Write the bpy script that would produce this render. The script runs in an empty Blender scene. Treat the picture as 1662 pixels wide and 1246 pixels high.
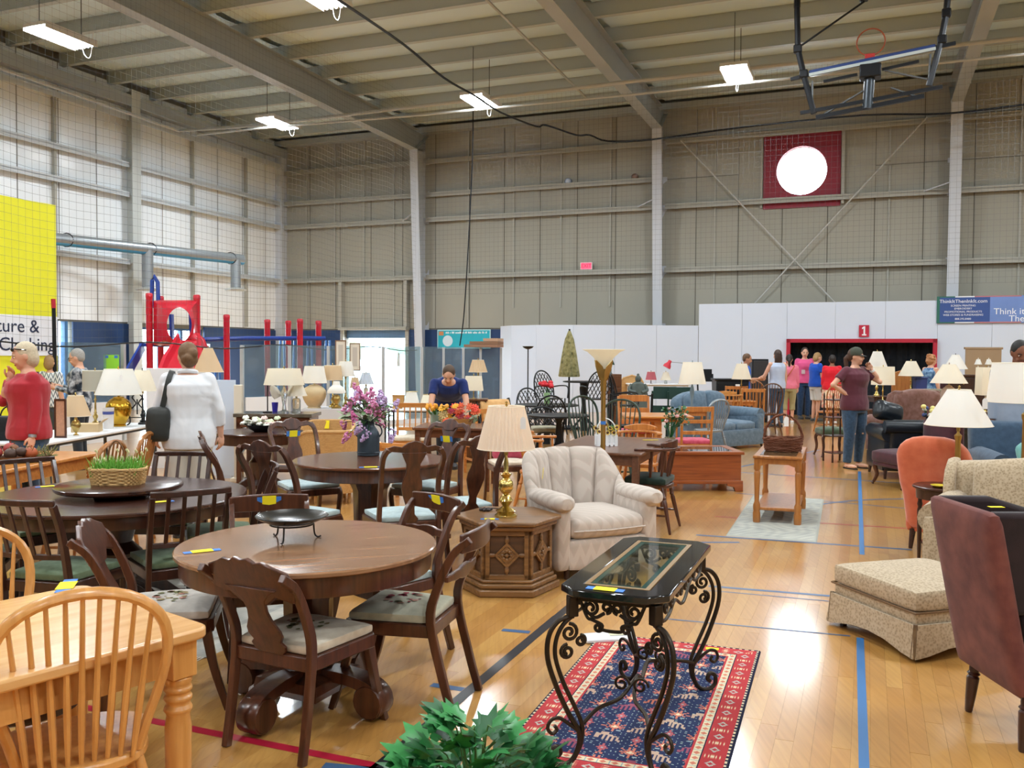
import bpy, math, random
import numpy as np
from mathutils import Vector as V, Matrix as M
from math import pi, sin, cos, sqrt, atan2, radians
random.seed(7)
S = bpy.context.scene; COL = S.collection

# ---------------------------------------------------------------- camera
CH = 1.62; F = 1460.0
PIT = math.atan(48 / F); ROL = radians(.31)
_f = V((0, cos(PIT), -sin(PIT))); _r0 = V((1, 0, 0)); _u0 = V((0, sin(PIT), cos(PIT)))
_r = _r0 * cos(ROL) + _u0 * sin(ROL); _u = _u0 * cos(ROL) - _r0 * sin(ROL)
cam = bpy.data.objects.new('camera', bpy.data.cameras.new('camera')); COL.objects.link(cam)
cam.matrix_world = M(((_r.x, _u.x, -_f.x, 0), (_r.y, _u.y, -_f.y, 0), (_r.z, _u.z, -_f.z, CH), (0, 0, 0, 1)))
cam.data.sensor_width = 36; cam.data.lens = 36 * F / 1662; cam.data.clip_start = .05; cam.data.clip_end = 300
S.camera = cam

def ray(px, py): return _f * F + _r * (px - 831) - _u * (py - 623)
def G(px, py, z=0.):                      # where a sight line meets the level z
    d = ray(px, py); t = (z - CH) / d.z
    return V((d.x * t, d.y * t, z))
def D(px, py, y):                         # point on a sight line at distance y
    d = ray(px, py); t = y / d.y
    return V((d.x * t, y, CH + d.z * t))
def X(px, y): return D(px, 575, y).x
def Z(py, y, px=831): return D(px, py, y).z

# ---------------------------------------------------------------- colour, world, exposure
def lin(h):
    h = h.lstrip('#'); o = []
    for i in (0, 2, 4):
        c = int(h[i:i + 2], 16) / 255
        o.append(c / 12.92 if c <= .04045 else ((c + .055) / 1.055) ** 2.4)
    return (*o, 1)
S.view_settings.view_transform = 'Standard'; S.view_settings.look = 'None'
S.view_settings.gamma = 1; S.view_settings.use_curve_mapping = False
S.view_settings.exposure = 0.03
W = bpy.data.worlds.new('world'); S.world = W; W.use_nodes = True
_n = W.node_tree.nodes; _n['Background'].inputs[0].default_value = (.86, .94, 1, 1); _n['Background'].inputs[1].default_value = 22.0
S.cycles.max_bounces = 8; S.cycles.diffuse_bounces = 4; S.cycles.glossy_bounces = 3; S.cycles.transmission_bounces = 6
S.cycles.transparent_max_bounces = 12; S.cycles.sample_clamp_indirect = 6; S.cycles.caustics_reflective = False; S.cycles.caustics_refractive = False
LAMP_W = 228.0      # watts of one high-bay fixture

# ---------------------------------------------------------------- materials
MT = {}
def _pr(name):
    m = bpy.data.materials.new(name); m.use_nodes = True
    return m, m.node_tree.nodes, m.node_tree.links, m.node_tree.nodes['Principled BSDF']
def plain(name, col, rough=.6, metal=0, spec=.5, emit=None, es=0, coat=0, trans=0, alpha=1, var=.0, sc=30, bump=0, bsc=200, ior=1.45):
    if name in MT: return MT[name]
    m, n, l, p = _pr(name)
    c = lin(col) if isinstance(col, str) else (*col, 1)[:4]
    p.inputs['Base Color'].default_value = c; p.inputs['Roughness'].default_value = rough; p.inputs['Metallic'].default_value = metal
    p.inputs['Specular IOR Level'].default_value = spec; p.inputs['Coat Weight'].default_value = coat; p.inputs['IOR'].default_value = ior
    p.inputs['Transmission Weight'].default_value = trans; p.inputs['Alpha'].default_value = alpha
    if emit: p.inputs['Emission Color'].default_value = lin(emit); p.inputs['Emission Strength'].default_value = es
    if var or bump:
        tc = n.new('ShaderNodeTexCoord'); nz = n.new('ShaderNodeTexNoise'); nz.inputs['Scale'].default_value = sc; nz.inputs['Detail'].default_value = 4
        l.new(tc.outputs['Object'], nz.inputs['Vector'])
        if var:
            mx = n.new('ShaderNodeMix'); mx.data_type = 'RGBA'
            mx.inputs[6].default_value = tuple(max(0, x * (1 - var)) for x in c[:3]) + (1,); mx.inputs[7].default_value = tuple(min(1, x * (1 + var)) for x in c[:3]) + (1,)
            l.new(nz.outputs['Fac'], mx.inputs[0]); l.new(mx.outputs[2], p.inputs['Base Color'])
        if bump:
            n2 = n.new('ShaderNodeTexNoise'); n2.inputs['Scale'].default_value = bsc; l.new(tc.outputs['Object'], n2.inputs['Vector'])
            b = n.new('ShaderNodeBump'); b.inputs['Strength'].default_value = bump; b.inputs['Distance'].default_value = .004
            l.new(n2.outputs['Fac'], b.inputs['Height']); l.new(b.outputs['Normal'], p.inputs['Normal'])
    MT[name] = m; return m
def wood(name, c1, c2, rough=.35, axis='X', sc=1.0, coat=.25):
    if name in MT: return MT[name]
    m, n, l, p = _pr(name)
    tc = n.new('ShaderNodeTexCoord'); mp = n.new('ShaderNodeMapping'); nz = n.new('ShaderNodeTexNoise'); cr = n.new('ShaderNodeValToRGB')
    s = {'X': (1.6, 22, 22), 'Y': (22, 1.6, 22), 'Z': (22, 22, 1.6)}[axis]
    mp.inputs['Scale'].default_value = [q * sc for q in s]; nz.inputs['Scale'].default_value = 1.6; nz.inputs['Detail'].default_value = 5; nz.inputs['Distortion'].default_value = .6
    l.new(tc.outputs['Object'], mp.inputs[0]); l.new(mp.outputs[0], nz.inputs['Vector']); l.new(nz.outputs['Fac'], cr.inputs[0])
    cr.color_ramp.elements[0].position = .3; cr.color_ramp.elements[1].position = .72
    cr.color_ramp.elements[0].color = lin(c1); cr.color_ramp.elements[1].color = lin(c2)
    l.new(cr.outputs[0], p.inputs['Base Color']); p.inputs['Roughness'].default_value = rough
    p.inputs['Coat Weight'].default_value = coat; p.inputs['Coat Roughness'].default_value = .15
    MT[name] = m; return m
def fabric(name, c1, c2=None, sc=60, rough=.9, kind='noise', c3=None, sheen=.2, bump=.25, wr=0):
    if name in MT: return MT[name]
    m, n, l, p = _pr(name)
    tc = n.new('ShaderNodeTexCoord'); c2 = c2 or c1
    if kind == 'noise':
        t = n.new('ShaderNodeTexNoise'); t.inputs['Scale'].default_value = sc; t.inputs['Detail'].default_value = 3; o = t.outputs['Fac']
    elif kind == 'vor':
        t = n.new('ShaderNodeTexVoronoi'); t.inputs['Scale'].default_value = sc; o = t.outputs['Distance']
    elif kind == 'zig':
        sx = n.new('ShaderNodeSeparateXYZ'); l.new(tc.outputs['Object'], sx.inputs[0])
        ad = n.new('ShaderNodeMath'); ad.operation = 'ADD'; l.new(sx.outputs[0], ad.inputs[0]); l.new(sx.outputs[1], ad.inputs[1])
        pp = n.new('ShaderNodeMath'); pp.operation = 'PINGPONG'; l.new(ad.outputs[0], pp.inputs[0]); pp.inputs[1].default_value = .045
        m2 = n.new('ShaderNodeMath'); m2.operation = 'MULTIPLY_ADD'; l.new(pp.outputs[0], m2.inputs[0]); m2.inputs[1].default_value = 2.2; l.new(sx.outputs[2], m2.inputs[2])
        m3 = n.new('ShaderNodeMath'); m3.operation = 'MULTIPLY'; l.new(m2.outputs[0], m3.inputs[0]); m3.inputs[1].default_value = sc
        t = n.new('ShaderNodeMath'); t.operation = 'SINE'; l.new(m3.outputs[0], t.inputs[0])
        m4 = n.new('ShaderNodeMath'); m4.operation = 'MULTIPLY_ADD'; l.new(t.outputs[0], m4.inputs[0]); m4.inputs[1].default_value = .5; m4.inputs[2].default_value = .5; o = m4.outputs[0]
    if kind in ('noise', 'vor'): l.new(tc.outputs['Object'], t.inputs['Vector'])
    cr = n.new('ShaderNodeValToRGB'); l.new(o, cr.inputs[0]); e = cr.color_ramp.elements
    e[0].position = .3 if kind == 'noise' else .05; e[1].position = .7; e[0].color = lin(c1); e[1].color = lin(c2)
    if c3: q = e.new(.4); q.color = lin(c3)
    l.new(cr.outputs[0], p.inputs['Base Color']); p.inputs['Roughness'].default_value = rough; p.inputs['Sheen Weight'].default_value = sheen
    p.inputs['Specular IOR Level'].default_value = .2
    if bump:
        n2 = n.new('ShaderNodeTexNoise'); n2.inputs['Scale'].default_value = 350; l.new(tc.outputs['Object'], n2.inputs['Vector'])
        b = n.new('ShaderNodeBump'); b.inputs['Strength'].default_value = bump; b.inputs['Distance'].default_value = .003
        l.new(n2.outputs['Fac'], b.inputs['Height']); l.new(b.outputs['Normal'], p.inputs['Normal'])
    if wr:
        n3 = n.new('ShaderNodeTexNoise'); n3.inputs['Scale'].default_value = 4.5; n3.inputs['Detail'].default_value = 1.5; n3.inputs['Distortion'].default_value = .7; l.new(tc.outputs['Object'], n3.inputs['Vector'])
        b3 = n.new('ShaderNodeBump'); b3.inputs['Strength'].default_value = wr; b3.inputs['Distance'].default_value = .05; l.new(n3.outputs['Fac'], b3.inputs['Height']); l.new(b3.outputs['Normal'], p.inputs['Normal'])
    MT[name] = m; return m
def shade_mat(name, col):
    if name in MT: return MT[name]
    m, n, l, p = _pr(name); c = lin(col)
    p.inputs['Base Color'].default_value = c; p.inputs['Roughness'].default_value = .85; p.inputs['Specular IOR Level'].default_value = .2
    tr = n.new('ShaderNodeBsdfTranslucent'); tr.inputs[0].default_value = c; mx = n.new('ShaderNodeMixShader'); mx.inputs[0].default_value = .5
    l.new(p.outputs[0], mx.inputs[1]); l.new(tr.outputs[0], mx.inputs[2]); l.new(mx.outputs[0], n['Material Output'].inputs[0])
    MT[name] = m; return m
def glass_mat(name, tint='ffffff', refl=.08, rough=.02, film=0):
    """thin pane: mostly clear, a little mirror"""
    if name in MT: return MT[name]
    m, n, l, p = _pr(name)
    t = n.new('ShaderNodeBsdfTransparent'); t.inputs[0].default_value = lin(tint); g = n.new('ShaderNodeBsdfGlossy'); g.inputs['Roughness'].default_value = rough
    lw = n.new('ShaderNodeLayerWeight'); lw.inputs[0].default_value = .5; fr = n.new('ShaderNodeMath'); fr.operation = 'POWER'; fr.inputs[1].default_value = 5; l.new(lw.outputs['Facing'], fr.inputs[0])
    ad = n.new('ShaderNodeMath'); ad.operation = 'ADD'; ad.inputs[1].default_value = refl; l.new(fr.outputs[0], ad.inputs[0]); mx = n.new('ShaderNodeMixShader'); l.new(ad.outputs[0], mx.inputs[0]); l.new(t.outputs[0], mx.inputs[1]); l.new(g.outputs[0], mx.inputs[2])
    if film:
        df = n.new('ShaderNodeBsdfDiffuse'); df.inputs[0].default_value = (.6, .75, .85, 1); m2 = n.new('ShaderNodeMixShader'); m2.inputs[0].default_value = film; l.new(mx.outputs[0], m2.inputs[1]); l.new(df.outputs[0], m2.inputs[2]); mx = m2
    l.new(mx.outputs[0], n['Material Output'].inputs[0]); MT[name] = m; return m
def vcol(name, rough=.9, attr='Col'):
    if name in MT: return MT[name]
    m, n, l, p = _pr(name); a = n.new('ShaderNodeVertexColor'); a.layer_name = attr; l.new(a.outputs[0], p.inputs['Base Color'])
    p.inputs['Roughness'].default_value = rough; p.inputs['Specular IOR Level'].default_value = .2; MT[name] = m; return m

# ---------------------------------------------------------------- mesh builder
class MB:
    def __init__(s): s.v = []; s.f = []; s.mi = []; s.cur = 0; s.T = None
    def add(s, vs, fs):
        b = len(s.v)
        if s.T is not None: vs = [s.T @ V(v) for v in vs]
        s.v += [tuple(v) for v in vs]; s.f += [tuple(i + b for i in f) for f in fs]; s.mi += [s.cur] * len(fs); return s
    def m(s, i): s.cur = i; return s
    def t(s, T): s.T = T; return s
    def box(s, x0, x1, y0, y1, z0, z1):
        return s.add([(x0, y0, z0), (x1, y0, z0), (x1, y1, z0), (x0, y1, z0), (x0, y0, z1), (x1, y0, z1), (x1, y1, z1), (x0, y1, z1)],
                     [(3, 2, 1, 0), (4, 5, 6, 7), (0, 1, 5, 4), (1, 2, 6, 5), (2, 3, 7, 6), (3, 0, 4, 7)])
    def cb(s, c, sz): return s.box(c[0] - sz[0] / 2, c[0] + sz[0] / 2, c[1] - sz[1] / 2, c[1] + sz[1] / 2, c[2] - sz[2] / 2, c[2] + sz[2] / 2)
    def beam(s, a, b, w, h=None, up=(0, 0, 1)):
        return s.rib([a, b], w, h or w, up)
    def frames(s, pts, closed, up):
        P = [V(p) for p in pts]; n = len(P); out = []
        nr = None
        for i in range(n):
            if closed: t = P[(i + 1) % n] - P[i - 1]
            else: t = P[min(i + 1, n - 1)] - P[max(i - 1, 0)]
            if t.length < 1e-9: t = V((0, 0, 1))
            t.normalize()
            if nr is None:
                u = V(up)
                if abs(u.dot(t)) > .95: u = V((1, 0, 0)) if abs(t.x) < .9 else V((0, 1, 0))
                nr = (u - t * u.dot(t)).normalized()
            else:
                nr = nr - t * nr.dot(t)
                nr = nr.normalized() if nr.length > 1e-6 else t.orthogonal().normalized()
            out.append((P[i], t, nr, t.cross(nr)))
        return out
    def rings(s, R, closed=False, caps=True):
        n = len(R[0]); vs = [q for r in R for q in r]; fs = []; k = len(R)
        for i in range(k if closed else k - 1):
            j = (i + 1) % k
            for a in range(n):
                b = (a + 1) % n; fs.append((i * n + a, i * n + b, j * n + b, j * n + a))
        if caps and not closed: fs.append(tuple(range(n - 1, -1, -1))); fs.append(tuple((k - 1) * n + a for a in range(n)))
        return s.add(vs, fs)
    def tube(s, pts, r, n=8, closed=False, caps=True, flat=1., up=(0, 0, 1)):
        fr = s.frames(pts, closed, up); R = []
        for i, (p, t, a, b) in enumerate(fr):
            q = r[i] if hasattr(r, '__len__') else r
            R.append([p + a * (q * cos(2 * pi * k / n)) + b * (q * flat * sin(2 * pi * k / n)) for k in range(n)])
        return s.rings(R, closed, caps)
    def rib(s, pts, w, h, up=(0, 0, 1), closed=False):   # rectangular section: h along up, w across
        fr = s.frames(pts, closed, up); R = []
        for i, (p, t, a, b) in enumerate(fr):
            ww = w[i] if hasattr(w, '__len__') else w; hh = h[i] if hasattr(h, '__len__') else h
            R.append([p + a * (hh / 2) + b * (ww / 2), p - a * (hh / 2) + b * (ww / 2), p - a * (hh / 2) - b * (ww / 2), p + a * (hh / 2) - b * (ww / 2)])
        return s.rings(R, closed)
    def lathe(s, prof, n=20, at=(0, 0, 0), sx=1., sy=1., caps=True, flute=0, fn=0):
        R = []
        for r, z in prof:
            r = max(r, 1e-4)
            R.append([(at[0] + r * sx * (1 + flute * cos(fn * 2 * pi * k / n)) * cos(2 * pi * k / n), at[1] + r * sy * (1 + flute * cos(fn * 2 * pi * k / n)) * sin(2 * pi * k / n), at[2] + z) for k in range(n)])
        return s.rings(R, caps=caps)
    def prism(s, poly, z0, z1):
        n = len(poly)
        a = sum(poly[i][0] * poly[(i + 1) % n][1] - poly[(i + 1) % n][0] * poly[i][1] for i in range(n))
        if a < 0: poly = poly[::-1]
        vs = [(x, y, z0) for x, y in poly] + [(x, y, z1) for x, y in poly]
        fs = [tuple(range(n - 1, -1, -1)), tuple(range(n, 2 * n))] + [(i, (i + 1) % n, n + (i + 1) % n, n + i) for i in range(n)]
        return s.add(vs, fs)
    def plate(s, poly, y0, y1, bend=0, lean=0, z0=0):
        """outline in x,z extruded along y; lean tilts it back with height, bend bows it"""
        T0 = s.T; n = len(poly); f = lambda x, y, z: (x, y - lean * (z - z0) + bend * x * x, z)
        a = sum(poly[i][0] * poly[(i + 1) % n][1] - poly[(i + 1) % n][0] * poly[i][1] for i in range(n))
        if a < 0: poly = poly[::-1]
        vs = [f(x, y0, z) for x, z in poly] + [f(x, y1, z) for x, z in poly]
        fs = [tuple(range(n)), tuple(range(2 * n - 1, n - 1, -1))] + [((i + 1) % n, i, n + i, n + (i + 1) % n) for i in range(n)]
        return s.add(vs, fs)
    def ell(s, c, rx, ry=None, rz=None, n=12, k=8, T=None):
        ry = ry or rx; rz = rz or rx; vs = []; fs = []
        for i in range(1, k):
            th = pi * i / k
            for a in range(n): vs.append((rx * sin(th) * cos(2 * pi * a / n), ry * sin(th) * sin(2 * pi * a / n), rz * cos(th)))
        vs += [(0, 0, rz), (0, 0, -rz)]; N = (k - 1) * n
        for i in range(k - 2):
            for a in range(n): b = (a + 1) % n; fs.append((i * n + a, (i + 1) * n + a, (i + 1) * n + b, i * n + b))
        for a in range(n): b = (a + 1) % n; fs.append((N, a, b)); fs.append((N + 1, (k - 2) * n + b, (k - 2) * n + a))
        if T is not None: vs = [T @ V(v) for v in vs]
        return s.add([(v[0] + c[0], v[1] + c[1], v[2] + c[2]) for v in vs], fs)
    def rbox(s, c, sz, r=.04, n=5, puff=(0, 0, 0), fn=None):
        """cushion: box with round edges, optionally puffed on each axis"""
        h = V(sz) / 2; vs = []; fs = []; r = min(r, *h)
        g = [-1 + 2 * i / n for i in range(n + 1)]
        for ax in range(3):
            for sg in (-1, 1):
                b = len(vs)
                for i in g:
                    for j in g:
                        q = [0, 0, 0]; q[ax] = sg; q[(ax + 1) % 3] = math.copysign(abs(i) ** .6, i); q[(ax + 2) % 3] = math.copysign(abs(j) ** .6, j)
                        p = V([q[k] * h[k] for k in range(3)]); inn = V([max(-h[k] + r, min(h[k] - r, p[k])) for k in range(3)])
                        d = p - inn
                        if d.length > 1e-9: p = inn + d.normalized() * r
                        u = [p[k] / h[k] for k in range(3)]
                        for k in range(3):
                            if puff[k]: p[k] += puff[k] * u[k] * (1 - u[(k + 1) % 3] ** 2) * (1 - u[(k + 2) % 3] ** 2)
                        p = p + V(c)
                        if fn: p = V(fn(p))
                        vs.append(tuple(p))
                for i in range(n):
                    for j in range(n):
                        a = b + i * (n + 1) + j; f = (a, a + n + 1, a + n + 2, a + 1)
                        fs.append(f if sg > 0 else f[::-1])
        # weld
        mp = {}; nv = []; ix = []
        for v in vs:
            k = (round(v[0], 5), round(v[1], 5), round(v[2], 5))
            if k not in mp: mp[k] = len(nv); nv.append(v)
            ix.append(mp[k])
        return s.add(nv, [tuple(ix[i] for i in f) for f in fs])
    def mesh(s, name, mats, smooth=True, ang=40):
        me = bpy.data.meshes.new(name); me.from_pydata(s.v, [], s.f)
        mats = mats if isinstance(mats, (list, tuple)) else [mats]
        for q in mats: me.materials.append(q)
        if len(mats) > 1: me.polygons.foreach_set('material_index', s.mi)
        me.update()
        if smooth:
            me.polygons.foreach_set('use_smooth', [True] * len(me.polygons)); me.set_sharp_from_angle(angle=radians(ang))
        return me
    def build(s, name, mats, parent=None, smooth=True, bev=0, ang=40, loc=None, label=None, kind=None):
        o = bpy.data.objects.new(name, s.mesh(name, mats, smooth, ang)); COL.objects.link(o)
        if parent: o.parent = parent
        if loc is not None: o.location = loc
        if bev:
            b = o.modifiers.new('b', 'BEVEL'); b.width = bev; b.segments = 2; b.limit_method = 'ANGLE'; b.angle_limit = radians(50)
        if label: o['label'] = label
        if kind: o['kind'] = kind
        return o
def thing(name, label, cat, loc=(0, 0, 0), rz=0, group=None, sc=1):
    o = bpy.data.objects.new(name, None); COL.objects.link(o); o.location = loc; o.rotation_euler = (0, 0, rz); o.scale = (sc,) * 3
    o.empty_display_size = .1; o['label'] = label; o['category'] = cat
    if group: o['group'] = group
    return o
def tag(o, label, cat, group=None):
    o['label'] = label; o['category'] = cat
    if group: o['group'] = group
    return o
def struct(o): o['kind'] = 'structure'; return o
def dup(o, loc=None, rz=None, label=None, parent=None, sc=None):
    c = o.copy(); COL.objects.link(c)
    if parent: c.parent = parent
    if loc is not None: c.location = loc
    if rz is not None: c.rotation_euler = (0, 0, rz)
    if sc: c.scale = (sc,) * 3
    if label: c['label'] = label
    for ch in o.children: dup(ch, parent=c)
    return c
def face(x, y, *_): return atan2(-x, y)        # yaw that turns local +Y to (x, y)
def Tz(loc, rz=0): return M.Translation(loc) @ M.Rotation(rz, 4, 'Z')
def text(body, size, loc, rot, mat, parent=None, name='lettering', align='CENTER', ext=.002):
    c = bpy.data.curves.new(name, 'FONT'); c.body = body; c.size = size; c.align_x = align; c.align_y = 'CENTER'; c.extrude = ext; c.resolution_u = 3
    o0 = bpy.data.objects.new(name, c); me = bpy.data.meshes.new_from_object(o0); bpy.data.objects.remove(o0); bpy.data.curves.remove(c); me.materials.clear(); me.materials.append(mat)
    o = bpy.data.objects.new(name, me); COL.objects.link(o)
    if parent: o.parent = parent
    o.location = loc; o.rotation_euler = rot; return o
def spiral(c, r0, r1, a0, turns, n=24, plane='xz'):
    o = []
    for i in range(n + 1):
        t = i / n; a = a0 + turns * 2 * pi * t; r = r0 + (r1 - r0) * t
        o.append((c[0] + r * cos(a), c[1], c[2] + r * sin(a)) if plane == 'xz' else (c[0], c[1] + r * cos(a), c[2] + r * sin(a)))
    return o
def bez(p0, p1, p2, p3, n=10):
    p0, p1, p2, p3 = map(V, (p0, p1, p2, p3))
    return [p0 * (1 - t) ** 3 + p1 * 3 * t * (1 - t) ** 2 + p2 * 3 * t * t * (1 - t) + p3 * t ** 3 for t in [i / n for i in range(n + 1)]]
def cr(pts, n=6):
    """smooth curve through points"""
    P = [V(p) for p in pts]; P = [P[0] * 2 - P[1]] + P + [P[-1] * 2 - P[-2]]; o = []
    for i in range(1, len(P) - 2):
        a, b, c, d = P[i - 1:i + 3]
        for k in range(n):
            t = k / n; o.append(.5 * ((2 * b) + (c - a) * t + (2 * a - 5 * b + 4 * c - d) * t * t + (3 * b - a - 3 * c + d) * t ** 3))
    o.append(P[-2]); return o
TAPE = plain('tape_blue', '3d78c8', .6); YEL = plain('tag_yellow', 'f2dc1e', .7); WHT = plain('tag_white', 'e8e8e8', .7)
def price(parent, loc, rz=0, tilt=0, w=.1, h=.055, roll=0, plainy=False):
    """yellow price slip, held by two strips of blue tape"""
    b = MB()
    if not plainy: b.m(0).cb((0, 0, .0012), (w * 1.75, h * .8, .0012))
    b.m(1).cb((0, 0, .0026), (w, h, .0014))
    o = b.build('price_tag', [TAPE, YEL], parent, smooth=False)
    o.location = loc; o.rotation_euler = (tilt, roll, rz); return o
def hangtag(parent, loc, s=1.):
    b = MB(); b.prism([(-.014 * s, -.03 * s), (.014 * s, -.03 * s), (.014 * s, .02 * s), (.006 * s, .032 * s), (-.006 * s, .032 * s), (-.014 * s, .02 * s)], -.001, .001)
    b.t(M.Translation((0, 0, 0))); b.tube([(0, .03 * s, 0), (.002, .07 * s, 0)], .001, 4)
    o = b.build('price_tag', WHT, parent, smooth=False); o.location = loc; o.rotation_euler = (pi / 2, 0, random.uniform(-.3, .3)); return o
# ---------------------------------------------------------------- the hall
E1 = V((577, 1460, 0)).normalized(); E2 = V((E1.y, -E1.x, 0))     # depth axis, rightward axis of the building
YAW = atan2(-E1.x, E1.y)                                          # local +Y -> E1, local +X -> E2
DB = 28.8
def Bt(px, dd=DB):                        # distance along a wall parallel to the back wall
    x = (px - 831) / F; return x * dd / (E2.x - x * E2.y)
def Bp(t, z=0, off=0, dd=DB): return V((0, dd, z)) + E2 * t - E1 * off
BW = M.Translation((0, DB, 0)) @ M.Rotation(YAW, 4, 'Z')           # back wall frame: x along wall, -y into the hall
TC = Bt(455); CORNER = Bp(TC)
LW = M.Translation(CORNER) @ M.Rotation(YAW, 4, 'Z')               # left wall frame: -y comes towards us, +x into the hall
ROOF = 8.95; SL = .018; TR = Bt(1662) + 9; LL = 46.0               # roof height at the back, slope, right end, length of the hall
def roofz(s): return ROOF + SL * s
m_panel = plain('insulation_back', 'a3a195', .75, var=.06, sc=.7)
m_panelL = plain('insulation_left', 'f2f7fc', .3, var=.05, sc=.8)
m_roofp = plain('insulation_roof', 'd0e4ec', .6, var=.05, sc=.6)
m_seam = plain('seam', '6e6a60', .8)
m_girt = plain('girt_paint', 'a9a89e', .5, var=.08, sc=4); m_col = plain('column_paint', 'c5cad2', .45, var=.05, sc=3); m_raft = plain('rafter_paint', 'a3aaae', .5, var=.06, sc=2)
m_navy = plain('wainscot_navy', '1f3c68', .55, var=.05, sc=3)
m_white = plain('board_white', 'd2dae8', .35, var=.02, sc=1)
m_dark = plain('steel_dark', '22252a', .5); m_red = plain('door_red', 'b01f35', .45)

# floor: sub-floor, then maple strips, then painted court lines
def bl(x, y, z=0): return V((0, 0, z)) + E2 * x + E1 * y           # building coordinates -> world
fb = MB()
NEAR = 11.0
def quad(b, x0, x1, y0, y1, z): b.add([bl(x0, y0, z), bl(x1, y0, z), bl(x1, y1, z), bl(x0, y1, z)], [(0, 1, 2, 3)])
xl = (CORNER.dot(E2)); yb = CORNER.dot(E1) - .02; xr = xl + (TR - TC)
fb.m(0); quad(fb, xl - .3, xr, NEAR, yb + .3, 0); fb.m(1); quad(fb, xl - .3, xr, yb - LL, NEAR, -.006)
def maple():
    m, n, l, p = _pr('maple_strips')
    oi = n.new('ShaderNodeObjectInfo'); ge = n.new('ShaderNodeNewGeometry'); a = n.new('ShaderNodeMath'); a.operation = 'ADD'; fr = n.new('ShaderNodeMath'); fr.operation = 'FRACT'
    l.new(oi.outputs['Random'], a.inputs[0]); l.new(ge.outputs['Random Per Island'], a.inputs[1]); l.new(a.outputs[0], fr.inputs[0])
    tc = n.new('ShaderNodeTexCoord'); mp = n.new('ShaderNodeMapping'); mp.inputs['Rotation'].default_value = (0, 0, -YAW); mp.inputs['Scale'].default_value = (60, 3, 1)
    nz = n.new('ShaderNodeTexNoise'); nz.inputs['Scale'].default_value = 1; nz.inputs['Detail'].default_value = 4; gp = n.new('ShaderNodeNewGeometry')
    mp.vector_type = 'TEXTURE' if False else 'POINT'; l.new(gp.outputs['Position'], mp.inputs[0]); l.new(mp.outputs[0], nz.inputs['Vector'])
    cr_ = n.new('ShaderNodeValToRGB'); e = cr_.color_ramp.elements; e[0].color = lin('b98443'); e[1].color = lin('c99852'); q = e.new(.5); q.color = lin('c08d4a')
    l.new(fr.outputs[0], cr_.inputs[0]); mx = n.new('ShaderNodeMix'); mx.data_type = 'RGBA'; mx.blend_type = 'MULTIPLY'; mx.inputs[0].default_value = .35
    c2 = n.new('ShaderNodeValToRGB'); c2.color_ramp.elements[0].color = (.6, .5, .4, 1); c2.color_ramp.elements[0].position = .3; c2.color_ramp.elements[1].position = .6; c2.color_ramp.elements[1].color = (1, 1, 1, 1)
    l.new(nz.outputs['Fac'], c2.inputs[0]); l.new(cr_.outputs[0], mx.inputs[6]); l.new(c2.outputs[0], mx.inputs[7]); l.new(mx.outputs[2], p.inputs['Base Color'])
    p.inputs['Roughness'].default_value = .32; p.inputs['Specular IOR Level'].default_value = .5; p.inputs['Coat Weight'].default_value = .9; p.inputs['Coat Roughness'].default_value = .125
    return m
m_maple = maple()
def maple_far():
    m, n, l, p = _pr('maple_far'); g = n.new('ShaderNodeNewGeometry'); mp = n.new('ShaderNodeMapping'); mp.inputs['Rotation'].default_value = (0, 0, pi / 2 - YAW)
    br = n.new('ShaderNodeTexBrick'); l.new(g.outputs['Position'], mp.inputs[0]); l.new(mp.outputs[0], br.inputs['Vector'])
    br.inputs['Scale'].default_value = 1; br.inputs['Brick Width'].default_value = 1.1; br.inputs['Row Height'].default_value = .075; br.inputs['Mortar Size'].default_value = .001
    br.inputs[1].default_value = lin('ba8746'); br.inputs[2].default_value = lin('c89650'); br.inputs[3].default_value = lin('8a6540')
    l.new(br.outputs[0], p.inputs['Base Color']); p.inputs['Roughness'].default_value = .32; p.inputs['Specular IOR Level'].default_value = .5
    p.inputs['Coat Weight'].default_value = .9; p.inputs['Coat Roughness'].default_value = .125; return m
floor = struct(fb.build('floor', [maple_far(), plain('sub_floor', '4a3620', .8)], smooth=False))
# strips: the nearest three hundred are single pieces, the rest one mesh
pm = MB(); pm.box(-.0372, .0372, -.5, .5, -.006, 0); pme = pm.mesh('floor_plank', m_maple, False)
cand = []; rs = random.Random(3)
for i in range(-255, 130):
    x = i * .075; y = -3 - rs.random()
    while y < NEAR:
        L = rs.uniform(.75, 1.5); y1 = min(y + L, NEAR)
        c = bl(x, (y + y1) / 2)
        if y1 - y > .05: cand.append((x, y, y1, c))
        y = y1
def infr(c):
    if c.y < 1.5: return False
    u = c.x / c.y; return abs(u) < .60 and CH / c.y * F < 700
vis = sorted([q for q in cand if infr(q[3])], key=lambda q: q[3].length); keep = {id(q) for q in vis[:300]}
sb = MB()
for q in cand:
    x, y, y1, c = q
    if id(q) in keep:
        o = bpy.data.objects.new('floor_plank', pme); COL.objects.link(o); o.parent = floor; o.location = c; o.rotation_euler = (0, 0, YAW); o.scale = (1, (y1 - y) - .0015, 1)
    else:
        a = .0372; sb.add([bl(x - a, y, 0), bl(x + a, y, 0), bl(x + a, y1 - .0015, 0), bl(x - a, y1 - .0015, 0)], [(0, 1, 2, 3)])
sb.build('floor_strips', m_maple, floor, smooth=False, kind='stuff')
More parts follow.
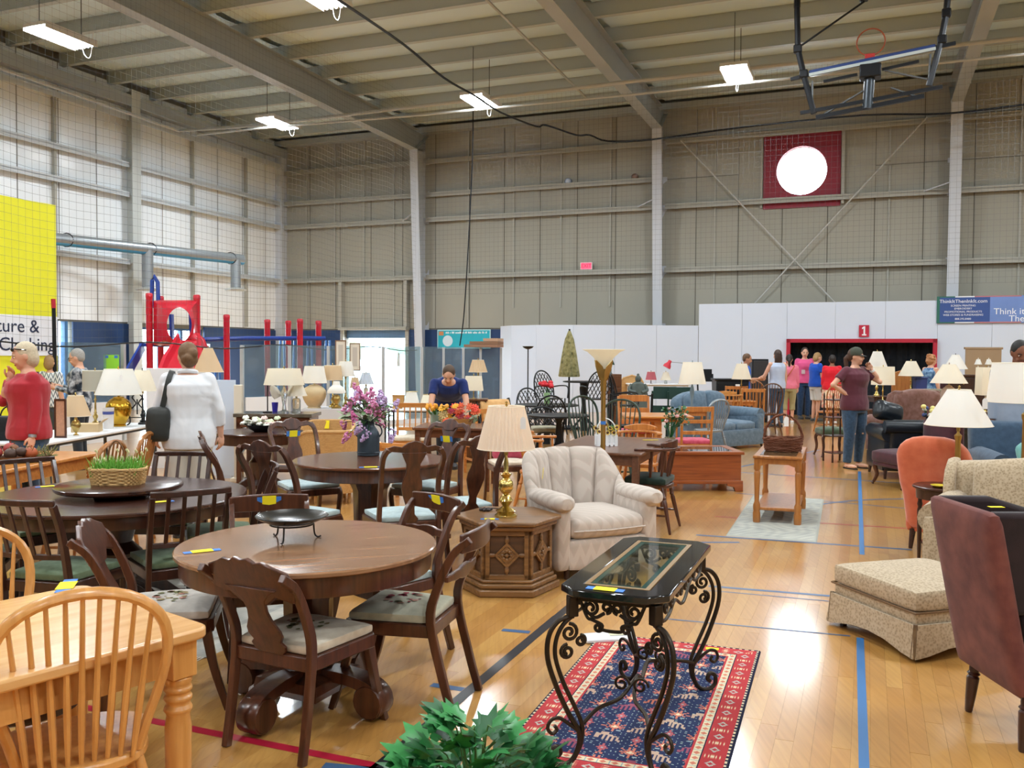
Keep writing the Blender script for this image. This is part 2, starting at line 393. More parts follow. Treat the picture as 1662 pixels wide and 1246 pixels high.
# court lines
m_lb = plain('line_black', '23262b', .35); m_lr = plain('line_red', 'a81c34', .35); m_lblue = plain('line_blue', '3f5c80', .35); m_lt = plain('tape_court', '33699e', .5)
def line(p, q, w, m, z=.0012):
    a, b = V(p), V(q); a.z = b.z = 0; d = (b - a).normalized(); n = V((-d.y, d.x, 0)) * w / 2
    MB().add([a - n + V((0, 0, z)), b - n + V((0, 0, z)), b + n + V((0, 0, z)), a + n + V((0, 0, z))], [(0, 1, 2, 3)]).build('court_line', m, floor, smooth=False)
line(G(590, 1265), G(905, 1000), .06, m_lb); line(G(905, 1000), G(1040, 888), .055, m_lb)
line(G(815, 1022), G(860, 1026), .05, m_lblue); line(G(700, 1111), G(752, 1119), .05, m_lblue); line(G(524, 1243), G(620, 1252), .06, m_lblue)
line(G(60, 1132), G(612, 1243), .05, m_lr)
line(G(1150, 951), G(1420, 973), .045, m_lblue); line(G(1150, 958), G(1420, 982), .018, m_lblue, .001); line(G(1080, 1004), G(1380, 1032), .02, m_lblue)
line(G(1130, 868), G(1480, 892), .05, m_lblue); line(G(1100, 880), G(1200, 880), .05, m_lblue)
line(G(1160, 838), G(1480, 858), .03, m_lr); line(G(1180, 765), G(1480, 785), .05, m_lblue); line(G(1195, 800), G(1470, 825), .03, m_lblue)
line(G(1403, 1260), G(1396, 1035), .04, m_lt, .0016); line(G(1399, 900), G(1395, 765), .04, m_lt, .0016)
line(G(1190, 760), G(1330, 730), .05, m_lblue)
for a in range(-40, 40, 5):
    c = bl(1.2, 9.4); r = 1.9; line(c + V((cos(radians(a * 2.2 + 60)), sin(radians(a * 2.2 + 60)), 0)) * r, c + V((cos(radians((a + 5) * 2.2 + 60)), sin(radians((a + 5) * 2.2 + 60)), 0)) * r, .045, m_lblue, .0014)

# --- back wall: core with openings, insulation panels, girts
DOOR = (Bt(560), Bt(660), 2.42); WIN = (Bt(1296), Z(277, Bp(Bt(1296)).y, 1296)); WR = .68
BH = 10.6
core = MB(); core.t(BW)
th = .25
def wallrect(b, x0, x1, z0, z1): b.box(x0, x1, 0, th, z0, z1)
wx, wz = WIN; q = 1.02
wallrect(core, TC - .3, DOOR[0], 0, BH); wallrect(core, DOOR[0], DOOR[1], DOOR[2], BH); wallrect(core, DOOR[1], wx - q, 0, BH)
wallrect(core, wx - q, wx + q, 0, wz - q); wallrect(core, wx - q, wx + q, wz + q, BH); wallrect(core, wx + q, TR, 0, BH)
wall_back = struct(core.build('wall_back', m_seam, smooth=False))
ZG = [4.16, 6.03, 6.85, 7.92]
colpx = [690, 1072, 1540]; CT = [Bt(p) for p in colpx]; bay = CT[1] - CT[0]; CT.append(CT[2] + bay)
def pillow(x0, x1, z0, z1, d=.035, y=0, nx=4, nz=3):
    b = MB(); vs = []; fs = []
    for i in range(nx + 1):
        for k in range(nz + 1):
            u, v = i / nx, k / nz; vs.append((x0 + (x1 - x0) * u, y - d * (1 - (2 * u - 1) ** 4) * (1 - (2 * v - 1) ** 6), z0 + (z1 - z0) * v))
    for i in range(nx):
        for k in range(nz): a = i * (nz + 1) + k; fs.append((a, a + nz + 1, a + nz + 2, a + 1))
    return b.add(vs, fs)
def panel_rows(frame, xs, zs, m, parent, skip=lambda a, b, c, d: False):
    for i in range(len(xs) - 1):
        for k in range(len(zs) - 1):
            if skip(xs[i], xs[i + 1], zs[k], zs[k + 1]): continue
            b = pillow(xs[i] + .012, xs[i + 1] - .012, zs[k] + .01, zs[k + 1] - .01, y=-.014)
            o = b.build('insulation_panel', m, parent, ang=60); o.matrix_world = frame
xs = [TC + .05 + i * 1.22 for i in range(int((TR - TC) / 1.22) + 1)]
def sk(a, b, c, d): return (b > DOOR[0] - .1 and a < DOOR[1] + .1 and c < DOOR[2]) or (b > wx - 1.05 and a < wx + 1.05 and d > wz - .7 and c < wz + 1.0)
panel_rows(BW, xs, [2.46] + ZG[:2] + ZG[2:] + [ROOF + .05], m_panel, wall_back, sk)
for a, b in ((TC, DOOR[0]), (DOOR[1], Bt(815) + .5)):
    nb = MB(); nb.t(BW).box(a, b, -.05, 0, 0, 2.42); nb.build('wainscot', m_navy, wall_back, smooth=False)
# panels left around the round window are filled by the red frame and strips
fl = MB(); fl.t(BW)
xa = max(x for x in xs if x <= wx - 1.05); xb = min(x for x in xs if x >= wx + 1.05)
fl.box(xa, wx - q, -.02, 0, ZG[1], ROOF); fl.box(wx + q, xb, -.02, 0, ZG[1], ROOF); fl.box(wx - q, wx + q, -.02, 0, wz + q, ROOF); fl.box(wx - q, wx + q, -.02, 0, ZG[1], wz - q)
fl.build('insulation_panel', m_panel, wall_back, smooth=False)
fl = MB(); fl.t(BW); xa = max(x for x in xs if x <= DOOR[0] - .1); xb = min(x for x in xs if x >= DOOR[1] + .1)
def girt(frame, a, b, z, parent, m=m_girt, dep=.22):
    g = MB(); g.t(frame).box(a, b, -dep, -.0, z - .012, z + .012); g.box(a, b, -dep, -dep + .015, z - .09, z + .06); o = g.build('girt', m, parent, smooth=False); return o
segs = [TC] + CT
for i in range(len(segs) - 1):
    for k, z in enumerate(ZG):
        if k == 2 and i >= 2: continue
        zz = {0: z, 1: z, 2: z, 3: z}[k]
        girt(BW, segs[i] + .12, segs[i + 1] - .12, zz, wall_back)
for i in range(len(segs) - 1):          # seam straps between girts
    for j in range(1, 6):
        x = segs[i] + (segs[i + 1] - segs[i]) * j / 5.0
        if j == 5 or (abs(x - wx) < 1.2): continue
        s_ = MB(); s_.t(BW)
        for z0, z1 in ((2.5 if x < Bt(830) else 3.1, 4.1), (4.2, 5.95), (6.1, 6.8), (6.95, 7.85), (8.0, ROOF)): s_.box(x - .025, x + .025, -.075, -.03, z0, z1)
        s_.build('strap', m_girt, wall_back, smooth=False)
# overhead door header and its frame
h = MB(); h.t(BW); h.box(DOOR[0] - .1, DOOR[1] + .12, -.3, 0, 2.42, 2.52); h.box(DOOR[0] - .12, DOOR[0], -.24, 0, 2.52, ZG[0] - .1); h.box(DOOR[1], DOOR[1] + .12, -.24, 0, 2.52, ZG[0] - .1)
h.box(DOOR[0] - .12, DOOR[0], -.12, .25, 0, 2.42); h.box(DOOR[1], DOOR[1] + .12, -.12, .25, 0, 2.42)
struct(h.build('trim_1', m_girt, smooth=False))
d1 = MB(); d1.t(BW); d1.box(DOOR[0], DOOR[1], .1, .14, 2.15, 2.42); struct(d1.build('door_1', plain('dock_blue', '5c84b5', .5), smooth=False))
# round window in a red square
w = MB(); w.t(BW); N = 40; z0 = -.06; vs = []; fs = []
for i in range(N):
    a = 2 * pi * i / N + pi / 4; c_, s_ = cos(a), sin(a); k = 1.04 / max(abs(c_), abs(s_))
    for y in (z0, .2): vs += [(wx + k * c_, y, wz + k * s_), (wx + WR * c_, y, wz + WR * s_)]
for i in range(N):
    j = (i + 1) % N; a = 4 * i; b = 4 * j
    fs += [(a, a + 1, b + 1, b), (a + 1, a + 3, b + 3, b + 1), (a + 3, a + 2, b + 2, b + 3), (a + 2, a, b, b + 2)]
win = struct(w.add(vs, fs).build('window_1', plain('window_red', '8c2335', .6, var=.1, sc=5), smooth=False))
g = MB(); g.t(BW); g.tube([(wx + (WR + .01) * cos(2 * pi * i / 40), .1, wz + (WR + .01) * sin(2 * pi * i / 40)) for i in range(40)], .025, 6, closed=True); g.build('window_rim', m_girt, win)
g = MB(); g.t(BW); g.add([(wx + WR * cos(2 * pi * i / 40), .12, wz + WR * sin(2 * pi * i / 40)) for i in range(40)], [tuple(range(40))]); g.build('pane', glass_mat('pane', 'f4fbff', .0), win, smooth=False)
g = MB(); g.t(BW); g.box(wx + 1.06, wx + 1.14, -.16, 0, wz - 1, wz + 1.05); g.box(wx - 1.12, wx - 1.06, -.1, 0, wz - 1, wz + 1.0); g.build('side_flashing', m_girt, win, smooth=False)

# --- left wall
LH = 10.6; WINL = [(-10.0, -9.35, 1.0, 2.38), (-9.2, -8.95, .9, 2.38), (-6.95, -4.2, .0, 2.3)]
def sL(px):                                # distance from the corner along the left wall (negative = nearer)
    x = (px - 831) / F; return -(CORNER.x - x * CORNER.y) / (E1.x - x * E1.y)
a1, a2, b1, b2 = sL(93), sL(117), sL(228), sL(330)
lc = MB(); lc.t(LW)
def lrect(y0, y1, z0, z1): lc.box(-th, 0, y0, y1, z0, z1)
lrect(-LL, a1, 0, LH); lrect(a1, a2, 0, .4); lrect(a1, a2, 2.42, LH); lrect(a2, b1, 0, LH); lrect(b1, b2, 2.35, LH); lrect(b2, .3, 0, LH)
wall_left = struct(lc.build('wall_left', m_seam, smooth=False))
RL = LW @ M.Rotation(pi / 2, 4, 'Z')        # x runs into depth (same as +y), -y runs into hall
ysl = [-LL + i * 1.22 for i in range(int(LL / 1.22) + 1)] + [-.02]
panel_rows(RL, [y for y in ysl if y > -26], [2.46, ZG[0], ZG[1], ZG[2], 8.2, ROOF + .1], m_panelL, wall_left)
for a, b in ((-26, a1), (a2, b1), (b2, 0)):
    nb = MB(); nb.t(LW).box(0, .05, a, b, 0, 2.42); nb.build('wainscot', m_navy, wall_left, smooth=False)
cl = [sL(208), sL(208) - 7.6, sL(208) - 15.2]
for z in (ZG[0], ZG[1], ZG[2], 8.15):
    for a, b in ((cl[0] + .15, -.15), (cl[1] + .15, cl[0] - .15), (cl[2] + .15, cl[1] - .15)): girt(RL, a, b, z, wall_left, plain('girt_left', 'c6ccd0', .5), .26)
for y in [cl[0] + 2.55, cl[0] + 5.1, cl[0] - 2.5, cl[0] - 5, cl[1] - 2.5, cl[1] - 5]:
    s_ = MB(); s_.t(LW)
    for z0, z1 in ((2.5, 4.1), (4.2, 5.95), (6.1, 6.75), (6.95, 8.1)): s_.box(.03, .14, y - .035, y + .035, z0, z1)
    s_.build('strap', m_girt, wall_left, smooth=False)
for z in (8.15,):
    s_ = MB(); s_.t(LW).box(0, .35, -26, 0, 8.45, 8.75); s_.build('eave_strut', m_raft, wall_left, smooth=False)
# window mullions on the left wall
wm = MB(); wm.t(LW); 
for y in (a1 + (a2 - a1) * .62,): wm.box(-.15, .0, y - .05, y + .05, .4, 2.42)
wm.box(-.15, -.1, a1, a2, .4, .46); wl1 = struct(wm.build('window_2', plain('frame_blue', '3b6ea0', .5), smooth=False))
g = MB(); g.t(LW); g.add([(-.12, a1, .4), (-.12, a2, .4), (-.12, a2, 2.42), (-.12, a1, 2.42)], [(0, 1, 2, 3)]); g.build('pane', glass_mat('pane2', 'e8f6ff', .0), wl1, smooth=False)
wm = MB(); wm.t(LW)
for k in (.0, .33, .66, 1): y = b1 + (b2 - b1) * k; wm.box(-.18, -.06, y - .05, y + .05, 0, 2.35)
wm.box(-.18, -.06, b1, b2, 2.29, 2.35); wm.box(-.18, -.06, b1, b2, 1.0, 1.05); wl2 = struct(wm.build('window_3', plain('frame_blue2', '2c5c92', .5), smooth=False))
g = MB(); g.t(LW); g.add([(-.12, b1, 0), (-.12, b2, 0), (-.12, b2, 2.35), (-.12, b1, 2.35)], [(0, 1, 2, 3)]); g.build('pane', MT['pane2'], wl2, smooth=False)

# --- unseen walls close the hall (plain)
rw = MB(); rw.t(BW); rw.box(TR, TR + .2, -LL, .2, 0, 11); struct(rw.build('wall_right', m_panel, smooth=False))
fw = MB(); fw.t(BW); fw.box(TC - .3, TR, -LL - .2, -LL, 0, 11); struct(fw.build('wall_front', m_panel, smooth=False))

# --- roof: deck, blankets between purlins, purlins, rafters, columns
rb = MB(); rb.t(BW); z1 = roofz(LL); rb.add([(TC - .3, 0.3, ROOF + .25), (TR, .3, ROOF + .25), (TR, -LL, z1 + .25), (TC - .3, -LL, z1 + .25), (TC - .3, .3, ROOF + .35), (TR, .3, ROOF + .35), (TR, -LL, z1 + .35), (TC - .3, -LL, z1 + .35)],
       [(0, 1, 2, 3), (7, 6, 5, 4), (0, 4, 5, 1), (1, 5, 6, 2), (2, 6, 7, 3), (3, 7, 4, 0)])
ceiling = struct(rb.build('ceiling', m_roofp, smooth=False))
pur = [.15] + [1.55 * i for i in range(1, 29)]
for i in range(len(pur) - 1):
    s0, s1 = pur[i], pur[i + 1]
    for a, b in zip(segs[:-1], segs[1:]):
        o = MB(); vs = []; fs = []; nx, ny = 6, 3
        for u in range(nx + 1):
            for v in range(ny + 1):
                x = a + .1 + (b - a - .2) * u / nx; s_ = s0 + .06 + (s1 - s0 - .12) * v / ny
                vs.append((x, -s_, roofz(s_) + .16 - .06 * (1 - (2 * v / ny - 1) ** 2)))
        for u in range(nx):
            for v in range(ny): k = u * (ny + 1) + v; fs.append((k, k + ny + 1, k + ny + 2, k + 1))
        if s0 < 30: ob = o.t(BW).add(vs, fs).build('roof_blanket', m_roofp, ceiling, ang=60)
        if i and s0 < 30:
            p = MB(); p.t(BW); p.box(a, b, -s0 - .04, -s0 + .04, roofz(s0) - .14, roofz(s0) + .2); p.box(a, b, -s0 - .04, -s0 + .1, roofz(s0) - .15, roofz(s0) - .13); p.build('purlin', plain('purlin', 'b2bcbe', .5), ceiling, smooth=False)
sg = MB(); sg.t(BW).box(TC, TR, -.35, 0, ROOF - .12, ROOF + .06); sg.build('eave_strut', m_raft, ceiling, smooth=False)
HB = 8.18
for i, x in enumerate(CT):
    c = MB(); c.t(BW)
    # tapered rigid-frame column: outer flange on the wall, inner flange leaning in
    for y0a, y0b, y1a, y1b, w_ in ((-.35, -.37, -.85, -.87, .28), (-.02, 0, -.02, 0, .28)):
        c.add([(x - w_ / 2, y0a, 0), (x + w_ / 2, y0a, 0), (x + w_ / 2, y0b - .0, 0), (x - w_ / 2, y0b, 0), (x - w_ / 2, y1a, HB), (x + w_ / 2, y1a, HB), (x + w_ / 2, y1b, HB), (x - w_ / 2, y1b, HB)],
              [(0, 1, 2, 3), (7, 6, 5, 4), (0, 4, 5, 1), (1, 5, 6, 2), (2, 6, 7, 3), (3, 7, 4, 0)])
    c.add([(x - .012, 0, 0), (x - .012, -.36, 0), (x - .012, -.86, HB), (x - .012, 0, HB + .6), (x + .012, 0, 0), (x + .012, -.36, 0), (x + .012, -.86, HB), (x + .012, 0, HB + .6)], [(0, 1, 2, 3), (7, 6, 5, 4), (0, 4, 5, 1), (1, 5, 6, 2), (2, 6, 7, 3)])
    struct(c.build('column', m_col, smooth=False))
    r = MB(); r.t(BW)
    L0, L1 = .0, 30.
    def zt(s): return roofz(s) - .16
    def zb(s): return HB + .012 * s
    r.add([(x - .012, -.02, HB + .1), (x - .012, -.86, HB), (x - .012, -L1, zb(L1)), (x - .012, -L1, zt(L1)), (x - .012, -.02, zt(0)), (x + .012, -.02, HB + .1), (x + .012, -.86, HB), (x + .012, -L1, zb(L1)), (x + .012, -L1, zt(L1)), (x + .012, -.02, zt(0))],
          [(0, 1, 2, 3, 4), (9, 8, 7, 6, 5), (0, 5, 6, 1), (1, 6, 7, 2), (2, 7, 8, 3), (3, 8, 9, 4)])
    for f0, f1 in ((HB, zb(L1)), (zt(.8), zt(L1))):
        r.add([(x - .15, -.8, f0), (x + .15, -.8, f0), (x + .15, -L1, f1), (x - .15, -L1, f1), (x - .15, -.8, f0 + .025), (x + .15, -.8, f0 + .025), (x + .15, -L1, f1 + .025), (x - .15, -L1, f1 + .025)],
              [(3, 2, 1, 0), (4, 5, 6, 7), (0, 1, 5, 4), (1, 2, 6, 5), (2, 3, 7, 6), (3, 0, 4, 7)])
    r.add([(x - .15, -.02, HB + .62), (x + .15, -.02, HB + .62), (x + .15, -.87, HB + .0), (x - .15, -.87, HB), ], [(0, 1, 2, 3)])
    struct(r.build('rafter_beam', m_raft, smooth=False))
for x, y in ((.02, -.12), ):
    c = MB(); c.t(LW); c.box(.0, .32, -.34, -.02, 0, 8.7); struct(c.build('column', m_col, smooth=False))
for y in cl[:2]:
    c = MB(); c.t(LW); c.box(0, .36, y - .015, y + .015, 0, 8.9); c.box(.34, .37, y - .16, y + .16, 0, 8.9); struct(c.build('column', plain('column_left', 'c3c8c6', .45), smooth=False))
# knee braces flange to girt
kb = MB(); kb.t(BW)
for x in CT[:3]:
    for z in (6.03,): kb.beam((x - .12, -.72, z + .12), (x - .75, -.16, z), .05, .03)
struct(kb.build('trim_2', m_col, smooth=False))
# X bracing of the right bay
for (p, q_) in (((1105, 228), (1358, 494)), ((1505, 190), (1225, 492))):
    b = MB()
    def onw(px, py): t = Bt(px, DB - .3); y = Bp(t, 0, 0, DB - .3).y; return D(px, py, y)
    b.tube([onw(*p), onw(*q_)], .022, 6); struct(b.build('brace_rod', plain('rod_grey', 'bdbdb8', .4), smooth=True))

# --- fixtures
m_em = plain('tube_glow', 'ffffff', .5, emit='f6f8ff', es=40); m_fx = plain('fixture_white', 'dcdcd8', .4)
fe2 = [-15., -9., -2.8, 3.6, 9.8]; fe1 = [20.6, 13.5, 6.2, -1, -8.2]
LB = plain('bulb', 'ffffff')
first = None; WH = ['closest to the corner of the walls', 'hanging over the middle of the back bays', 'beside the folded basketball goal', '', '']
for i, a in enumerate(fe2):
    for k, c in enumerate(fe1):
        p = bl(a, c, 7.85)
        L = bpy.data.lights.new('high_bay_light', 'AREA'); L.shape = 'RECTANGLE'; L.size = 1.15; L.size_y = .5; L.energy = LAMP_W; L.color = (.87, .955, 1.0)
        ok = p.y > 9 and abs(p.x / p.y) < .62 and (p.z - CH) / p.y < .42
        lo = bpy.data.objects.new('fixture_lamp', L); COL.objects.link(lo); lo.location = (p.x, p.y, 7.80); lo.rotation_euler = (0, 0, YAW + pi / 2); lo['kind'] = 'helper'
        lb_ = {(0, 1): 'high bay light nearest the side wall, over the yellow banner', (1, 1): 'high bay light cut by the top of the frame', (0, 0): 'high bay light near the corner where the two walls meet', (1, 0): 'high bay light just below the swagging black cable', (2, 0): 'high bay light between the rafter and the basketball goal'}.get((i, k), 'high bay light outside the frame, farther along the hall')
        t = thing('ceiling_light', lb_, 'ceiling light', p, YAW + pi / 2, 'high bay lights under the roof')
        b = MB(); b.box(-.62, .62, -.3, .3, .03, .1); b.box(-.62, .62, -.31, -.29, -.03, .03); b.box(-.62, .62, .29, .31, -.03, .03); b.build('housing', m_fx, t, smooth=False)
        for q in range(-2, 3): MB().tube([(-.58, q * .1, -.005), (.58, q * .1, -.005)], .024, 8).build('fluorescent_tube', m_em, t)
        for sx in (-.5, .5): MB().tube([(sx, 0, .1), (sx, 0, roofz(8) - 7.9)], .008, 5).build('hanger', m_dark, t)
        b = MB(); b.tube(cr([(.6, .1, .05), (.7, .12, -.12), (.82, .1, -.1), (.85, .05, .4)], 5), .008, 5); b.build('cord', m_fx, t)
# ---------------------------------------------------------------- woods and cloths
w_dark = wood('wood_dark', '2a1510', '43241a', .3, 'Z'); w_darkx = wood('wood_darkx', '2c1611', '48281c', .25, 'X')
w_mah = wood('wood_mahogany', '381b10', '5c3320', .3, 'Z'); w_mahx = wood('wood_mahx', '492616', '704229', .22, 'X')
w_wal = wood('wood_walnut', '4a2a17', '6e4526', .3, 'Z'); w_walx = wood('wood_walx', '7c583f', '9c7454', .2, 'X', .8)
w_oak = wood('wood_oak', 'bf8444', 'd69c58', .3, 'Z'); w_oakx = wood('wood_oakx', 'c48f56', 'dbab70', .22, 'X', .7)
w_hon = wood('wood_honey', 'a8642a', 'c98443', .35, 'Z'); w_honx = wood('wood_honx', 'b5702f', 'd2904c', .3, 'X')
w_chr = wood('wood_cherry', '7c3d1c', '9c5428', .3, 'X'); w_com = wood('wood_commode', '5f3f22', '8a6238', .4, 'X', 1.2)
w_brn = wood('wood_brown', '5a3827', '74503c', .3, 'Y'); w_end = wood('wood_endtable', '8e5526', 'b0743a', .3, 'Z')
w_tan = wood('wicker_tan', 'a97c46', 'c89d62', .6, 'X', 3); 
c_green = fabric('pad_green', '5d6f52', '74866a', 25); c_blue = fabric('pad_blue', '9db0b4', 'b9cacb', 20); c_cream = fabric('pad_cream', 'c3b5a0', 'd8ccb8', 20)
c_pink = fabric('pad_pink', 'b2405a', 'c85a72', 20); c_dkgreen = fabric('pad_darkgreen', '17241f', '25362e', 20)
iron = plain('wrought_iron', '3a3129', .42, metal=.75, var=.2, sc=25); blackm = plain('black_metal', '1c1e22', .4, metal=.4); brass = plain('brass', 'd9bd72', .18, metal=1); brassd = plain('brass_dull', 'b59c60', .32, metal=1)
gold = plain('gold_leaf', 'd0a23a', .22, metal=1); steel = plain('steel', 'b9bdc2', .3, metal=.8)

def legturn(b, p, h, r=.03, style='taper', dx=0, dy=0, r1=None):
    x, y, z = p
    if style == 'taper': b.tube([(x + dx, y + dy, 0), (x, y, h)], [r1 or r * .6, r], 8)
    elif style == 'turn':
        pr = [(.5, 0), (.62, .04), (.8, .3), (.95, .6), (1., .7), (.7, .74), (1.05, .78), (.75, .82), (.8, .9), (.62, 1)]
        b.tube([(x + dx * (1 - q), y + dy * (1 - q), h * q) for _, q in pr], [r * k for k, _ in pr], 10)
    elif style == 'cab':
        b.tube(cr([(x + dx * 1.2, y + dy * 1.2, .012), (x + dx * .55, y + dy * .55, h * .22), (x + dx * .1, y + dy * .1, h * .5), (x + dx * .6, y + dy * .6, h * .85), (x, y, h)], 4), [r * .8] + [r * (.5 + .55 * (i / 16)) for i in range(16)], 8)
def seatpoly(w0, w1, d, r=.03): return [(-w0 / 2, -d / 2), (w0 / 2, -d / 2), (w1 / 2, d / 2 - r), (w1 / 2 - r, d / 2), (-w1 / 2 + r, d / 2), (-w1 / 2, d / 2 - r)]
def pad(b, w0, w1, d, z, t=.045, puff=.02):
    n = 8; T0 = b.T
    def fn(p):
        k = (p.y / d + .5); return (p.x * (w0 + (w1 - w0) * k), p.y, p.z)
    b.rbox((0, 0, z), (1, d, t), .02, 6, (0, 0, puff), fn)
def flower_print(parent, z, cols, n=26, r=.1, seed=1, c=(0, 0)):
    rr = random.Random(seed); b = MB()
    for i in range(n):
        a = rr.uniform(0, 2 * pi); q = r * sqrt(rr.random()); s = rr.uniform(.008, .02); x, y = c[0] + q * cos(a), c[1] + q * sin(a) * .8; k = rr.randrange(len(cols))
        b.m(k); b.add([(x + s * cos(j * pi / 3 + a) * (1 if j % 2 else .6), y + s * sin(j * pi / 3 + a), z) for j in range(6)], [(0, 1, 2, 3, 4, 5)])
    b.build('needlepoint_bouquet', [plain('np_' + q, q, .95) for q in cols], parent, smooth=False)

def side_chair(label, loc, f, style='slat', H=.86, sh=.43, w=.44, d=.42, m=None, mp=None, ptag=None, floral=None, group=None, sc=1., name='side_chair', arms=False, rad=.019):
    m = m or w_dark; mp = mp or c_green
    t = thing(name, label, 'chair', loc, face(*f), group, sc); hw = w / 2; hd = d / 2
    lean = .16 if style != 'slat' else .12
    # seat frame and pad
    b = MB(); b.prism(seatpoly(w * .86, w, d), sh - .075, sh - .015); b.build('seat_frame', m, t, bev=.006)
    b = MB(); pad(b, w * .8, w * .94, d * .92, sh + .005); o = b.build('seat', mp, t)
    if floral: flower_print(o, sh + .034 + .012, floral, seed=len(label))
    bx = w * .43
    for s in (-1, 1):
        b = MB()
        if style in ('splat', 'klismos'): pts = cr([(s * bx, -hd - (.05 if style == 'splat' else .1), 0), (s * bx, -hd - (.02 if style == 'splat' else .05), sh * .4), (s * bx, -hd + .01, sh), (s * bx * 1.02, -hd - .02, sh + (H - sh) * .35), (s * bx * 1.04, -hd - lean * .6, sh + (H - sh) * .75), (s * bx * 1.05, -hd - lean * 1.1, H - .03)], 4)
        elif style == 'queen': pts = cr([(s * bx, -hd - .08, 0), (s * bx, -hd - .02, sh * .5), (s * bx, -hd, sh), (s * bx * .96, -hd - .03, sh + (H - sh) * .5), (s * bx * 1.0, -hd - lean * .8, H - .1), (s * bx * .86, -hd - lean, H - .03)], 4)
        else: pts = cr([(s * bx, -hd - .06, 0), (s * bx, -hd, sh * .6), (s * bx, -hd - .01, sh), (s * bx, -hd - lean * .5, sh + (H - sh) * .6), (s * bx, -hd - lean, H - .01)], 3)
        b.rib(pts, rad * 1.5, [rad * 2.1 - .012 * abs(i / (len(pts) - 1) - .45) for i in range(len(pts))], up=(0, 1, 0)); b.build('back_post', m, t, bev=.004)
        b = MB()
        if style == 'slat': legturn(b, (s * (hw - .025), hd - .03, 0), sh - .02, .02, 'taper', r1=.016)
        elif style == 'queen': legturn(b, (s * (hw - .03), hd - .035, 0), sh - .02, .028, 'cab', s * .02, .03)
        else: b.rib(cr([(s * (hw - .01), hd + .06, 0), (s * (hw - .02), hd + .0, sh * .45), (s * (hw - .03), hd - .04, sh - .03)], 4), .03, [.028, .03, .032, .034, .036, .04, .042, .044, .046], up=(0, 1, 0))
        b.build('leg', m, t, bev=.003)
    # back
    yb = lambda z: -hd - lean * max(0, (z - sh) / (H - sh)) ** 1.2
    b = MB()
    if style == 'slat':
        arc = lambda z, k=.03: [(x * bx * 1.06, yb(z) - k * (1 - x * x), z) for x in [i / 4 - 1 for i in range(9)]]
        b.rib(arc(H), .022, .035); b.build('top_rail', m, t, bev=.006)
        b = MB(); b.rib(arc(sh + .13), .018, .03); b.build('bottom_rail', m, t, bev=.004)
        for i in (-.6, -.2, .2, .6):
            b = MB(); b.rib([(i * bx, yb(sh + .13) - .03 * (1 - i * i), sh + .13), (i * bx, yb(H) - .03 * (1 - i * i), H)], .022, .012, up=(0, 1, 0)); b.build('back_slat', m, t, bev=.002)
    elif style == 'klismos':
        arc = lambda z, k=.035: [(x * bx * 1.1, yb(z) - k * (1 - x * x), z) for x in [i / 5 - 1 for i in range(11)]]
        b.rib(arc(H - .05), .02, [.085 + .012 * (1 - (i / 5 - 1) ** 2) for i in range(11)]); b.build('top_rail', m, t, bev=.006)
        b = MB(); P = arc(sh + .2, .02); b.rib(P, .02, [.028, .032, .045, .04, .06, .066, .06, .04, .045, .032, .028]); b.build('carved_rail', m, t, bev=.005)
    else:
        zt = H
        if style == 'splat':
            b.plate([(x * bx * 1.09, z) for x, z in [(-1, H - .1), (-.92, H - .02), (-.6, H + .005), (-.45, H + .02), (-.3, H + .012), (-.15, H + .03), (0, H + .022), (.15, H + .03), (.3, H + .012), (.45, H + .02), (.6, H + .005), (.92, H - .02), (1, H - .1), (.9, H - .15), (.55, H - .13), (.3, H - .17), (-.3, H - .17), (-.55, H - .13), (-.9, H - .15)]], -.012, .012, .35, lean / (H - sh), sh)
            for v in range(1): b.t(M.Translation((0, -hd, 0)))
            vs = [(v[0], v[1] - hd, v[2]) for v in b.v]; b.v = vs; b.t(None); b.build('crest_rail', m, t, bev=.006)
            prof = [(.06, 0), (.08, .05), (.088, .12), (.07, .17), (.088, .25), (.085, .33), (.06, .46), (.05, .58), (.058, .72), (.09, .82), (.13, .88)]
        else:
            pts = [(-1.0, H - .09), (-.9, H - .03), (-.65, H - .008), (-.4, H - .018), (-.22, H + .012), (0, H + .025), (.22, H + .012), (.4, H - .018), (.65, H - .008), (.9, H - .03), (1.0, H - .09), (.9, H - .085), (.7, H - .05), (.3, H - .06), (.22, H - .085), (-.22, H - .085), (-.3, H - .06), (-.7, H - .05), (-.9, H - .085)]
            b.plate([(x * bx * 1.04, z) for x, z in pts], -.012, .012, .3, lean / (H - sh), sh); b.v = [(v[0], v[1] - hd, v[2]) for v in b.v]; b.build('crest_rail', m, t, bev=.005)
            prof = [(.05, 0), (.065, .05), (.035, .12), (.03, .22), (.055, .36), (.075, .5), (.07, .6), (.048, .72), (.05, .84), (.075, .94), (.09, 1.0)]
        z0, z1 = sh - .02, H - .06
        poly = [(x, z0 + (z1 - z0) * q) for x, q in prof] + [(-x, z0 + (z1 - z0) * q) for x, q in prof[::-1]]
        b = MB(); b.plate(poly, -.008, .008, 0, lean / (H - sh), sh); b.v = [(v[0], v[1] - hd - .005, v[2]) for v in b.v]; b.build('splat', m, t, bev=.003)
    if ptag is not None:
        px_, pz_, front = ptag; bow = .035 if style in ('slat', 'klismos') else 0
        price(t, (px_, yb(pz_) - bow + (.016 if front else -.018) - (.0 if style in ('slat', 'klismos') else .004), pz_), 0, (-pi / 2 - .2 * front) if front else (pi / 2 - .2), w=.075, h=.06)
    return t

